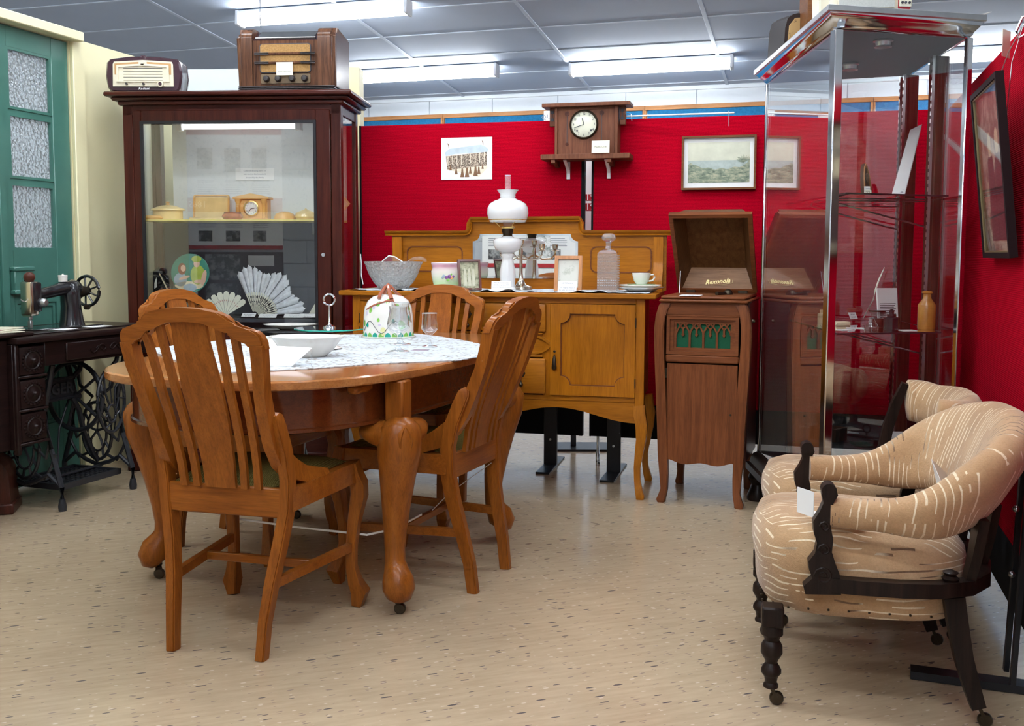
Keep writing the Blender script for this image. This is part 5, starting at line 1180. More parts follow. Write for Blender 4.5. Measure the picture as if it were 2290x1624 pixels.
# legs
def cab_leg(x, y, sx, sy, mt='side_z', par=sb, top=.42, w=.05):
    prof = [(top, 0, 1.0), (top - .04, .004, 1.05), (top - .09, .014, 1.0), (top - .15, .012, .85), (top - .22, .002, .70), (.14, -.006, .58), (.08, -.004, .56), (.04, .004, .66), (.012, .012, .74), (0, .010, .66)]
    m = MB(); m.bar([(x + sx * o_, y + sy * o_, z) for z, o_, k in prof], w, w, (0, 1, 0), [(k, k) for z, o_, k in prof])
    bmesh.ops.bevel(m.bm, geom=[e for e in m.bm.edges if abs((e.verts[0].co - e.verts[1].co).normalized().z) > .6], offset=.004, segments=2, affect='EDGES')
    m.build('leg', mt, par)
for x, sx in ((bx0 + .022, -1), (bx1 - .022, 1)):
    cab_leg(x, .052, sx, -1); cab_leg(x, .42, sx, .3)
MT['gapshade'] = plain('painted gap shade', (.03, .012, .004), .8)
for x0_, x1_ in ((-.482, -.098), (-1.387, -1.003)): MB().bb(x0_ - .001, x1_ + .001, .0385, .045, .457, .870).build('gap_shade_sheet', 'gapshade', sb)  # dark sheet behind each door paints the shade in its gap
# doors with shaped fielded panel
def sdoor(x0, x1, hx, nm):
    z0, z1 = .459, .868; d = MB()
    ix0, ix1, iz0, iz1 = x0 + .047, x1 - .047, z0 + .045, z1 - .042; k = .042; P = []
    outer = []; inner = []
    def notch(cx, cz, sx, sz):
        # concave corner: centre of quarter circle at the corner itself
        return [(cx + sx * k * math.cos(t), cz + sz * k * math.sin(t)) for t in [PI / 2 * i / 6 for i in range(7)]]
    inner = notch(ix0, iz0, 1, 1) + list(reversed(notch(ix1, iz0, -1, 1))) + notch(ix1, iz1, -1, -1) + list(reversed(notch(ix0, iz1, 1, -1)))
    # order: start at (ix0+k,iz0)->(ix0,iz0+k) is reversed direction, so rebuild in a consistent loop
    A_ = list(reversed(notch(ix0, iz0, 1, 1))); B_ = notch(ix1, iz0, -1, 1); C_ = list(reversed(notch(ix1, iz1, -1, -1))); D_ = notch(ix0, iz1, 1, -1)
    inner = A_ + B_ + C_ + D_
    def proj(p, cx, cz): return p
    outer = []
    for L, (ox, oz), (mx, mz) in ((A_, (x0, z0), (1, 1)), (B_, (x1, z0), (-1, 1)), (C_, (x1, z1), (-1, -1)), (D_, (x0, z1), (1, -1))):
        n = len(L)
        for i, p in enumerate(L):
            t = i / (n - 1)
            if L is A_: q_ = (x0, z0 + (p[1] - z0) * (1 - 2 * t)) if t < .5 else (x0 + (L[-1][0] - x0) * (2 * t - 1), z0)
            elif L is B_: q_ = (x1 - (x1 - L[0][0]) * (1 - 2 * t), z0) if t < .5 else (x1, z0 + (L[-1][1] - z0) * (2 * t - 1))
            elif L is C_: q_ = (x1, z1 - (z1 - L[0][1]) * (1 - 2 * t)) if t < .5 else (x1 - (x1 - L[-1][0]) * (2 * t - 1), z1)
            else: q_ = (x0 + (L[0][0] - x0) * (1 - 2 * t), z1) if t < .5 else (x0, z1 - (z1 - L[-1][1]) * (2 * t - 1))
            outer.append(q_)
    d.ring(outer, inner, .020, .046)
    o = sp(d, nm, 'side_z', smooth=30)
    MB().bb(x0 + .02, x1 - .02, .034, .046, z0 + .02, z1 - .02).build('door_panel', 'side_z', o)
    gx_ = (x0 + x1) / 2; gz_ = (z0 + z1) / 2
    MB().ring(inner, [(gx_ + (x - gx_) * .975, gz_ + (z - gz_) * .975) for x, z in inner], .028, .036).build('panel_moulding', 'oak_x', o, smooth=30)  # bead in darker oak paints the shade line round the sunken panel
    # escutcheon and drop handle
    fl = MB()
    for q_ in range(6):
        a = 2 * PI * q_ / 6 + .5; fl.sphere((hx + .012 * math.cos(a), .024, .655 + .012 * math.sin(a)), .007, 8, (1, .5, 1))
    fl.lathe([(0, .008), (.006, .006), (.008, 0)], (hx, .026, .655), 12, RX)
    fl.bb(hx - .006, hx + .006, .020, .026, .615, .645, .002); fl.build('escutcheon', 'bronze', o)
    MB().sweep([(hx, .017, .638), (hx, .014, .620), (hx, .012, .600), (hx, .013, .580), (hx, .016, .574)], sec16, (0, 1, 0), scale=[(.003, .003), (.008, .006), (.010, .007), (.012, .008), (.004, .004)]).build('drop_handle', 'bronze', o, smooth=60)
    hxx = x1 if hx < (x0 + x1) / 2 else x0
    for z in (.79, .52): MB().bb(hxx - .003, hxx + .003, .020, .03, z - .022, z + .022, .001).build('hinge', 'bronze', o)
sdoor(-.480, -.100, -.460, 'door'); sdoor(-1.385, -1.005, -1.025, 'door')
# drawers
def drawer(z0, z1, nm):
    o = sp(MB().bb(-.968, -.500, .012, .04, z0, z1, .008, 2), nm)
    for hx in (-.61, -.86):
        zz = (z0 + z1) / 2 + .012; fl = MB()
        for q_ in range(6):
            a = 2 * PI * q_ / 6; fl.sphere((hx + .012 * math.cos(a), .010, zz + .012 * math.sin(a)), .0075, 8, (1, .5, 1))
        fl.sphere((hx, .008, zz), .008, 10, (1, .7, 1)); fl.build('rosette', 'bronze', o)
        MB().lathe([(0, 0), (.002, -.004), (.0025, -.030), (.005, -.036), (.009, -.044), (.007, -.052), (.0, -.056)], (hx, .006, zz - .006), 12).build('drop_handle', 'bronze', o)
drawer(.742, .868, 'drawer'); drawer(.462, .622, 'drawer')
# fretwork: crossed pointed ovals in relief
fm = MB(); ex = [(-.73, 0), ]
for cx in (-.565, -.735, -.905):
    for s in (-1, 1):
        pts = [(cx + .085 * (2 * t - 1), .028, .683 + s * .040 * (1 - (2 * t - 1) ** 2) ** .8) for t in [i / 14 for i in range(15)]]
        fm.bar(pts, .010, .012, (0, 1, 0))
sp(fm, 'fretwork', 'side_x', kind='stuff')
for z in (.632, .734): sp(MB().bb(-.968, -.515, .020, .034, z - .004, z + .004, .001), 'fret_border')
# back board with raised centre and mirror
by0, by1 = .44, .462; cxm = -.688
prof = [(-1.405, 1.188), (-.990, 1.188), (-.975, 1.191), (-.966, 1.200), (-.962, 1.215), (-.960, 1.240), (-.958, 1.255)]
prof += [(2 * cxm - x, z) for x, z in reversed(prof)]
mx0, mx1, mz0, mz1 = -.951, -.425, .971, 1.187
plate = MB()
outer = [(-1.375, TPZ)] + [(-1.375, 1.188)] + prof[1:-1] + [(2 * cxm + 1.375, 1.188), (2 * cxm + 1.375, TPZ)]
plate.prism(outer, by0, by1); sp(plate, 'back_board', 'side_x', smooth=30)
cor = MB(); cor.bar([(x, by0 - .004, z) for x, z in prof], .050, .022, (0, 1, 0), None)
cor = MB()
sec = [(-.020, -.008), (-.014, .0), (-.026, .006), (-.030, .016), (.02, .016), (.02, -.008)]
def sweep_xz(mb, pts, sec):
    P = [Vector((x, 0, z)) for x, z in pts]; n = len(P); A = []
    for i, p in enumerate(P):
        t = (P[min(i + 1, n - 1)] - P[max(i - 1, 0)]).normalized(); nz = Vector((-t.z, 0, t.x))
        if nz.z < -.5: nz = -nz
        A.append([mb.bm.verts.new(p + nz * b + Vector((0, by0 + a, 0))) for a, b in sec])
    for a, b in zip(A, A[1:]): mb._bridge(a, b)
    mb.bm.faces.new(A[0]); mb.bm.faces.new(list(reversed(A[-1])))
sweep_xz(cor, prof, sec); sp(cor, 'cornice_moulding', 'side_x', smooth=50)
mk = .036
mir = []
def cc(cx, cz, sx, sz): return [(cx + sx * mk * math.cos(t), cz + sz * mk * math.sin(t)) for t in [PI / 2 * i / 6 for i in range(7)]]
mir = [(mx0, mz0), (mx1, mz0)] + list(reversed(cc(mx1, mz1, -1, -1))) + cc(mx0, mz1, 1, -1)
MB().prism(mir, by0 - .006, by0 - .0005).build('mirror', 'mirror', sb, smooth=30)
MT['bevelglass'] = plain('bevelled mirror edge', (0.75, 0.82, 0.85), 0.05, 1.0)
cxx, czz = (mx0 + mx1) / 2, (mz0 + mz1) / 2
MB().ring(mir, [(cxx + (x - cxx) * .955, czz + (z - czz) * .90) for x, z in mir], by0 - .0075, by0 - .006).build('mirror_bevel', 'bevelglass', sb)
def rrect(x0, x1, z0, z1, r):
    return rr(x1 - x0, z1 - z0, r, 5, (x0 + x1) / 2, z0)
for x0, x1 in ((-1.296, -1.004), (-.366, -.070)):
    P = rrect(x0, x1, 1.0, 1.128, .03); Q = rrect(x0 + .006, x1 - .006, 1.006, 1.122, .026)
    MB().ring(P, Q, by0 - .003, by0).build('panel_moulding', 'oak_x', sb)  # darker oak puts the shade of the groove lines into the colour
for x in (-1.34, -.038):
    pm = MB(); pm.bar([(x, by0 - .012, 1.172), (x, by0 - .012, 1.06), (x, by0 - .016, 1.02), (x, by0 - .035, .99), (x, by0 - .045, .96), (x, by0 - .04, TPZ)], .045, .02, (0, 1, 0)); pm.build('back_bracket', 'side_z', sb)

# ------------------------------------------------------------------ things on the sideboard
def sbp(u, v, ly):
    lx, z = onp(u, v, BO, BY, ly); a = R(BY)
    return Vector((BO[0] + lx * math.cos(a) + ly * math.sin(a), BO[1] - lx * math.sin(a) + ly * math.cos(a), z))
def sbpos(u, ly, z=TPZ + .004):
    p = sbp(u, 640, ly); p.z = z; return p
# lace runner
m = MB()
def rn(u, v):
    x = -1.44 + 1.40 * u; y = .015 + .37 * v; e = 1 if v < .06 or v > .94 else 0
    return (x, y + (.012 * math.sin(u * 150) if v < .05 else 0), TPZ + .0015 + .003 * abs(math.sin(u * 37)) * abs(math.cos(v * 9 + u * 11)) + (.010 * max(0, math.sin(u * 53 + 1) * math.sin(u * 31)) if v < .25 else 0))
m.grid(rn, 220, 10); o = m.build('lace_runner', 'lace', None, (BO[0], BO[1], 0), (0, 0, -R(BY)), smooth=60); tag(o, 'crumpled cream lace runner along the sideboard top', 'cloth')
# cut glass bowl with ladle
def cutglass():
    m, nt, b = base('cut crystal', 0.08)
    b.inputs['Transmission Weight'].default_value = 0.7; b.inputs['Base Color'].default_value = (0.88, 0.9, 0.9, 1); b.inputs['IOR'].default_value = 1.3
    v = coords(nt); vo = nt.nodes.new('ShaderNodeTexVoronoi'); vo.inputs['Scale'].default_value = 75; nt.links.new(v, vo.inputs['Vector'])
    bump(nt, b, vo.outputs['Distance'], 1.0, 0.01); return m
MT['crystal'] = cutglass()
p = sbpos(880, .22)
o = thing('punch_bowl', 'large cut crystal punch bowl with glass ladle at left of sideboard', 'bowl', p)
MB().lathe([(0, 0), (.07, 0), (.075, .008), (.095, .03), (.115, .065), (.132, .11), (.140, .13), (.133, .13), (.118, .10), (.10, .06), (.07, .02), (0, .012)], seg=64, fr=lambda a, z: 1 + .012 * math.cos(32 * a) + (.02 * math.cos(16 * a) if z > .12 else 0)).build('bowl_body', 'crystal', o, smooth=20)
ld = thing('glass_ladle', 'curved glass ladle resting in the crystal punch bowl', 'ladle', p + Vector((0, 0, 0)))
MB().tube([(.03, 0, .10), (.07, 0, .125), (.10, -.01, .145), (.13, -.01, .148), (.15, -.01, .140), (.160, -.01, .133)], [.008, .008, .008, .009, .009, .006], 10).build('handle', 'vessel', ld)
MB().sphere((.01, 0, .085), .035, 16, (1, 1, .6)).build('ladle_cup', 'vessel', ld)
o = thing('glass_dish', 'clear glass leaf dish standing in the back of the punch bowl', 'dish', p + Vector((-.02, .05, .085)))
MB().prism([(-.06, 0), (.07, 0), (.06, .04), (.02, .066), (-.01, .07), (-.04, .045)], 0, .004).build('leaf_plate', 'vessel', o); MB().tube([(-.06, 0, .02), (-.035, 0, .05), (-.008, 0, .072), (.02, 0, .068), (.06, 0, .042)], .003, 8).build('edge', 'milk', o)
o = MB().tube([sbp(806, 568, .40), sbp(808, 590, .40), sbp(808, 615, .40), sbp(812, 636, .38)], .003, 6).build('plate_stand', 'white', None); tag(o, 'thin white wire stand edge at left end of sideboard', 'stand')
# pink and green jardiniere
def grad_pot():
    m, nt, b = base('pink to green glazed pot', 0.12, coat=.5)
    sx = nt.nodes.new('ShaderNodeSeparateXYZ'); nt.links.new(coords(nt), sx.inputs[0])
    mr = nt.nodes.new('ShaderNodeMapRange'); mr.inputs[1].default_value = 0; mr.inputs[2].default_value = .13; nt.links.new(sx.outputs[2], mr.inputs[0])
    nt.links.new(ramp(nt, [(0, (.50, .70, .30)), (.25, (.58, .74, .40)), (.5, (.82, .82, .68)), (.72, (.84, .72, .68)), (.85, (.72, .36, .48)), (.93, (.80, .55, .62)), (.99, (.85, .80, .72))], mr.outputs[0]), b.inputs['Base Color']); return m
MT['gradpot'] = grad_pot()
p = sbpos(1001, .20)
o = thing('flower_pot', 'pink and green glazed jardiniere with painted flowers, second on sideboard', 'pot', p)
MB().lathe([(0, 0), (.058, 0), (.06, .004), (.068, .025), (.076, .06), (.078, .085), (.072, .100), (.074, .108), (.079, .124), (.077, .126), (.070, .115), (.068, .10), (.07, .08), (.05, .01), (0, .008)], seg=40).build('pot_body', 'gradpot', o, smooth=60)
MT['purpleflower'] = plain('painted purple flowers', (.30, .12, .36), .2, coat=.4, var=.5, nscale=120)
for x, z, r_, mt in ((.012, .062, .010, 'purpleflower'), (.0, .058, .008, 'purpleflower'), (-.012, .064, .008, 'pblue'), (.022, .055, .008, 'rose'), (.006, .046, .007, 'grassgreen'), (.02, .072, .006, 'grassgreen'), (.030, .062, .007, 'purpleflower'), (-.02, .057, .005, 'pblue')):
    MB().sphere((x, -math.sqrt(.0765 ** 2 - x * x) + .0005, z), r_, 10, (1, .25, 1)).build('painted_flower', mt, o)
# photo frames
MT['sepia'] = sheet_print('faded group photograph', (.50, .50, .34), (.22, .23, .15), 30, .48)
MT['bronzedframe'] = plain('dark red photo frame', (.10, .02, .015), .35, coat=.3)
def photo_frame(nm, lb, p, rz, tilt, w, h, fw, fm_, im, cat='photo frame', mount=None):
    o = thing(nm, lb, cat, p, 0, None, (-tilt, 0, rz))
    MB().ring([(-w / 2, 0), (w / 2, 0), (w / 2, h), (-w / 2, h)], [(-w / 2 + fw, fw), (w / 2 - fw, fw), (w / 2 - fw, h - fw), (-w / 2 + fw, h - fw)], -.012, .006).build('frame', fm_, o)
    MB().bb(-w / 2 + fw * .8, w / 2 - fw * .8, -.002, .004, fw * .8, h - fw * .8).build('photograph', im, o)
    if mount: MB().ring([(-w / 2 + fw, fw), (w / 2 - fw, fw), (w / 2 - fw, h - fw), (-w / 2 + fw, h - fw)], [(-w / 2 + fw * 1.5, fw * 1.5), (w / 2 - fw * 1.5, fw * 1.5), (w / 2 - fw * 1.5, h - fw * 1.5), (-w / 2 + fw * 1.5, h - fw * 1.5)], -.006, -.002).build('mount', mount, o)
    return o
p = sbpos(1051, .09)
o = photo_frame('framed_photo', 'dark red framed old photograph of standing figures, leaning on sideboard', p, -R(-20), .18, .108, .142, .009, 'bronzedframe', 'sepia')
MT['palefig'] = plain('printed pale figure', (.62, .62, .48), .5, var=.15)
for x in (-.02, .0, .02): MB().prism([(x - .007, .02), (x + .007, .02), (x + .006, .075), (x + .004, .095), (x, .105), (x - .004, .095), (x - .006, .075)], -.0028, -.002).build('printed_figure', 'palefig', o)
p = sbpos(1270, .08)
MT['palewood'] = wood('pale orange frame wood', (.42, .17, .06), (.56, .25, .10), 'Z', .35, .3)
MT['palephoto'] = sheet_print('faded pale print', (.66, .68, .62), (.40, .44, .36), 16, .42)
photo_frame('framed_photo', 'honey wood framed faded portrait leaning on sideboard right of mirror', p, -R(10), .2, .125, .162, .016, 'palewood', 'palephoto')
card('caption_card', 'white caption card about the kerosene lamp at its foot on sideboard', .088, .046, sbpos(1120, .05), -R(BY) + .1, .25, 'white', ['White Kerosene Lamp', 'with Chimney circa 1930', 'Donated by Marcelle Robinson', ''], .0075)
card('caption_card', 'white caption card naming the original owner, before the wood photo frame', .085, .048, sbpos(1268, .04), -R(BY), .25, 'white', ['Ada Raffephalous', '', 'The original owner of', 'the table and sideboard'], .0078)
# kerosene lamp
p = sbpos(1135, .16)
kl = thing('kerosene_lamp', 'tall white milk glass kerosene lamp with domed shade and glass chimney', 'lamp', p)
def ku(v): return pt(1135, v, p.y).z - p.z
MB().lathe([(0, 0), (.038, 0), (.040, .008), (.032, .014), (.033, .022), (.036, ku(618)), (.034, ku(603)), (.027, ku(585)), (.024, ku(577)), (.031, ku(572)), (.030, ku(569)), (.018, ku(564)), (0, ku(562))], seg=28, fr=lambda a, z: 1 + .03 * math.cos(8 * a)).build('base', 'milk', kl, smooth=50)
MB().lathe([(0, ku(567)), (.030, ku(565)), (.056, ku(558)), (.065, ku(549)), (.067, ku(538)), (.060, ku(534)), (.030, ku(531)), (.022, ku(528)), (0, ku(528))], seg=32).build('font', 'milk', kl, smooth=50)
MB().lathe([(.022, ku(535)), (.022, ku(524)), (.027, ku(518)), (.026, ku(512)), (.014, ku(510)), (0, ku(510))], seg=24).build('burner', 'bronze', kl)
MB().lathe([(.010, ku(512)), (.030, ku(511)), (.034, ku(508)), (.028, ku(506)), (.01, ku(506))], seg=24, close=True).build('gallery', 'brass', kl)
for k in range(3):
    a = 2 * PI * k / 3 - PI / 2 + .55
    MB().tube([(.034 * math.cos(a), .034 * math.sin(a), ku(508)), (.045 * math.cos(a), .045 * math.sin(a), ku(503)), (.05 * math.cos(a), .05 * math.sin(a), ku(500)), (.084 * math.cos(a), .084 * math.sin(a), ku(492))], .0018, 6).build('shade_arm', 'brass', kl)
MB().lathe([(.087, ku(493)), (.089, ku(492)), (.089, ku(487)), (.087, ku(487))], seg=40, close=True).build('shade_ring', 'brass', kl)
MB().lathe([(.082, ku(497)), (.09, ku(490)), (.096, ku(478)), (.094, ku(465)), (.084, ku(456)), (.062, ku(449)), (.040, ku(446)), (.034, ku(443)), (.037, ku(439)), (.034, ku(436)), (.046, ku(427)), (.050, ku(425)), (.048, ku(426)), (.032, ku(437)), (.033, ku(443)), (.06, ku(451)), (.082, ku(459)), (.092, ku(467)), (.093, ku(478)), (.088, ku(489)), (.080, ku(496))], seg=44, close=True).build('shade', 'milk', kl, smooth=60)
MT['chimneyglass'] = base('milky chimney glass', .1)[0]; cgb = MT['chimneyglass'].node_tree.nodes['Principled BSDF']; cgb.inputs['Base Color'].default_value = (.85, .72, .76, 1); cgb.inputs['Alpha'].default_value = .22
MB().lathe([(.020, ku(506)), (.024, ku(492)), (.016, ku(470)), (.0135, ku(440)), (.0135, ku(392))], seg=20).build('chimney', 'chimneyglass', kl, smooth=60)
MB().lathe([(.0128, ku(393)), (.0140, ku(393)), (.0140, ku(391.5)), (.0128, ku(391.5))], seg=20, close=True).build('chimney_rim', 'lilac', kl)
# candelabra
p = sbpos(1165, .28)
cd = thing('candelabrum', 'tarnished silver three-branch candelabrum behind the kerosene lamp', 'candelabrum', p, -R(BY) - R(8))
MB().lathe([(0, 0), (.055, 0), (.052, .012), (.026, .022), (.012, .045), (.008, .08), (.007, .16), (.010, .18), (.006, .20), (0, .2)], seg=24, fr=lambda a, z: 1 + (.06 * math.cos(6 * a) if z < .03 else 0)).build('stem', 'silver', cd, smooth=50)
for s in (-1, 1):
    MB().tube([(0, 0, .165), (s * .04, 0, .142), (s * .085, 0, .145), (s * .105, 0, .165), (s * .105, 0, .182)], .005, 8).build('branch_arm', 'silver', cd)
for x, z in ((-.105, .18), (0, .20), (.105, .18)):
    MB().lathe([(0, 0), (.006, 0), (.024, .006), (.008, .008), (.013, .014), (.015, .034), (.018, .036), (.010, .034), (0, .02)], (x, 0, z), 18).build('candle_cup', 'silver', cd, smooth=50)
# decanter
p = sbpos(1360, .20)
dc = thing('decanter', 'square faceted cut glass decanter with glass stopper on sideboard', 'decanter', p, -R(BY))
m = MB()
def sq(h, z): return [(h, -h, z), (h, h, z), (-h, h, z), (-h, -h, z)]
nz = 15
MT['decglass'] = pane_mat('faceted decanter glass', (.93, .94, .95), 3.5, .04)
m.lathe([(0, 0), (.062, 0), (.062, .172), (.046, .185), (.02, .192), (.015, .205), (.015, .225), (0, .225)], seg=4, M=Matrix.Rotation(PI / 4, 4, 'Z')).build('body', 'decglass', dc, smooth=10)
st = MB()
for i in range(9):
    for j in range(14):
        st.lathe([(.0075, 0), (0, .004)], (-.040 + i * .010, -.0442, .012 + j * .0115), 4, RX @ Matrix.Rotation(PI / 4, 4, 'Z'))
        st.lathe([(.0075, 0), (0, .004)], (.0442, -.040 + i * .010, .012 + j * .0115), 4, Matrix.Rotation(PI / 2, 4, 'Y') @ Matrix.Rotation(PI / 4, 4, 'Z'))
MT['facet'] = base('faceted crystal studs', .06)[0]; MT['facet'].node_tree.nodes['Principled BSDF'].inputs['Transmission Weight'].default_value = .8; MT['facet'].node_tree.nodes['Principled BSDF'].inputs['Base Color'].default_value = (.9, .92, .92, 1)
st.build('cut_studs', 'facet', dc, smooth=5, kind='stuff')
MB().lathe([(0, .218), (.013, .218), (.014, .225), (.028, .232), (.033, .242), (.028, .256), (.018, .262), (0, .262)], seg=12).build('stopper', 'facet', dc, smooth=10)
# cup, saucers and dishes
p = sbpos(1434, .21)
o = MB().lathe([(0, 0), (.055, 0), (.075, .008), (.105, .018), (.107, .020), (.10, .020), (.07, .011), (0, .004)], seg=48, fr=lambda a, z: 1 + .02 * math.cos(12 * a)).build('shallow_dish', 'china', None, p); tag(o, 'large scalloped white dish, lowest under the cup on sideboard', 'dish')
o = MB().lathe([(0, 0), (.05, 0), (.085, .010), (.098, .016), (.095, .018), (.06, .008), (0, .005)], seg=48).build('dinner_plate', 'china', None, (p.x - .005, p.y, p.z + .0125)); tag(o, 'white plate between the scalloped dish and the green-rimmed saucer', 'plate')
MT['greenrim'] = plain('green and white glaze', (.40, .58, .36), .2, coat=.4)
o = MB().lathe([(0, 0), (.035, 0), (.060, .006), (.066, .009), (.064, .010), (.03, .004), (0, .003)], seg=40).build('saucer', 'greenrim', None, (p.x, p.y, p.z + .0235)); tag(o, 'green-rimmed white saucer directly under the white teacup', 'saucer')
o = thing('teacup', 'white china teacup on stacked plates at right end of sideboard', 'cup', (p.x, p.y, p.z + .0275))
MB().lathe([(0, 0), (.022, 0), (.022, .004), (.034, .02), (.041, .045), (.043, .056), (.0405, .056), (.038, .045), (.03, .02), (0, .008)], seg=36).build('cup_bowl', 'china', o, smooth=60)
MB().tube([(.038, 0, .046), (.055, 0, .049), (.062, 0, .038), (.052, 0, .022), (.033, 0, .018)], .004, 8).build('handle', 'china', o)
o = thing('table_spoon', 'small silver spoon lying beside the punch bowl foot', 'spoon', sbpos(1050, .03))
MB().bar([(-.03, 0, .006), (.01, 0, .008)], .004, .002).build('handle', 'silver', o); MB().sphere((.02, 0, .008), .01, 10, (1.3, 1, .4)).build('spoon_bowl', 'silver', o)
# ================================================================== CABINET GRAMOPHONE (origin front left foot, x right, y back)
GO = (.652, 4.362)
gr = thing('gramophone', 'dark oak cabinet gramophone with open lid and green-backed gothic grille', 'gramophone', (*GO, 0), -R(20))
def gb(x0, x1, y0, y1, z0, z1, nm, mt='oak_x', bev=.003, par=None): return MB().bb(x0, x1, y0, y1, z0, z1, bev).build(nm, mt, par or gr)
GW, GD = .348, .42
for x, sx in ((.02, -1), (GW - .02, 1)):
    for y, sy in ((.02, -1), (GD - .02, 1)):
        prof = [(.885, .0), (.86, .016), (.82, .027), (.77, .032), (.70, .031), (.60, .026), (.48, .020), (.35, .014), (.22, .010), (.12, .004), (.06, .003), (.03, .010), (.012, .016), (0, .012)]
        m = MB(); m.bar([(x + sx * o_ * (1 if sy < 0 else .4), y + sy * o_ * .35, z) for z, o_ in prof], .042, .040, (0, 1, 0), [(1, 1)] * 9 + [(.85, .9), (.72, .8), (.8, .85), (.9, .95), (.8, .85)])
        bmesh.ops.bevel(m.bm, geom=[e for e in m.bm.edges if abs((e.verts[0].co - e.verts[1].co).normalized().z) > .6], offset=.004, segments=2, affect='EDGES')
        m.build('leg', 'oak_z', gr)
MT['gramside'] = wood('dark stained side panel', (.035, .010, .008), (.065, .02, .014), 'Z', .35, .2)
gb(-.012, .008, .04, GD - .04, .20, .885, 'side_panel', 'gramside'); gb(GW - .008, GW + .018, .04, GD - .04, .20, .885, 'side_panel', 'gramside')
gb(.01, GW - .01, GD - .03, GD - .01, .20, .885, 'rear_panel', 'gramside'); gb(.01, GW - .01, .03, GD - .03, .20, .215, 'bottom_board')
gb(.018, GW - .018, .006, .03, .828, .887, 'top_rail')
gb(-.012, GW + .018, -.018, GD + .01, .884, .897, 'top_moulding', 'oak_x', .005); gb(-.006, GW + .006, -.008, GD + .004, .897, .912, 'top_moulding', 'oak_x', .006)
gb(.022, GW - .022, .02, GD - .02, .86, .880, 'motor_board', 'oak_x')
# grille frame
def rect(x0, x1, z0, z1): return [(x0, z0), (x1, z0), (x1, z1), (x0, z1)]
MB().ring(rect(.02, .328, .658, .826), rect(.034, .314, .672, .812), .000, .028).build('grille_frame', 'oak_x', gr)
MB().ring(rect(.034, .314, .672, .812), rect(.050, .302, .682, .802), .008, .028).build('grille_frame', 'oak_x', gr)
gb(.018, .33, -.002, .02, .624, .656, 'mid_rail', 'oak_x', .005); gb(.018, .33, -.002, .006, .822, .830, 'bead')
MT['greencloth'] = plain('dark green grille cloth', (.0, .075, .03), .9, bmp=.3, nscale=300)
gb(.048, .304, .022, .026, .680, .804, 'grille_cloth', 'greencloth', 0)
fx_, fw_ = .062, .232; xs = [.060 + .0585 * k for k in range(5)]
pieces('grille_border', 'oak_x', gr, [(.050, .302, .012, .021, .792, .802), (.050, .302, .012, .021, .680, .688), (.050, .061, .012, .021, .688, .792), (.293, .302, .012, .021, .688, .792)])
for k, x in enumerate(xs[1:4]): gb(x - .0045, x + .0045, .012, .021, .688, .760, 'grille_column', 'oak_z', 0)
for k, x in enumerate(xs):
    for s in (-1, 1):
        if (k == 0 and s < 0) or (k == 4 and s > 0): continue
        P = [(x, .0165, .745), (x + s * .003, .0165, .758), (x + s * .012, .0165, .775), (x + s * .026, .0165, .790), (x + s * .036, .0165, .796)]
        MB().bar(P, .007, .008, (0, 1, 0)).build('grille_arch', 'oak_x', gr)
for k in range(4):
    c = (xs[k] + xs[k + 1]) / 2
    MB().prism([(c - .004, .776), (c + .004, .776), (c + .004, .748), (c + .007, .744), (c, .735), (c - .007, .744), (c - .004, .748)], .012, .021).build('grille_pendant', 'oak_z', gr)
    for s in (-1, 1): MB().bar([(c, .0165, .768), (c + s * .010, .0165, .779), (c + s * .020, .0165, .796)], .006, .008, (0, 1, 0)).build('grille_arch', 'oak_x', gr)
# door with waved bottom
dp_ = [(.024, .192)] + [(.024 + .30 * t, .192 - .012 * math.sin(PI * t) * (1 if t < .5 else .9) + .006 * math.cos(4 * PI * t)) for t in [i / 20 for i in range(1, 20)]] + [(.326, .188), (.326, .618), (.024, .618)]
d = MB().prism(dp_, .004, .024).build('door', 'oak_z', gr, smooth=30)
for z in (.575, .285): gb(.018, .024, -.001, .01, z - .022, z + .022, 'hinge', 'bronze', .001, d)
MB().lathe([(0, .003), (.004, .003), (.005, 0)], (.30, .004, .405), 10, RX).build('keyhole', 'bronze', d)
MB().lathe([(0, .012), (.006, .012), (.009, .004), (.009, 0)], (GW + .018, .16, .80), 12, Matrix.Rotation(PI / 2, 4, 'Y')).build('crank_socket', 'bronze', gr)
# open lid: hollow truncated pyramid hinged at the back, leaning forward
uh = Vector((0, -.60, .80)); nh = Vector((0, .80, .60)); h0 = Vector((0, GD + .005, .918))
def lidp(x, u, n): p = h0 + uh * u + nh * n; return Vector((x, p.y, p.z))
def quadslab(a, b, c, d_, off, nm, mt, par):
    m = MB(); A = [m.bm.verts.new(v) for v in (a, b, c, d_)]; B = [m.bm.verts.new(v + off) for v in (a, b, c, d_)]
    m.bm.faces.new(A); m.bm.faces.new(list(reversed(B)))
    for i in range(4): m.bm.faces.new((A[i], B[i], B[(i + 1) % 4], A[(i + 1) % 4]))
    return m.build(nm, mt, par)
X0, X1, U1, NT, IN = -.010, GW + .006, .440, .085, .055
lid = quadslab(lidp(X0 + IN, IN, NT), lidp(X1 - IN, IN, NT), lidp(X1 - IN, U1 - IN, NT), lidp(X0 + IN, U1 - IN, NT), nh * .01, 'lid', 'lidwood', gr)
quadslab(lidp(X0 + .02, .018, .0), lidp(X1 - .02, .018, 0), lidp(X1 - IN, IN + .02, NT), lidp(X0 + IN, IN + .02, NT), nh * .008 - uh * .012, 'lid_slope', 'lidlight', lid)
quadslab(lidp(X0 + .02, U1 - .018, 0), lidp(X1 - .02, U1 - .018, 0), lidp(X1 - IN, U1 - IN, NT), lidp(X0 + IN, U1 - IN, NT), nh * .008 + uh * .012, 'lid_slope', 'lidwood', lid)
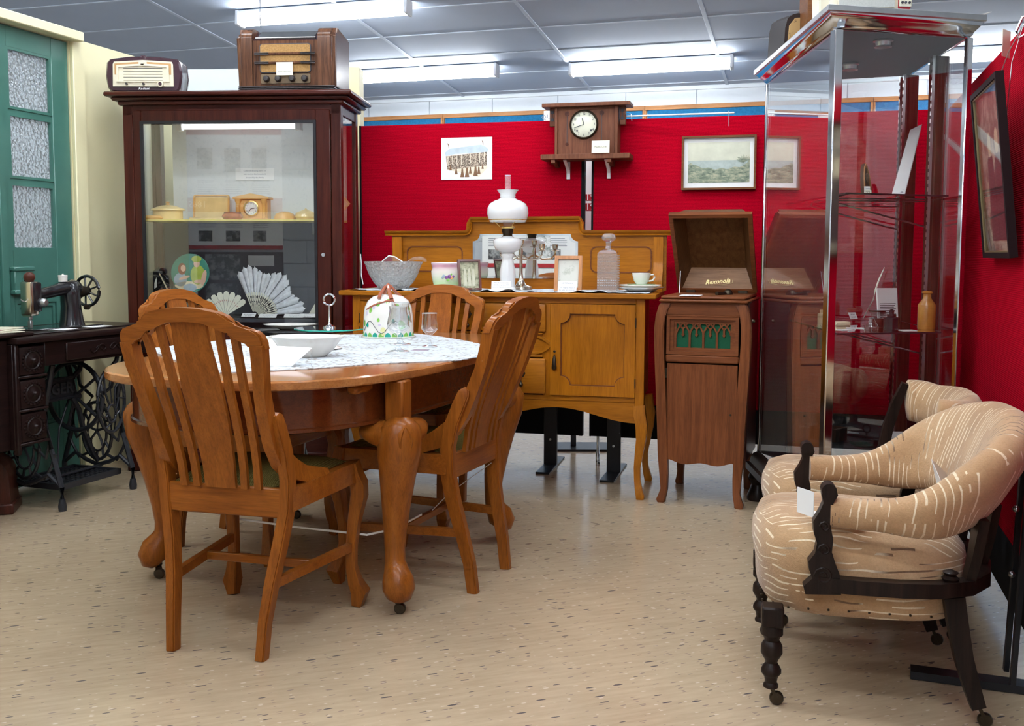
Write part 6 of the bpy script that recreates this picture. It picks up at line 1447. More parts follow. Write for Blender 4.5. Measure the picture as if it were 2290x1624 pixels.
quadslab(lidp(X0 + .02, .018, 0), lidp(X0 + .02, U1 - .018, 0), lidp(X0 + IN, U1 - IN, NT), lidp(X0 + IN, IN, NT), Vector((-.012, 0, 0)), 'lid_slope', 'lidwood', lid)
quadslab(lidp(X1 - .02, .018, 0), lidp(X1 - .02, U1 - .018, 0), lidp(X1 - IN, U1 - IN, NT), lidp(X1 - IN, IN, NT), Vector((.012, 0, 0)), 'lid_slope', 'lidwood', lid)
m = MB(); O = [lidp(X0, 0, 0), lidp(X1, 0, 0), lidp(X1, U1, 0), lidp(X0, U1, 0)]; I = [lidp(X0 + .018, .018, 0), lidp(X1 - .018, .018, 0), lidp(X1 - .018, U1 - .018, 0), lidp(X0 + .018, U1 - .018, 0)]
L4 = [[m.bm.verts.new(p + nh * n) for p in P] for P, n in ((O, -.010), (I, -.010), (I, .012), (O, .012))]
for k in range(4): m._bridge(L4[k], L4[(k + 1) % 4])
m.build('lid_rim', 'oak_x', lid)
# maker's script on the slope
a_, b_, c_ = lidp(X0 + .02, .018, 0), lidp(X1 - .02, .018, 0), lidp(X0 + IN, IN + .02, NT)
mid = (lidp(X0 + .02, .018, 0) + lidp(X1 - .02, .018, 0) + lidp(X1 - IN, IN + .02, NT) + lidp(X0 + IN, IN + .02, NT)) / 4
up_v = (lidp(0, IN + .02, NT) - lidp(0, .018, 0)).normalized(); nrm = Vector((1, 0, 0)).cross(up_v).normalized()
MT['gilt'] = plain('gilt transfer', (.85, .68, .30), .35, .3)
t_ = text('maker_script', 'Rexonola', .030, 'gilt', lid, (0, 0, 0), ext=.0003, shear=.35, bold=.0006, res=2)
mw = Matrix((Vector((1, 0, 0)), up_v, nrm)).transposed().to_4x4() @ Matrix.Rotation(.10, 4, 'Z'); t_.matrix_local = Matrix.Translation(mid + nrm * .002 - up_v * .018) @ mw
MB().bar([mid + nrm * .002 - up_v * .036 + Vector((-.03, 0, 0)), mid + nrm * .002 - up_v * .034 + Vector((.02, 0, 0)), mid + nrm * .002 - up_v * .024 + Vector((.068, 0, 0)), mid + nrm * .002 - up_v * .010 + Vector((.07, 0, 0))], .0012, .003, (0, 1, 0)).build('script_flourish', 'gilt', lid)
for x in (.05, .29): gb(x - .022, x + .022, GD - .012, GD + .004, .905, .927, 'lid_hinge', 'bronze', .002)
MB().tube([(.012, .33, .912), (.010, .36, 1.02)], .0022, 6).build('lid_stay', 'steel', gr)
MB().lathe([(0, 0), (.014, 0), (.014, .03), (0, .03)], (.20, .10, .882), 16).build('speed_control', 'chrome', gr)
MB().sphere((.25, .22, .915), .022, 16).build('tone_arm_elbow', 'bronze', gr); MB().tube([(.25, .22, .88), (.25, .22, .915), (.21, .15, .918)], .009, 8).build('tone_arm', 'bronze', gr)
GP = Vector((GO[0], GO[1], 0)); GM = Matrix.Rotation(-R(20), 3, 'Z')
o = MB().bb(-.045, .045, -.03, .03, 0, .002).build('caption_card', 'white', None, GP + GM @ Vector((.12, .02, .913)), (.03, 0, -R(20))); tag(o, 'white card lying on front edge of the open gramophone', 'card')

# ================================================================== WALL CLOCK ON ITS SHELF
WO = (.37, 5.03)
wc = thing('wall_clock', 'brown mission-style mantel clock with round cream dial, on high wall shelf', 'clock', (*WO, 0), -R(14))
MT['clockwood'] = wood('brown clock wood', (.12, .042, .022), (.21, .080, .042), 'Z', .5, .05); 
def wb_(x0, x1, y0, y1, z0, z1, nm, par=None, mt='clockwood', bev=.002): return MB().bb(x0, x1, y0, y1, z0, z1, bev).build(nm, mt, par or wc)
wb_(-.150, .135, .0, .085, 1.584, 1.814, 'clock_case'); wb_(-.164, -.150, -.008, .09, 1.582, 1.814, 'side_board'); wb_(.135, .151, -.008, .09, 1.582, 1.814, 'side_board')
wb_(-.226, .213, -.03, .095, 1.814, 1.832, 'top_board'); wb_(-.196, -.168, .02, .05, 1.725, 1.814, 'side_bracket'); wb_(.156, .184, .02, .05, 1.725, 1.814, 'side_bracket')
for s, xx in ((-1, -.182), (1, .170)):
    for z in (1.795, 1.757): wb_(xx - .008, xx + .008, .016, .02, z - .007, z + .007, 'bracket_slot', None, 'ink', 0)
    wb_(xx - .0015, xx + .0015, .016, .02, 1.757, 1.795, 'bracket_slot', None, 'ink', 0)
wb_(-.15, .135, -.004, 0, 1.800, 1.806, 'bead')
cfc = MB().lathe([(0, .003), (.062, .003), (.066, 0)], (-.018, 0, 1.728), 40, RX).build('dial', 'cream', wc)
MB().lathe([(.062, 0), (.072, 0), (.072, .006), (.066, .012), (.062, .008)], (-.018, 0, 1.728), 40, RX, close=True).build('bezel', 'bronze', wc)
for k in range(12):
    a = PI / 2 - 2 * PI * (k + 1) / 12; text('numeral', str(k + 1), .019, 'ink', cfc, (-.018 + .052 * math.cos(a), -.004, 1.728 + .052 * math.sin(a)), sx=.8, res=1)
for a, l, w in ((R(106), .034, .005), (R(198), .052, .0042)):
    MB().bar([(-.018, -.0065, 1.728), (-.018 + l * .75 * math.cos(a), -.0065, 1.728 + l * .75 * math.sin(a)), (-.018 + l * math.cos(a), -.0065, 1.728 + l * math.sin(a))], w, .001, (0, 1, 0), [(.6, 1), (1, 1), (.2, 1)]).build('hand', 'ink', cfc)
for x in (-.052, .018): MB().lathe([(0, .001), (.005, .001), (.005, 0)], (x, -.0035, 1.698), 10, RX).build('winding_hole', 'ink', cfc)
MB().lathe([(0, .002), (.064, .002)], (-.018, -.010, 1.728), 32, RX).build('dial_glass', 'glass', cfc)
for x in (-.103, .070):  # routed grooves, their shade painted as flat dark discs and lines
    for z, r_ in ((1.782, .012), (1.634, .009)): MB().lathe([(0, .001), (r_, .001), (r_, 0)], (x, 0, z), 8, RX).build('groove_shade_disc', 'bentwood', wc)
    wb_(x - .0012, x + .0012, -.0015, 0, 1.640, 1.775, 'groove_shade_line', None, 'ink', 0)
wsf = thing('clock_shelf', 'narrow brown wall shelf on white metal brackets under the clock', 'shelf', (*WO, 0), -R(14))
MB().bb(-.228, .215, -.045, .088, 1.556, 1.5815, .002).build('shelf_board', 'clockwood', wsf)
for x in (-.165, .115): MB().prism([(-.04, 1.556), (.08, 1.556), (.08, 1.525), (.04, 1.53), (.0, 1.548), (-.03, 1.535), (-.04, 1.54)], x - .01, x + .01, Matrix(((0, 1, 0, 0), (1, 0, 0, 0), (0, 0, 1, 0), (0, 0, 0, 1)))).build('corbel', 'clockwood', wsf)
for x in (-.112, .094):
    MB().bar([(x, -.01, 1.554), (x, .03, 1.54), (x, .075, 1.515), (x, .092, 1.49)], .016, .004).build('bracket_arm', 'lampframe', wsf)
    MB().bb(x - .009, x + .009, .086, .094, 1.468, 1.555, .001).build('bracket_plate', 'lampframe', wsf)
wq = lambda x, y, z: Vector((WO[0], WO[1], 0)) + Matrix.Rotation(-R(14), 3, 'Z') @ Vector((x, y, z))
card('caption_card', 'cream caption card leaning on the front of the wall clock', .088, .060, wq(.073, -.050, 1.5825), -R(14), .06, 'cream', ['', 'Mantle Clock', ''], .011, ink='ink')
o = MB().tube([wq(.18, .01, 1.775), wq(.205, .0, 1.775), wq(.215, .0, 1.77), wq(.218, 0, 1.74)], .002, 6).build('clock_key', 'steel', None); tag(o, 'small metal key hanging at right side of the wall clock', 'key')

# ================================================================== PICTURES ON THE BACK PANELS
def onpanel(par, x, z, w, h): pass
LP = Vector((.372, 5.13, 0)); LM = Matrix.Rotation(-R(13.5), 3, 'Z')
lx0, z1_ = onp(987, 309, (.372, 5.13), 13.5); lx1, z0_ = onp(1101, 401, (.372, 5.13), 13.5)
gs = thing('grandstand_print', 'unframed white print of crowd at a racecourse grandstand on red panel', 'picture', LP + LM @ Vector((lx0, -.002, z0_)), -R(13.5))
W_, H_ = lx1 - lx0, z1_ - z0_
MB().bb(0, W_, -.0012, 0, 0, H_).build('paper', 'white', gs)
MT['roofblue'] = plain('printed pale blue roof', (.50, .60, .66), .6, var=.1); MT['crowd'] = sheet_print('printed crowd', (.62, .50, .38), (.10, .07, .05), 160, .52); MT['sand'] = plain('printed sand', (.78, .72, .58), .6)
MT['brownink'] = plain('brown ink', (.18, .09, .04), .6)
k = W_ / 108
def g_(P, mt, nm, y=-.0016): return MB().prism([(x * k, H_ - z * k) for x, z in P], y, -.0011).build(nm, mt, gs)
g_([(8, 30), (18, 22), (85, 15), (95, 20), (100, 25), (98, 30), (30, 33), (10, 37)], 'roofblue', 'printed_roof'); g_([(10, 37), (97, 30), (97, 50), (12, 57)], 'crowd', 'printed_crowd', -.0014)
g_([(12, 57), (97, 50), (98, 62), (80, 80), (12, 64)], 'sand', 'printed_ground', -.0013); g_([(12, 55), (97, 48), (97, 57), (13, 65)], 'crowd', 'printed_crowd', -.0015)
for i in range(9): g_([(14 + i * 9.6, 35.5 - i * .7), (15.2 + i * 9.6, 35.5 - i * .7), (15.2 + i * 9.6, 56 - i * .7), (14 + i * 9.6, 56 - i * .7)], 'sand', 'printed_post', -.0018)
for x, z, s in ((45, 80, 1.1), (55, 80, 1.2), (73, 78, 1.2), (80, 74, .9), (62, 73, .8), (32, 74, .8), (20, 66, .7), (88, 64, .6)): g_([(x - 4 * s, z), (x + 4 * s, z), (x + 2 * s, z - 10 * s), (x + 1.5 * s, z - 16 * s), (x - 1.5 * s, z - 16 * s), (x - 2 * s, z - 10 * s)], 'brownink', 'printed_figure', -.0019)
for x, z in ((17, 22), (90, 18)): g_([(x, z), (x - 4, z - 12), (x - 1, z - 9)], 'brownink', 'printed_flag')
RPV = Vector((.392, 5.13, 0)); RM = Matrix.Rotation(-R(15), 3, 'Z')
lx0, z1_ = onp(1527, 306, (.392, 5.12), 15); lx1, z0_ = onp(1691, 423, (.392, 5.12), 15)
fp = thing('landscape_picture', 'brown framed colour print of a coastal landscape on red panel', 'picture', RPV + RM @ Vector((lx0, -.002, z0_)), -R(15))
W_, H_ = lx1 - lx0, z1_ - z0_
MT['framewood'] = wood('thin brown frame wood', (.12, .045, .016), (.20, .08, .03), 'X', .4, .2)
b_ = .010
for nm_, P in (('frame_rail', rect(0, W_, H_ - b_, H_)), ('frame_rail', rect(0, W_, 0, b_)), ('frame_stile', rect(0, b_, b_, H_ - b_)), ('frame_stile', rect(W_ - b_, W_, b_, H_ - b_))):
    MB().prism(P, -.022, 0).build(nm_, 'framewood', fp)
MB().bb(b_, W_ - b_, -.006, -.002, b_, H_ - b_).build('mount', 'white', fp)
MT['skyprint'] = plain('printed pale sky', (.62, .63, .50), .6, var=.1, nscale=12)
def landprint():
    m, nt, b = base('printed scrub landscape', .6); v = coords(nt, (1, 1, 2.4)); n = noise(nt, v, 34, 6, .7, .4)
    nt.links.new(ramp(nt, [(.35, (.06, .09, .06)), (.5, (.22, .27, .18)), (.62, (.44, .42, .28))], n), b.inputs['Base Color']); return m
MT['landprint'] = landprint(); MT['seaprint'] = plain('printed grey blue sea', (.40, .47, .44), .6, var=.15, nscale=30)
ix0, ix1, iz0, iz1 = .030, W_ - .030, .034, H_ - .030; hz = iz0 + (iz1 - iz0) * .55
MB().bb(ix0, ix1, -.0066, -.006, iz0, iz1).build('printed_sky', 'skyprint', fp)
MB().bb(ix0, ix1, -.0070, -.006, iz0 + .05, hz).build('printed_sea', 'seaprint', fp)
P = [(ix0, iz0), (ix1, iz0), (ix1, hz + .015)] + [(ix1 - (ix1 - ix0) * t, hz - .006 - .035 * math.sin(PI * min(1, t * 1.05)) ** .5 + .004 * math.sin(t * 31)) for t in [i / 24 for i in range(1, 24)]] + [(ix0, hz - .02)]
MB().prism(P, -.0074, -.006).build('printed_scrub', 'landprint', fp)
tr_ = MB()
for i in range(16):
    a = R(30 + i * 9); l = .028 + .012 * ((i * 7) % 5) / 5; tr_.bar([(ix1 - .03, -.0077, hz - .012), (ix1 - .03 + l * math.cos(a), -.0077, hz - .012 + l * math.sin(a))], .0022, .0004, (0, 1, 0))
tr_.build('printed_tree', 'landprint', fp, kind='stuff')
MT['frameglass0'] = pane_mat('print glass', (.99, .99, .99), .5)
MB().bb(b_, W_ - b_, -.0125, -.0115, b_, H_ - b_).build('picture_glass', 'frameglass0', fp)

# leaning dark frame on the side panel (in that panel's own frame: x away from camera, y out of the panel)
SP_ = Vector((1.345, 2.62, 0)); SA = R(73.3); SM = Matrix.Rotation(SA, 3, 'Z')
df = thing('dark_frame', 'large black framed photograph hanging tilted on right side panel', 'picture', SP_ + SM @ Vector((.115, .004, 1.085)), 0, None, (0, 0, 0))
df.rotation_euler = (Matrix.Rotation(SA, 4, 'Z') @ Matrix.Rotation(-.11, 4, 'X')).to_euler()
W_, H_ = .455, .505
MT['blackframe'] = plain('black stained frame', (.012, .006, .007), .6, spec=.12); MT['giltedge'] = plain('dull gilt slip', (.22, .17, .08), .4, .5)
MT['frameglass'] = pane_mat('picture glass', (.99, .99, .99), .7)
for nm_, P in (('frame_rail', rect(0, W_, H_ - .016, H_)), ('frame_rail', rect(0, W_, 0, .016)), ('frame_stile', rect(0, .016, .016, H_ - .016)), ('frame_stile', rect(W_ - .016, W_, .016, H_ - .016))):
    MB().prism(P, .004, .026).build(nm_, 'blackframe', df)
MB().ring(rect(.016, W_ - .016, .016, H_ - .016), rect(.021, W_ - .021, .021, H_ - .021), .006, .022).build('gilt_slip', 'giltedge', df)
MT['sepia2'] = sheet_print('sepia couple photograph', (.50, .42, .32), (.14, .10, .08), 9, .52)
MB().bb(.02, W_ - .02, .004, .008, .02, H_ - .02).build('photograph', 'sepia2', df)
for x in (.17, .29):
    MB().prism([(x - .06, .05), (x + .06, .05), (x + .05, .25), (x + .035, .30), (x - .035, .30), (x - .05, .25)], .0085, .009).build('printed_figure', 'posterdark', df)
    MB().prism([(x + .028 * math.cos(t), .335 + .038 * math.sin(t)) for t in [2 * PI * i / 14 for i in range(14)]], .0085, .009).build('printed_head', 'pcream', df)
MB().bb(.02, W_ - .02, .018, .020, .02, H_ - .02).build('picture_glass', 'frameglass', df)
spt = lambda x, y, z: SP_ + SM @ Vector((x, y, z))
o = MB().tube([spt(.16, .05, 1.36), spt(.20, .03, 1.62), spt(.23, .0, 1.725)], .0015, 5).tube([spt(.30, .05, 1.58), spt(.26, .03, 1.66), spt(.235, .0, 1.725)], .0015, 5).build('picture_wire', 'steel', None, kind='stuff'); tag(o, 'thin wire holding the tilted dark frame on the side panel', 'wire')
o = MB().tube([spt(.18, .003, 1.690), spt(.18, .02, 1.680), spt(.18, .026, 1.70), spt(.18, .012, 1.735), spt(.18, -.02, 1.742)], .004, 8).build('picture_hook', 'steel', None); tag(o, 'metal hook over the top of the right side panel above the dark frame', 'hook')
o = MB().bb(-.03, .03, 0, .001, 0, .075).build('paper_tag', 'cream', None, spt(.30, .030, 1.652), (0, 0, SA - .5)); tag(o, 'pale paper tag hanging by the hook above the dark frame', 'tag')
o = MB().lathe([(0, .02), (.004, .018), (.004, 0), (0, 0)], spt(.95, -.005, 1.50), 8, (Matrix.Rotation(SA, 4, 'Z') @ Matrix.Rotation(-PI / 2, 4, 'X'))).build('screw', 'steel', None); tag(o, 'small screw sticking out of the right side panel behind the display case', 'screw')
# ================================================================== GLASS DISPLAY CASE (corner posts at A near left, B near right, C far right, D far left)
QA, QB, QC, QD = Vector((1.062, 3.365, 0)), Vector((1.548, 3.485, 0)), Vector((1.635, 4.21, 0)), Vector((1.10, 4.42, 0))
QM = QB.lerp(QC, .45)
dc_ = thing('glass_display_case', 'tall chrome and glass display case with two glass shelves at right', 'display case', (QA.x, QA.y, 0))
def dl(p, z=0): return Vector((p.x - QA.x, p.y - QA.y, z))
cen = (QA + QB + QC + QD) / 4
def quad(off):
    Q = []
    L = [QA, QB, QC, QD]
    for i in range(4):
        p, a, b = L[i], L[i - 1], L[(i + 1) % 4]
        d1 = (p - a).normalized(); d2 = (b - p).normalized(); n1 = Vector((d1.y, -d1.x, 0)); n2 = Vector((d2.y, -d2.x, 0))
        bis = (n1 + n2); bis = bis / bis.length_squared * 2 if False else (n1 + n2) / (1 + n1.dot(n2)); Q.append(dl(p + bis * off))
    return Q
def slab(levels, nm, mt, par=None, smooth=20):
    m = MB(); A = [[m.bm.verts.new(Vector((p.x, p.y, z))) for p in quad(o_)] for z, o_ in levels]
    for a, b in zip(A, A[1:]): m._bridge(a, b)
    m.bm.faces.new(A[0]); m.bm.faces.new(list(reversed(A[-1]))); return m.build(nm, mt, par or dc_, smooth=smooth)
TOPZ = 1.825
slab([(TOPZ, -.01), (TOPZ + .012, -.01)], 'top_board', 'darkback')
slab([(TOPZ + .002, .002), (TOPZ + .008, .010), (TOPZ + .016, .012), (TOPZ + .030, .026), (TOPZ + .046, .038), (TOPZ + .048, .038)], 'cornice', 'chrome', smooth=70)
slab([(TOPZ + .048, .044), (TOPZ + .051, .046), (TOPZ + .068, .046), (TOPZ + .070, .042)], 'cornice_edge', 'steel')
slab([(.215, .008), (.205, .02), (.19, .026), (.165, .032), (.16, .045), (.13, .045), (.12, .035), (.115, .02)], 'plinth', 'arm_wood', smooth=30)
slab([(.216, -.005), (.222, -.005)], 'floor_board', 'darkback')
for Q in (QA, QB, QC, QD):
    p = dl(Q); MB().lathe([(.04, .118), (.045, .10), (.03, .07), (.04, .04), (.05, .015), (.048, 0), (0, 0)], (p.x, p.y, 0), 16).build('foot', 'arm_wood', dc_)
def post(Q, w, mt, nm='corner_post', z0=.215, z1=TOPZ):
    p = dl(Q); a = math.atan2((QB - QA).y, (QB - QA).x); return MB().box((p.x, p.y, (z0 + z1) / 2), (w, w, z1 - z0), a, .003).build(nm, mt, dc_)
post(QA, .032, 'chrome'); post(QB, .022, 'chrome'); post(QD, .014, 'chrome')
post(QC, .05, 'post'); post(QM, .052, 'post', 'middle_post')
for Q, s in ((QC, -.045), (QM, -.045), (QC, .05)):
    p = dl(Q); dv = (QC - QB).normalized() * s * .6 + Vector((-.03, 0, 0))
    MB().bb(p.x + dv.x - .005, p.x + dv.x + .005, p.y + dv.y - .005, p.y + dv.y + .005, .222, TOPZ).build('slotted_upright', 'steel', dc_)
    m = MB()
    for k in range(56): z = .25 + k * .028; m.bb(p.x + dv.x - .0058, p.x + dv.x - .0045, p.y + dv.y - .003, p.y + dv.y + .003, z, z + .012)
    m.build('upright_slots', 'ink', dc_, kind='stuff')
def pane(a, b, nm='glass_pane', ins=.016):
    d = (b - a).normalized(); a2, b2 = dl(a + d * ins), dl(b - d * ins); n = Vector((d.y, -d.x, 0)) * .002
    m = MB(); V = [m.bm.verts.new(v) for v in (a2 - n + Vector((0, 0, .222)), b2 - n + Vector((0, 0, .222)), b2 + n + Vector((0, 0, .222)), a2 + n + Vector((0, 0, .222)))]; U = [m.bm.verts.new(v.co + Vector((0, 0, TOPZ - .222))) for v in V]
    m.bm.faces.new(V); m.bm.faces.new(list(reversed(U)))
    for i in range(4): m.bm.faces.new((V[i], V[(i + 1) % 4], U[(i + 1) % 4], U[i]))
    m.build(nm, 'glass_case', dc_)
pane(QA, QB); pane(QD, QA); pane(QC, QD); pane(QB, QM, ins=.028)
# downlights under the top
for u, v in ((1975, 98), (1901, 150)):
    p = gp(u, v, TOPZ - .012); p = dl(p)
    MB().lathe([(.022, 0), (.032, 0), (.034, -.004), (.026, -.006), (.024, -.020), (.03, -.024), (.022, -.026), (0, -.016)], (p.x, p.y, TOPZ + .0), 20).build('downlight', 'steel', dc_)
# shelves with wire brackets
MT['shelfglass'] = pane_mat('smoky shelf glass', (.62, .60, .60), 2.0); MT['shelfedge'] = plain('dark shelf edge', (.03, .02, .025), .3)
def shelf(P, z, lb=None):
    m = MB(); flat(m, [(p[0] - QA.x, p[1] - QA.y) for p in P], z - .005, z); s_ = m.build('glass_shelf', 'shelfglass', dc_)
    n = len(P)
    for i in range(n):
        a, b = P[i], P[(i + 1) % n]; MB().bar([(a[0] - QA.x, a[1] - QA.y, z - .0025), (b[0] - QA.x, b[1] - QA.y, z - .0025)], .003, .0058).build('shelf_edge', 'shelfedge', s_)
    return s_
S1 = [(1.125, 3.42), (1.53, 3.56), (1.60, 4.10), (1.13, 4.18)]; S2 = [(1.115, 3.44), (1.505, 3.52), (1.585, 4.10), (1.15, 4.16)]
shelf(S1, 1.300); shelf(S2, .822)
for z in (1.297, .818):
    for Q in (QM, QC):
        a = dl(Q + Vector((-.035, 0, 0))); b = a + Vector((-.37, -.05, 0))
        MB().tube([(a.x, a.y, z - .10), (b.x, b.y, z - .01), (b.x - .005, b.y, z)], .0035, 6).build('shelf_bracket', 'steel', dc_)
        MB().tube([(a.x, a.y, z - .006), (b.x, b.y, z - .006)], .003, 6).build('shelf_bracket', 'steel', dc_)
# items on the lower shelf
z2 = .8225
def on2(u, v): return gp(u, v, z2)
def lathed(nm, lb, cat, prof, p, mt, seg=24, grp=None, sm=50): o = MB().lathe(prof, seg=seg).build(nm, mt, None, p, smooth=sm); return tag(o, lb, cat, grp)
lathed('stoneware_bottle', 'ochre salt-glazed stoneware ink bottle at right end of lower case shelf', 'bottle', [(0, 0), (.029, 0), (.031, .004), (.031, .088), (.029, .092), (.014, .113), (.013, .128), (.019, .131), (.019, .136), (.014, .139), (.010, .136), (.010, .12), (0, .12)], on2(2071, 737), 'stone', 32)
p = on2(1993, 737)
o = thing('ink_pot', 'black round ink pot with pointed lid on lower case shelf', 'ink pot', p)
MB().lathe([(0, 0), (.028, 0), (.028, .042), (.024, .045), (0, .045)], seg=24).build('pot_body', 'enamel', o); MB().lathe([(.016, .045), (.016, .055), (.008, .057), (.009, .068), (.004, .073), (0, .073)], seg=20).build('lid', 'enamel', o)
lathed('glass_inkwell', 'small greenish conical glass inkwell left of the black ink pot', 'inkwell', [(0, 0), (.022, 0), (.023, .012), (.012, .034), (.009, .04), (.012, .045), (.010, .047), (.007, .04), (.018, .012), (0, .006)], on2(1949, 739), 'vessel', 20)
p = on2(1968, 733) + Vector((.01, .06, 0))
o = thing('inkwell_stand', 'glass and dark wood inkwell with flat lid behind the black ink pot', 'inkwell', p)
MB().lathe([(0, 0), (.028, 0), (.028, .03), (.022, .032), (0, .032)], seg=20).build('stand', 'bentwood', o); MB().lathe([(.02, .032), (.026, .05), (.024, .056), (0, .056)], seg=20).build('glass_well', 'vessel', o); MB().lathe([(0, .056), (.03, .056), (.03, .060), (0, .062)], seg=20).build('lid', 'bronze', o)
lathed('cream_bottle', 'short cream bottle with dark cap at the back of lower case shelf', 'bottle', [(0, 0), (.018, 0), (.018, .036), (.01, .04), (.01, .052), (0, .052)], Vector((1.22, 3.95, z2)), 'pcream', 20)
card('caption_board', 'cream information board headed with ink text, leaning behind ink bottles', .085, .145, on2(2010, 735) + Vector((.0, .10, 0)), -.0 + .25, .12, 'white', ['', '', 'INK'], .011, t=.006, ink='ink')
cb = bpy.data.objects.get('caption_board'); m = MB()
for k in range(10): m.bb(-.034, .034 - .004 * (k % 3), -.0006, 0, .085 - k * .0065, .0875 - k * .0065)
m.build('printed_lines', 'ink', cb, kind='stuff')
o = MB().tube([on2(1940, 722) + Vector((0, .05, .015)), pt(1952, 672, 3.66), pt(1958, 648, 3.66), pt(1966, 625, 3.67), pt(1978, 598, 3.68)], [.0015, .002, .003, .003, .001], 6).build('quill', 'ivory', None); tag(o, 'long thin white quill standing in an inkwell', 'quill')
for u, v, a, w, lb in ((1890, 738, .3, .05, 'white paper slip lying at near left corner of lower case shelf'), (1912, 734, -.2, .06, 'second paper slip lying left of the glass inkwell'), (2030, 739, .1, .05, 'paper slip lying before the stoneware bottle'), (1885, 728, .0, .04, 'paper slip lying behind the near left corner slip')):
    p = on2(u, v); o = MB().bb(-w / 2, w / 2, -.02, .02, 0, .0012).build('paper_slip', 'white', None, p, (0, 0, a)); tag(o, lb, 'paper', 'paper slips on the lower case shelf')
card('caption_card', 'small white caption card tilted before the quill', .04, .03, on2(1918, 722) + Vector((0, .04, .012)), .5, .5, 'white', ['ink well', 'and quill'], .007)
o = MB().bb(-.03, .03, -.02, .02, 0, .016, .003).build('nib_box', 'pcream', None, Vector((1.245, 3.80, z2)), (0, 0, .2)); tag(o, 'small tan card box of nibs behind the caption card', 'box')
# items on the upper shelf
z1s = 1.3005
sh_ = thing('carved_plaque', 'pointed oval carved wooden plaque standing on upper case shelf', 'plaque', Vector((1.305, 3.72, z1s)), .9, None, (-.12, 0, .9))
P = [(-.032, 0), (.032, 0), (.036, .04), (.030, .08), (.016, .112), (0, .125), (-.016, .112), (-.030, .08), (-.036, .04)]
MB().prism(P, 0, .012).build('plaque_body', 'bentwood', sh_); MB().ring([(x * .98, z * .99) for x, z in P], [(x * .78, .01 + z * .84) for x, z in P], -.004, 0).build('raised_border', 'palewood', sh_)
MB().sphere((0, -.004, .07), .014, 12, (1, .4, 1.4)).build('carving', 'bentwood', sh_)
o = card('number_tag', 'cream tag printed 22 at foot of the carved plaque', .026, .020, gp(1953, 428, z1s) * 1 if False else Vector((1.262, 3.60, z1s)), 0.1, .1, 'cream', ['22'], .016, ink='ink')
card('caption_card', 'tiny white card standing just behind the tag printed 22', .022, .034, Vector((1.268, 3.625, z1s)), 0.1, .05, 'white', ['Carving', 'Plaque', ''], .006)
a, b, c, d = Vector((1.345, 3.60, z1s)), Vector((1.40, 3.625, z1s)), pt(2061, 278, 3.95), pt(2035, 291, 3.98)
o = thing('information_board', 'long white text board leaning steeply on upper case shelf', 'sign', a)
m = MB(); V = [m.bm.verts.new(v - a) for v in (a, b, c, d)]; U = [m.bm.verts.new(v - a + Vector((.004, .004, 0))) for v in (a, b, c, d)]; m.bm.faces.new(V); m.bm.faces.new(list(reversed(U)))
for i in range(4): m.bm.faces.new((V[i], U[i], U[(i + 1) % 4], V[(i + 1) % 4]))
m.build('board', 'white', o)
nn = (b - a).cross(d - a).normalized(); nn = nn if nn.dot(Vector((0, 0, CH)) - a) > 0 else -nn; m = MB()
for k in range(26):
    t = .05 + k * .032; p0 = a.lerp(d, t).lerp(b.lerp(c, t), .12) - a + nn * .0006; p1 = a.lerp(d, t).lerp(b.lerp(c, t), .85 - .05 * (k % 3)) - a + nn * .0006; m.bar([p0, p1], .0035, .0004, nn)
m.build('printed_lines', 'greyink', o, kind='stuff')
# items on the case floor
zf = .2225
o = thing('wooden_crate', 'small tan wooden crate with stencilled letters on floor of display case', 'crate', Vector((1.20, 3.95, zf)), .1)
for bb in ((-.07, .07, -.05, -.042, 0, .06), (-.07, .07, .042, .05, 0, .06), (-.07, -.062, -.042, .042, 0, .06), (.062, .07, -.042, .042, 0, .06), (-.062, .062, -.042, .042, 0, .006)): MB().bb(*bb).build('crate_board', 'palewood', o)
text('stencil', 'MADE', .022, 'ink', o, (.01, -.0505, .03), res=1)
t = thing('text_sheet', 'curved white sheet of printed text standing on floor of display case', 'sign', Vector((1.395, 3.70, zf)), -.2)
m = MB(); g = m.grid(lambda u, v: (.085 * u, .03 * math.sin(v * 2.2) + .01 * u, .21 * v), 4, 10); m.build('sheet', 'white', t, smooth=80)
m = MB()
for k in range(22):
    if k in (7, 14): continue
    v = .06 + k * .038; m.bar([(.012, .03 * math.sin(v * 2.2) - .0015, .21 * v), (.072, .03 * math.sin(v * 2.2) - .0015 + .008, .21 * v)], .0028, .0005, (0, -1, 0))
m.build('printed_lines', 'ink', t, kind='stuff')
for k, (x, y, w, d_, mt, lb) in enumerate(((1.17, 4.12, .09, .06, 'grassgreen', 'green leaflet on floor of display case near its left glass'), (1.20, 3.72, .08, .05, 'white', 'white caption card on floor of display case beside the crate'), (1.16, 3.62, .10, .08, 'cream', 'cream paper on floor of display case near its front left corner'), (1.38, 3.98, .12, .08, 'teal', 'teal booklet at the back of the display case floor'))):
    o = MB().bb(-w / 2, w / 2, -d_ / 2, d_ / 2, 0, .004).build('leaflet', mt, None, Vector((x, y, zf + .0005)), (0, 0, .3 * k)); tag(o, lb, 'paper')
o = thing('iron_tool', 'black iron tool with a ring handle on floor of display case', 'tool', Vector((1.33, 3.82, zf)), 0)
MB().tube([(-.09, 0, .01), (.09, .01, .01)], .008, 8).build('bar', 'iron', o); MB().tube([(.0 + .018 * math.cos(a), .0, .05 + .018 * math.sin(a)) for a in [2 * PI * i / 18 for i in range(18)]], .004, 6, True, (0, 1, 0)).build('ring_handle', 'iron', o); MB().tube([(0, 0, .01), (0, 0, .034)], .005, 6).build('shank', 'iron', o)
o = thing('flat_iron', 'black flat iron on floor of display case behind the ring-handled tool', 'iron', Vector((1.48, 3.95, zf)), .3)
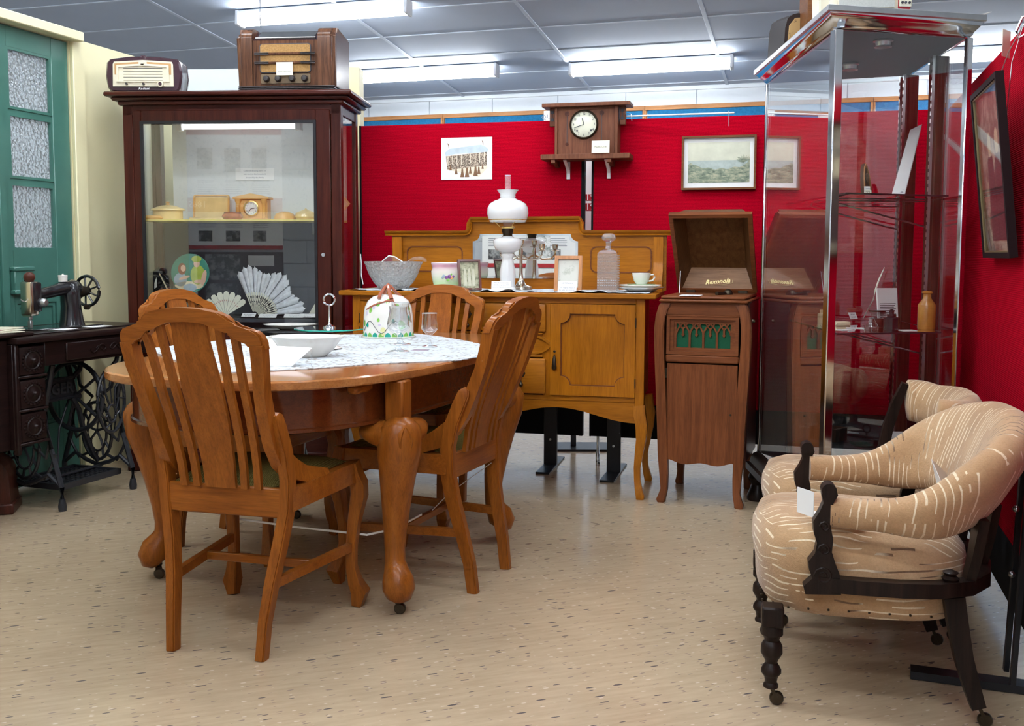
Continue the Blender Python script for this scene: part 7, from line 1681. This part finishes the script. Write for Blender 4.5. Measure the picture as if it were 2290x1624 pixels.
MB().prism([(-.05, 0), (.05, 0), (.045, .03), (-.045, .03)], -.03, .03).build('sole', 'iron', o); MB().tube([(-.035, 0, .03), (-.035, 0, .06), (.035, 0, .06), (.035, 0, .03)], .006, 8).build('handle', 'iron', o)
# things on top of the case
TT = TOPZ + .0705
br = thing('bakelite_radio', 'black bakelite radio with torn tan grille, on far left of display case top', 'radio', Vector((1.165, 4.20, TT)), .35)
P = [(-.105, 0), (.10, 0), (.10, .185), (.02, .185), (.0, .18), (-.01, .165), (-.06, .158), (-.088, .14), (-.10, .10)]
MB().prism(P, -.055, .055).build('case', 'rubber', br, smooth=40)
MT['torncloth'] = sheet_print('torn tan cloth', (.46, .30, .13), (.03, .02, .01), 34, .36); MT['paledial'] = plain('pale green dial', (.42, .46, .34), .3, var=.2)
MB().prism([(-.088, .035), (-.012, .035), (-.012, .148), (-.055, .142), (-.082, .11)], -.058, -.055).build('grille_cloth', 'torncloth', br)
MB().prism(rr(.075, .115, .008, x0=.05, z0=.055), -.060, -.055).build('dial', 'paledial', br); MB().prism(rr(.085, .127, .010, x0=.05, z0=.049), -.0575, -.055).build('dial_surround', 'enamel', br)
for x in (-.06, .05): MB().lathe([(0, .012), (.010, .010), (.011, 0)], (x, -.055, .018), 14, RX).build('knob', 'rubber', br)
wx = thing('wooden_box', 'tall reddish brown wooden box partly hidden on display case top', 'box', Vector((1.155, 4.03, TT)), .0)
MB().bb(0, .028, 0, .12, 0, .40, .003).build('side_board', 'framewood', wx); MB().bb(.028, .17, .05, .12, 0, .36, .003).build('front_board', 'framewood', wx); MB().bb(.028, .045, .03, .05, 0, .36).build('dark_slot', 'enamel', wx); MB().bb(.06, .16, .045, .05, .02, .34).build('fretted_panel', 'palewood', wx)
cs = thing('cream_speaker', 'cream plastic speaker cabinet leaning on display case top', 'speaker', Vector((1.112, 3.74, TT)), 0, None, (-.10, .0, .12))
MB().prism(rr(.19, .20, .018, x0=.095), 0, .05).build('case', 'creamplastic', cs, smooth=40); MB().ring(rr(.19, .20, .018, x0=.095), rr(.172, .182, .012, x0=.095, z0=.009), -.006, 0).build('rim', 'cream', cs)
MB().lathe([(0, .004), (.03, .004), (.034, 0)], (.14, -.001, .09), 24, RX).build('dial', 'steel', cs)
pr_ = thing('portable_radio', 'red and white portable radio with pale mesh grille on display case top', 'radio', Vector((1.075, 3.42, TT)), R(6))
pieces('foot', 'rubber', pr_, [(.02, .04, .02, .05, 0, .016), (.20, .22, .02, .05, 0, .016)])
MB().bb(.0, .235, 0, .07, .014, .12, .01, 2).build('grille_body', 'creamplastic', pr_); MB().bb(.21, .262, -.004, .074, .012, .122, .012, 2).build('end_case', 'posterred', pr_)
MT['mesh'] = plain('pale metal mesh', (.66, .68, .64), .4, .4, bmp=.6, nscale=300)
MB().bb(.008, .20, -.004, .0, .02, .10).build('mesh_grille', 'mesh', pr_); MB().bb(.215, .258, -.008, -.004, .022, .10, .002).build('control_panel', 'cream', pr_)
for x in (.224, .236, .249): MB().lathe([(0, .004), (.004, .004), (.004, 0)], (x, -.008, .035), 10, RX).build('knob', 'ink', pr_)
o = MB().bb(-.05, .05, -.035, .035, 0, .003).build('caption_card', 'white', None, Vector((1.13, 3.98, TT + .012)), (.25, -.2, .4)); tag(o, 'white card propped on left edge of display case top', 'card')
o = thing('open_booklet', 'open white booklet lying at right end of display case top', 'booklet', Vector((1.56, 3.66, TT)), .2)
for s in (0, 1): MB().bar([(0, 0, .003), (.07 * (1 if s else -1), .0, .003 + .035 * s), (.12 * (1 if s else -1), 0, .006 + .045 * s)], .11, .002).build('page', 'white', o)

# ================================================================== ARMCHAIRS (local y = facing direction, x = the chair's own right)
def uvset(o, fn):
    me = o.data; uv = me.uv_layers.new(name='UVMap')
    for poly in me.polygons:
        for li in poly.loop_indices: uv.data[li].uv = fn(me.vertices[me.loops[li].vertex_index].co, poly.normal)
def make_armchair():
    t = thing('armchair', 'x', 'armchair', (0, 0, 0), 0, 'tan velvet tub armchairs')
    # seat
    m = MB(); hw, hl = .248, .248
    L = [(se(hw, hl, 3.2, .045), .226), (se(hw, hl, 3.2, .015), .232), (se(hw, hl, 3.2, .002), .255), (se(hw, hl, 3.2, 0), .30), (se(hw, hl, 3.2, -.004), .35), (se(hw, hl, 3.2, .002), .385), (se(hw, hl, 3.0, .022), .412), (se(hw, hl, 2.8, .055), .428), (se(hw, hl, 2.6, .11), .440), (se(hw, hl, 2.4, .17), .446), (se(hw, hl, 2.2, .225), .448)]
    rings(m, [([(x, y + .018) for x, y in P], z) for P, z in L])
    for v in m.bm.verts:
        if v.co.y > .16 and v.co.z > .3: v.co.y += (v.co.z - .3) * .12; v.co.z -= .0
        if v.co.z > .40: v.co.z += .018 * max(0, v.co.y / .29)
    o = m.build('seat_cushion', 'velvet', t, smooth=75)
    uvset(o, lambda c, n: (c.y, c.x) if n.z > .6 else ((c.x + c.y * .9 + c.z * .35, c.z * 1.0)))
    # tub back and arms: one padded horseshoe
    K = [(-.252, .112, .488, .034, .034, 0), (-.256, .06, .488, .036, .036, 0), (-.262, .0, .489, .038, .038, 3), (-.270, -.06, .492, .048, .040, 10), (-.272, -.12, .508, .070, .042, 20), (-.255, -.185, .540, .100, .045, 26), (-.205, -.245, .570, .122, .047, 27), (-.11, -.285, .588, .132, .049, 25), (0, -.297, .592, .134, .050, 25)]
    K += [(-x, y, z, a, b, c) for x, y, z, a, b, c in reversed(K[:-1])]
    def cr(i, t_):
        p = [K[max(0, min(len(K) - 1, j))] for j in (i - 1, i, i + 1, i + 2)]
        return [.5 * (2 * b + (c - a) * t_ + (2 * a - 5 * b + 4 * c - d) * t_ * t_ + (-a + 3 * b - 3 * c + d) * t_ ** 3) for a, b, c, d in zip(*p)]
    path = [cr(i, j / 4) for i in range(len(K) - 1) for j in range(4)] + [list(K[-1])]
    m = MB(); A = []; s_ = 0; SS = []; n = len(path); NS = 22
    for i, (x, y, z, hh, ht, tl) in enumerate(path):
        a, b = path[max(0, i - 1)], path[min(n - 1, i + 1)]; tg = Vector((b[0] - a[0], b[1] - a[1], 0)).normalized(); out = Vector((-tg.y, tg.x, 0)) * -1
        if out.dot(Vector((x, y - .0, 0))) < 0: out = -out
        th = R(tl); ax = out * math.sin(th) + Vector((0, 0, math.cos(th))); bx = out * math.cos(th) - Vector((0, 0, math.sin(th)))
        if i: s_ += math.hypot(x - path[i - 1][0], y - path[i - 1][1])
        SS.append(s_); ring = []
        for k in range(NS):
            q = 2 * PI * k / NS; ca, sa = math.cos(q), math.sin(q)
            bulge = 1 + .25 * max(0, sa) * (hh - .034) / .09
            ring.append(m.bm.verts.new(Vector((x, y, z)) + ax * (hh * math.copysign(abs(sa) ** .85, sa)) + bx * (ht * math.copysign(abs(ca) ** .9, ca) * bulge)))
        A.append(ring)
    for a, b in zip(A, A[1:]): m._bridge(a, b)
    m.bm.faces.new(A[0]); m.bm.faces.new(list(reversed(A[-1])))
    idx = {v: (i, k) for i, r_ in enumerate(A) for k, v in enumerate(r_)}
    uvl = m.bm.loops.layers.uv.new('UVMap')
    for f in m.bm.faces:
        ks = [idx[l.vert][1] for l in f.loops]; wrap = max(ks) - min(ks) > NS / 2
        for l in f.loops:
            i, k = idx[l.vert]; k2 = k + NS if wrap and k < NS / 2 else k
            l[uvl].uv = (k2 / NS * 2 * PI * (path[i][3] + path[i][4]) / 2, SS[i] * 1.15)
    m.build('padded_back', 'velvet', t, smooth=80)
    # wooden frame
    rail = [(-.262, .135, .322), (-.266, .05, .320), (-.268, -.05, .320), (-.262, -.13, .322), (-.235, -.20, .325), (-.17, -.25, .328), (-.08, -.272, .33), (0, -.278, .33)]
    rail += [(-x, y, z) for x, y, z in reversed(rail[:-1])]
    MB().bar(rail, .034, .034).build('seat_rail', 'arm_wood', t)
    for s in (-1, 1):
        P = [(.085, .300), (.165, .296), (.170, .315), (.150, .335), (.158, .355), (.160, .375), (.146, .395), (.142, .42), (.150, .445), (.152, .47), (.138, .495), (.130, .515), (.134, .535), (.132, .550), (.118, .560), (.104, .553), (.098, .535), (.108, .515), (.108, .490), (.112, .46), (.106, .43), (.108, .40), (.100, .375), (.090, .35), (.085, .33)]
        MX = Matrix(((0, 1, 0, 0), (1, 0, 0, 0), (0, 0, 1, 0), (0, 0, 0, 1)))
        ps = MB().prism(P, s * .262 - .016, s * .262 + .016, MX).build('arm_post', 'arm_wood', t, smooth=40)
        MB().lathe([(0, -.02), (.017, -.02), (.017, .02), (0, .02)], (s * .262, .118, .545), 16, Matrix.Rotation(PI / 2, 4, 'Y')).build('scroll', 'arm_wood', ps)
        for zc, r_ in ((.342, .022), (.405, .014), (.46, .012)):
            MB().tube([(s * .262 + s * .0165, .125 + r_ * (1 - i / 18) * math.cos(i * .7), zc + r_ * (1 - i / 18) * math.sin(i * .7)) for i in range(15)], .0028, 5, up=(1, 0, 0)).build('carved_scroll', 'arm_wood', ps)
        # turned front leg
        lg = MB().box((s * .225, .235, .222), (.052, .052, .05), 0, .004).build('leg', 'arm_wood', t)
        MB().lathe([(0, .198), (.024, .198), (.026, .190), (.026, .176), (.020, .170), (.017, .160), (.021, .156), (.025, .148), (.026, .130), (.022, .122), (.016, .112), (.014, .105), (.020, .096), (.024, .088), (.024, .080), (.019, .074), (.016, .068), (.014, .056), (.018, .050), (.018, .044), (.010, .040), (0, .040)], (s * .225, .235, 0), 24).build('turned_shaft', 'arm_wood', lg, smooth=40)
        # swept rear leg
        lr = MB().bar([(s * .235, -.17, .30), (s * .236, -.18, .24), (s * .240, -.195, .16), (s * .246, -.215, .09), (s * .25, -.230, .045)], .034, .042, (0, 1, 0), [(1, 1.1), (1, 1.05), (.95, .95), (.9, .85), (.8, .75)]).build('leg', 'arm_wood', t)
        for (cx_c, cy_c), par in (((s * .225, .235), lg), ((s * .25, -.232), lr)):
            MB().bar([(cx_c, cy_c, .046), (cx_c, cy_c - .006, .034), (cx_c, cy_c - .014, .018)], .018, .008).build('caster_fork', 'bronze', par)
            MB().lathe([(0, -.008), (.014, -.008), (.017, -.004), (.017, .004), (.014, .008), (0, .008)], (cx_c, cy_c - .014, .017), 18, Matrix.Rotation(PI / 2, 4, 'Y')).build('caster_wheel', 'bronze', par)
        # carved supports below the back
        MB().bar([(s * .225, -.205, .34), (s * .23, -.215, .40), (s * .235, -.225, .49)], .05, .022, (0, 1, 0), [(.7, 1), (.9, 1), (1.2, 1)]).build('back_support', 'arm_wood', t)
        MB().lathe([(0, 0), (.016, 0), (.020, .008), (.012, .014), (.018, .022), (0, .03)], (s * .245, -.16, .338), 14).build('turned_button', 'arm_wood', t)
    for x in (-.10, .10): MB().bar([(x, -.262, .34), (x * 1.1, -.272, .42), (x * 1.15, -.285, .50)], .06, .018, (0, 1, 0), [(.6, 1), (1, 1), (.8, 1)]).build('back_splat', 'arm_wood', t)
    nl = MB()
    for k in range(11): nl.sphere((-.20 + .040 * k, .258, .250), .0035, 6)
    for s in (-1, 1):
        for k in range(9): nl.sphere((s * .243, .20 - .046 * k, .250), .0035, 6)
    nl.build('upholstery_tacks', 'bronze', t, kind='stuff')
    return t
ac = make_armchair()
AC = [((.905, 2.545, 0), R(79), 'worn tan velvet tub armchair nearest the camera, dark carved frame'), ((1.06, 3.07, 0), R(79), 'armless tan velvet easy chair behind the tub armchair, curved padded crest')]
ac.location = AC[0][0]; ac.rotation_euler = (0, 0, AC[0][1]); ac['label'] = AC[0][2]
a2 = thing('easy_chair', AC[1][2], 'chair', AC[1][0], AC[1][1])
for ch in KIDS(ac):
    nm = ch.name.split('.')[0]
    if nm in ('seat_cushion', 'leg', 'upholstery_tacks'): copy_tree(ch, a2)
KP = [(-.215, -.185, 0.620, .066, .045, 12), (-.212, -.225, 0.617, .070, .047, 18), (-.165, -.262, 0.610, .070, .048, 20), (-.09, -.292, 0.613, .074, .048, 20), (0, -.300, 0.615, .075, .048, 20)]
KP += [(-x, y, z, a, b, c) for x, y, z, a, b, c in reversed(KP[:-1])]
cr_ = lambda i, t_: [(.5 * (2 * b + (c - a) * t_ + (2 * a - 5 * b + 4 * c - d) * t_ * t_ + (-a + 3 * b - 3 * c + d) * t_ ** 3)) for a, b, c, d in zip(*[KP[max(0, min(len(KP) - 1, j))] for j in (i - 1, i, i + 1, i + 2)])]
path = [cr_(i, j / 4) for i in range(len(KP) - 1) for j in range(4)] + [list(KP[-1])]
m = MB(); A = []; n = len(path); NS = 20; uvl = m.bm.loops.layers.uv.new('UVMap')
for i, (x, y, z, hh, ht, tl) in enumerate(path):
    a, b = path[max(0, i - 1)], path[min(n - 1, i + 1)]; tg = Vector((b[0] - a[0], b[1] - a[1], 0)).normalized(); out = Vector((tg.y, -tg.x, 0))
    if out.dot(Vector((x, y, 0))) < 0: out = -out
    th = R(tl); ax = out * math.sin(th) + Vector((0, 0, math.cos(th))); bx = out * math.cos(th) - Vector((0, 0, math.sin(th))); k_ = .45 if i in (0, n - 1) else 1
    A.append([m.bm.verts.new(Vector((x, y, z)) + ax * (hh * k_ * math.sin(2 * PI * k / NS)) + bx * (ht * k_ * math.cos(2 * PI * k / NS))) for k in range(NS)])
for a, b in zip(A, A[1:]): m._bridge(a, b)
m.bm.faces.new(A[0]); m.bm.faces.new(list(reversed(A[-1])))
for f in m.bm.faces:
    for l in f.loops: l[uvl].uv = (l.vert.co.z + l.vert.co.y * .6, l.vert.co.x * 1.1 + l.vert.co.y * .8)
m.build('padded_crest', 'velvet', a2, smooth=80)
for s in (-1, 1):
    MB().bar([(s * .225, -.10, .34), (s * .228, -.12, .45), (s * .232, -.135, .53), (s * .230, -.155, .60), (s * .215, -.18, .675 if s > 0 else .62)], .024, .034, (0, 1, 0), [(1, 1), (1, 1), (1, .95), (1, .9), (.8, .6)]).build('back_upright', 'arm_wood', a2)
MB().bar([(-.215, -.235, .535), (-.12, -.285, .530), (0, -.30, .528), (.12, -.285, .530), (.215, -.235, .535)], .03, .03).build('back_rail', 'arm_wood', a2)
for x in (-.12, 0, .12): MB().bar([(x, -.26, .38), (x, -.275, .48), (x, -.29, .53)], .05, .016, (0, 1, 0), [(.6, 1), (1, 1), (.6, 1)]).build('back_splat', 'arm_wood', a2)
MB().bar([(-.24, .05, .33), (-.245, -.10, .33), (-.20, -.22, .33), (0, -.26, .33), (.20, -.22, .33), (.245, -.10, .33), (.24, .05, .33)], .03, .03).build('seat_rail', 'arm_wood', a2)
def acp(k, x, y, z): return Vector(AC[k][0]) + Matrix.Rotation(AC[k][1], 3, 'Z') @ Vector((x, y, z))
def sheetq(nm, lb, P, cat='card'):
    a = P[0]; o = MB(); V = [o.bm.verts.new(v - a) for v in P]; nn = (P[1] - P[0]).cross(P[3] - P[0]).normalized() * .0015; U = [o.bm.verts.new(v - a + nn) for v in P]
    o.bm.faces.new(V); o.bm.faces.new(list(reversed(U)))
    for i in range(4): o.bm.faces.new((V[i], U[i], U[(i + 1) % 4], V[(i + 1) % 4]))
    return tag(o.build(nm, 'white', None, a), lb, cat)
o = thing('folded_card', 'folded white card standing on near armchair seat beside arm post', 'card', acp(0, -.185, .085, .462), R(79) + .1)
MB().bb(-.03, .03, 0, .0015, .0, .062).build('upright_leaf', 'white', o, (.01, .075, .0), (0, 0, .5)); MB().bb(-.02, .04, -.06, .055, 0, .0015).build('flat_leaf', 'white', o, (0, 0, 0), (0, 0, 0))
sheetq('paper_sheet', 'white paper sheet stuck upright between seat and back of near armchair', [acp(0, -.15, -.195, .455), acp(0, -.09, -.175, .455), pt(2115, 1058, 2.53), pt(2082, 1026, 2.56)], 'paper')
sheetq('paper_sheet', 'white paper sheet resting low against back of the farther armchair', [acp(1, -.20, -.06, .452), acp(1, -.13, -.13, .452), acp(1, -.07, -.15, .50), acp(1, -.14, -.08, .50)], 'paper')
sheetq('folded_card', 'white card lying under near arm on seat of the farther armchair', [acp(1, -.17, .13, .460), acp(1, -.17, -.01, .455), acp(1, -.13, -.01, .456), acp(1, -.13, .13, .461)])
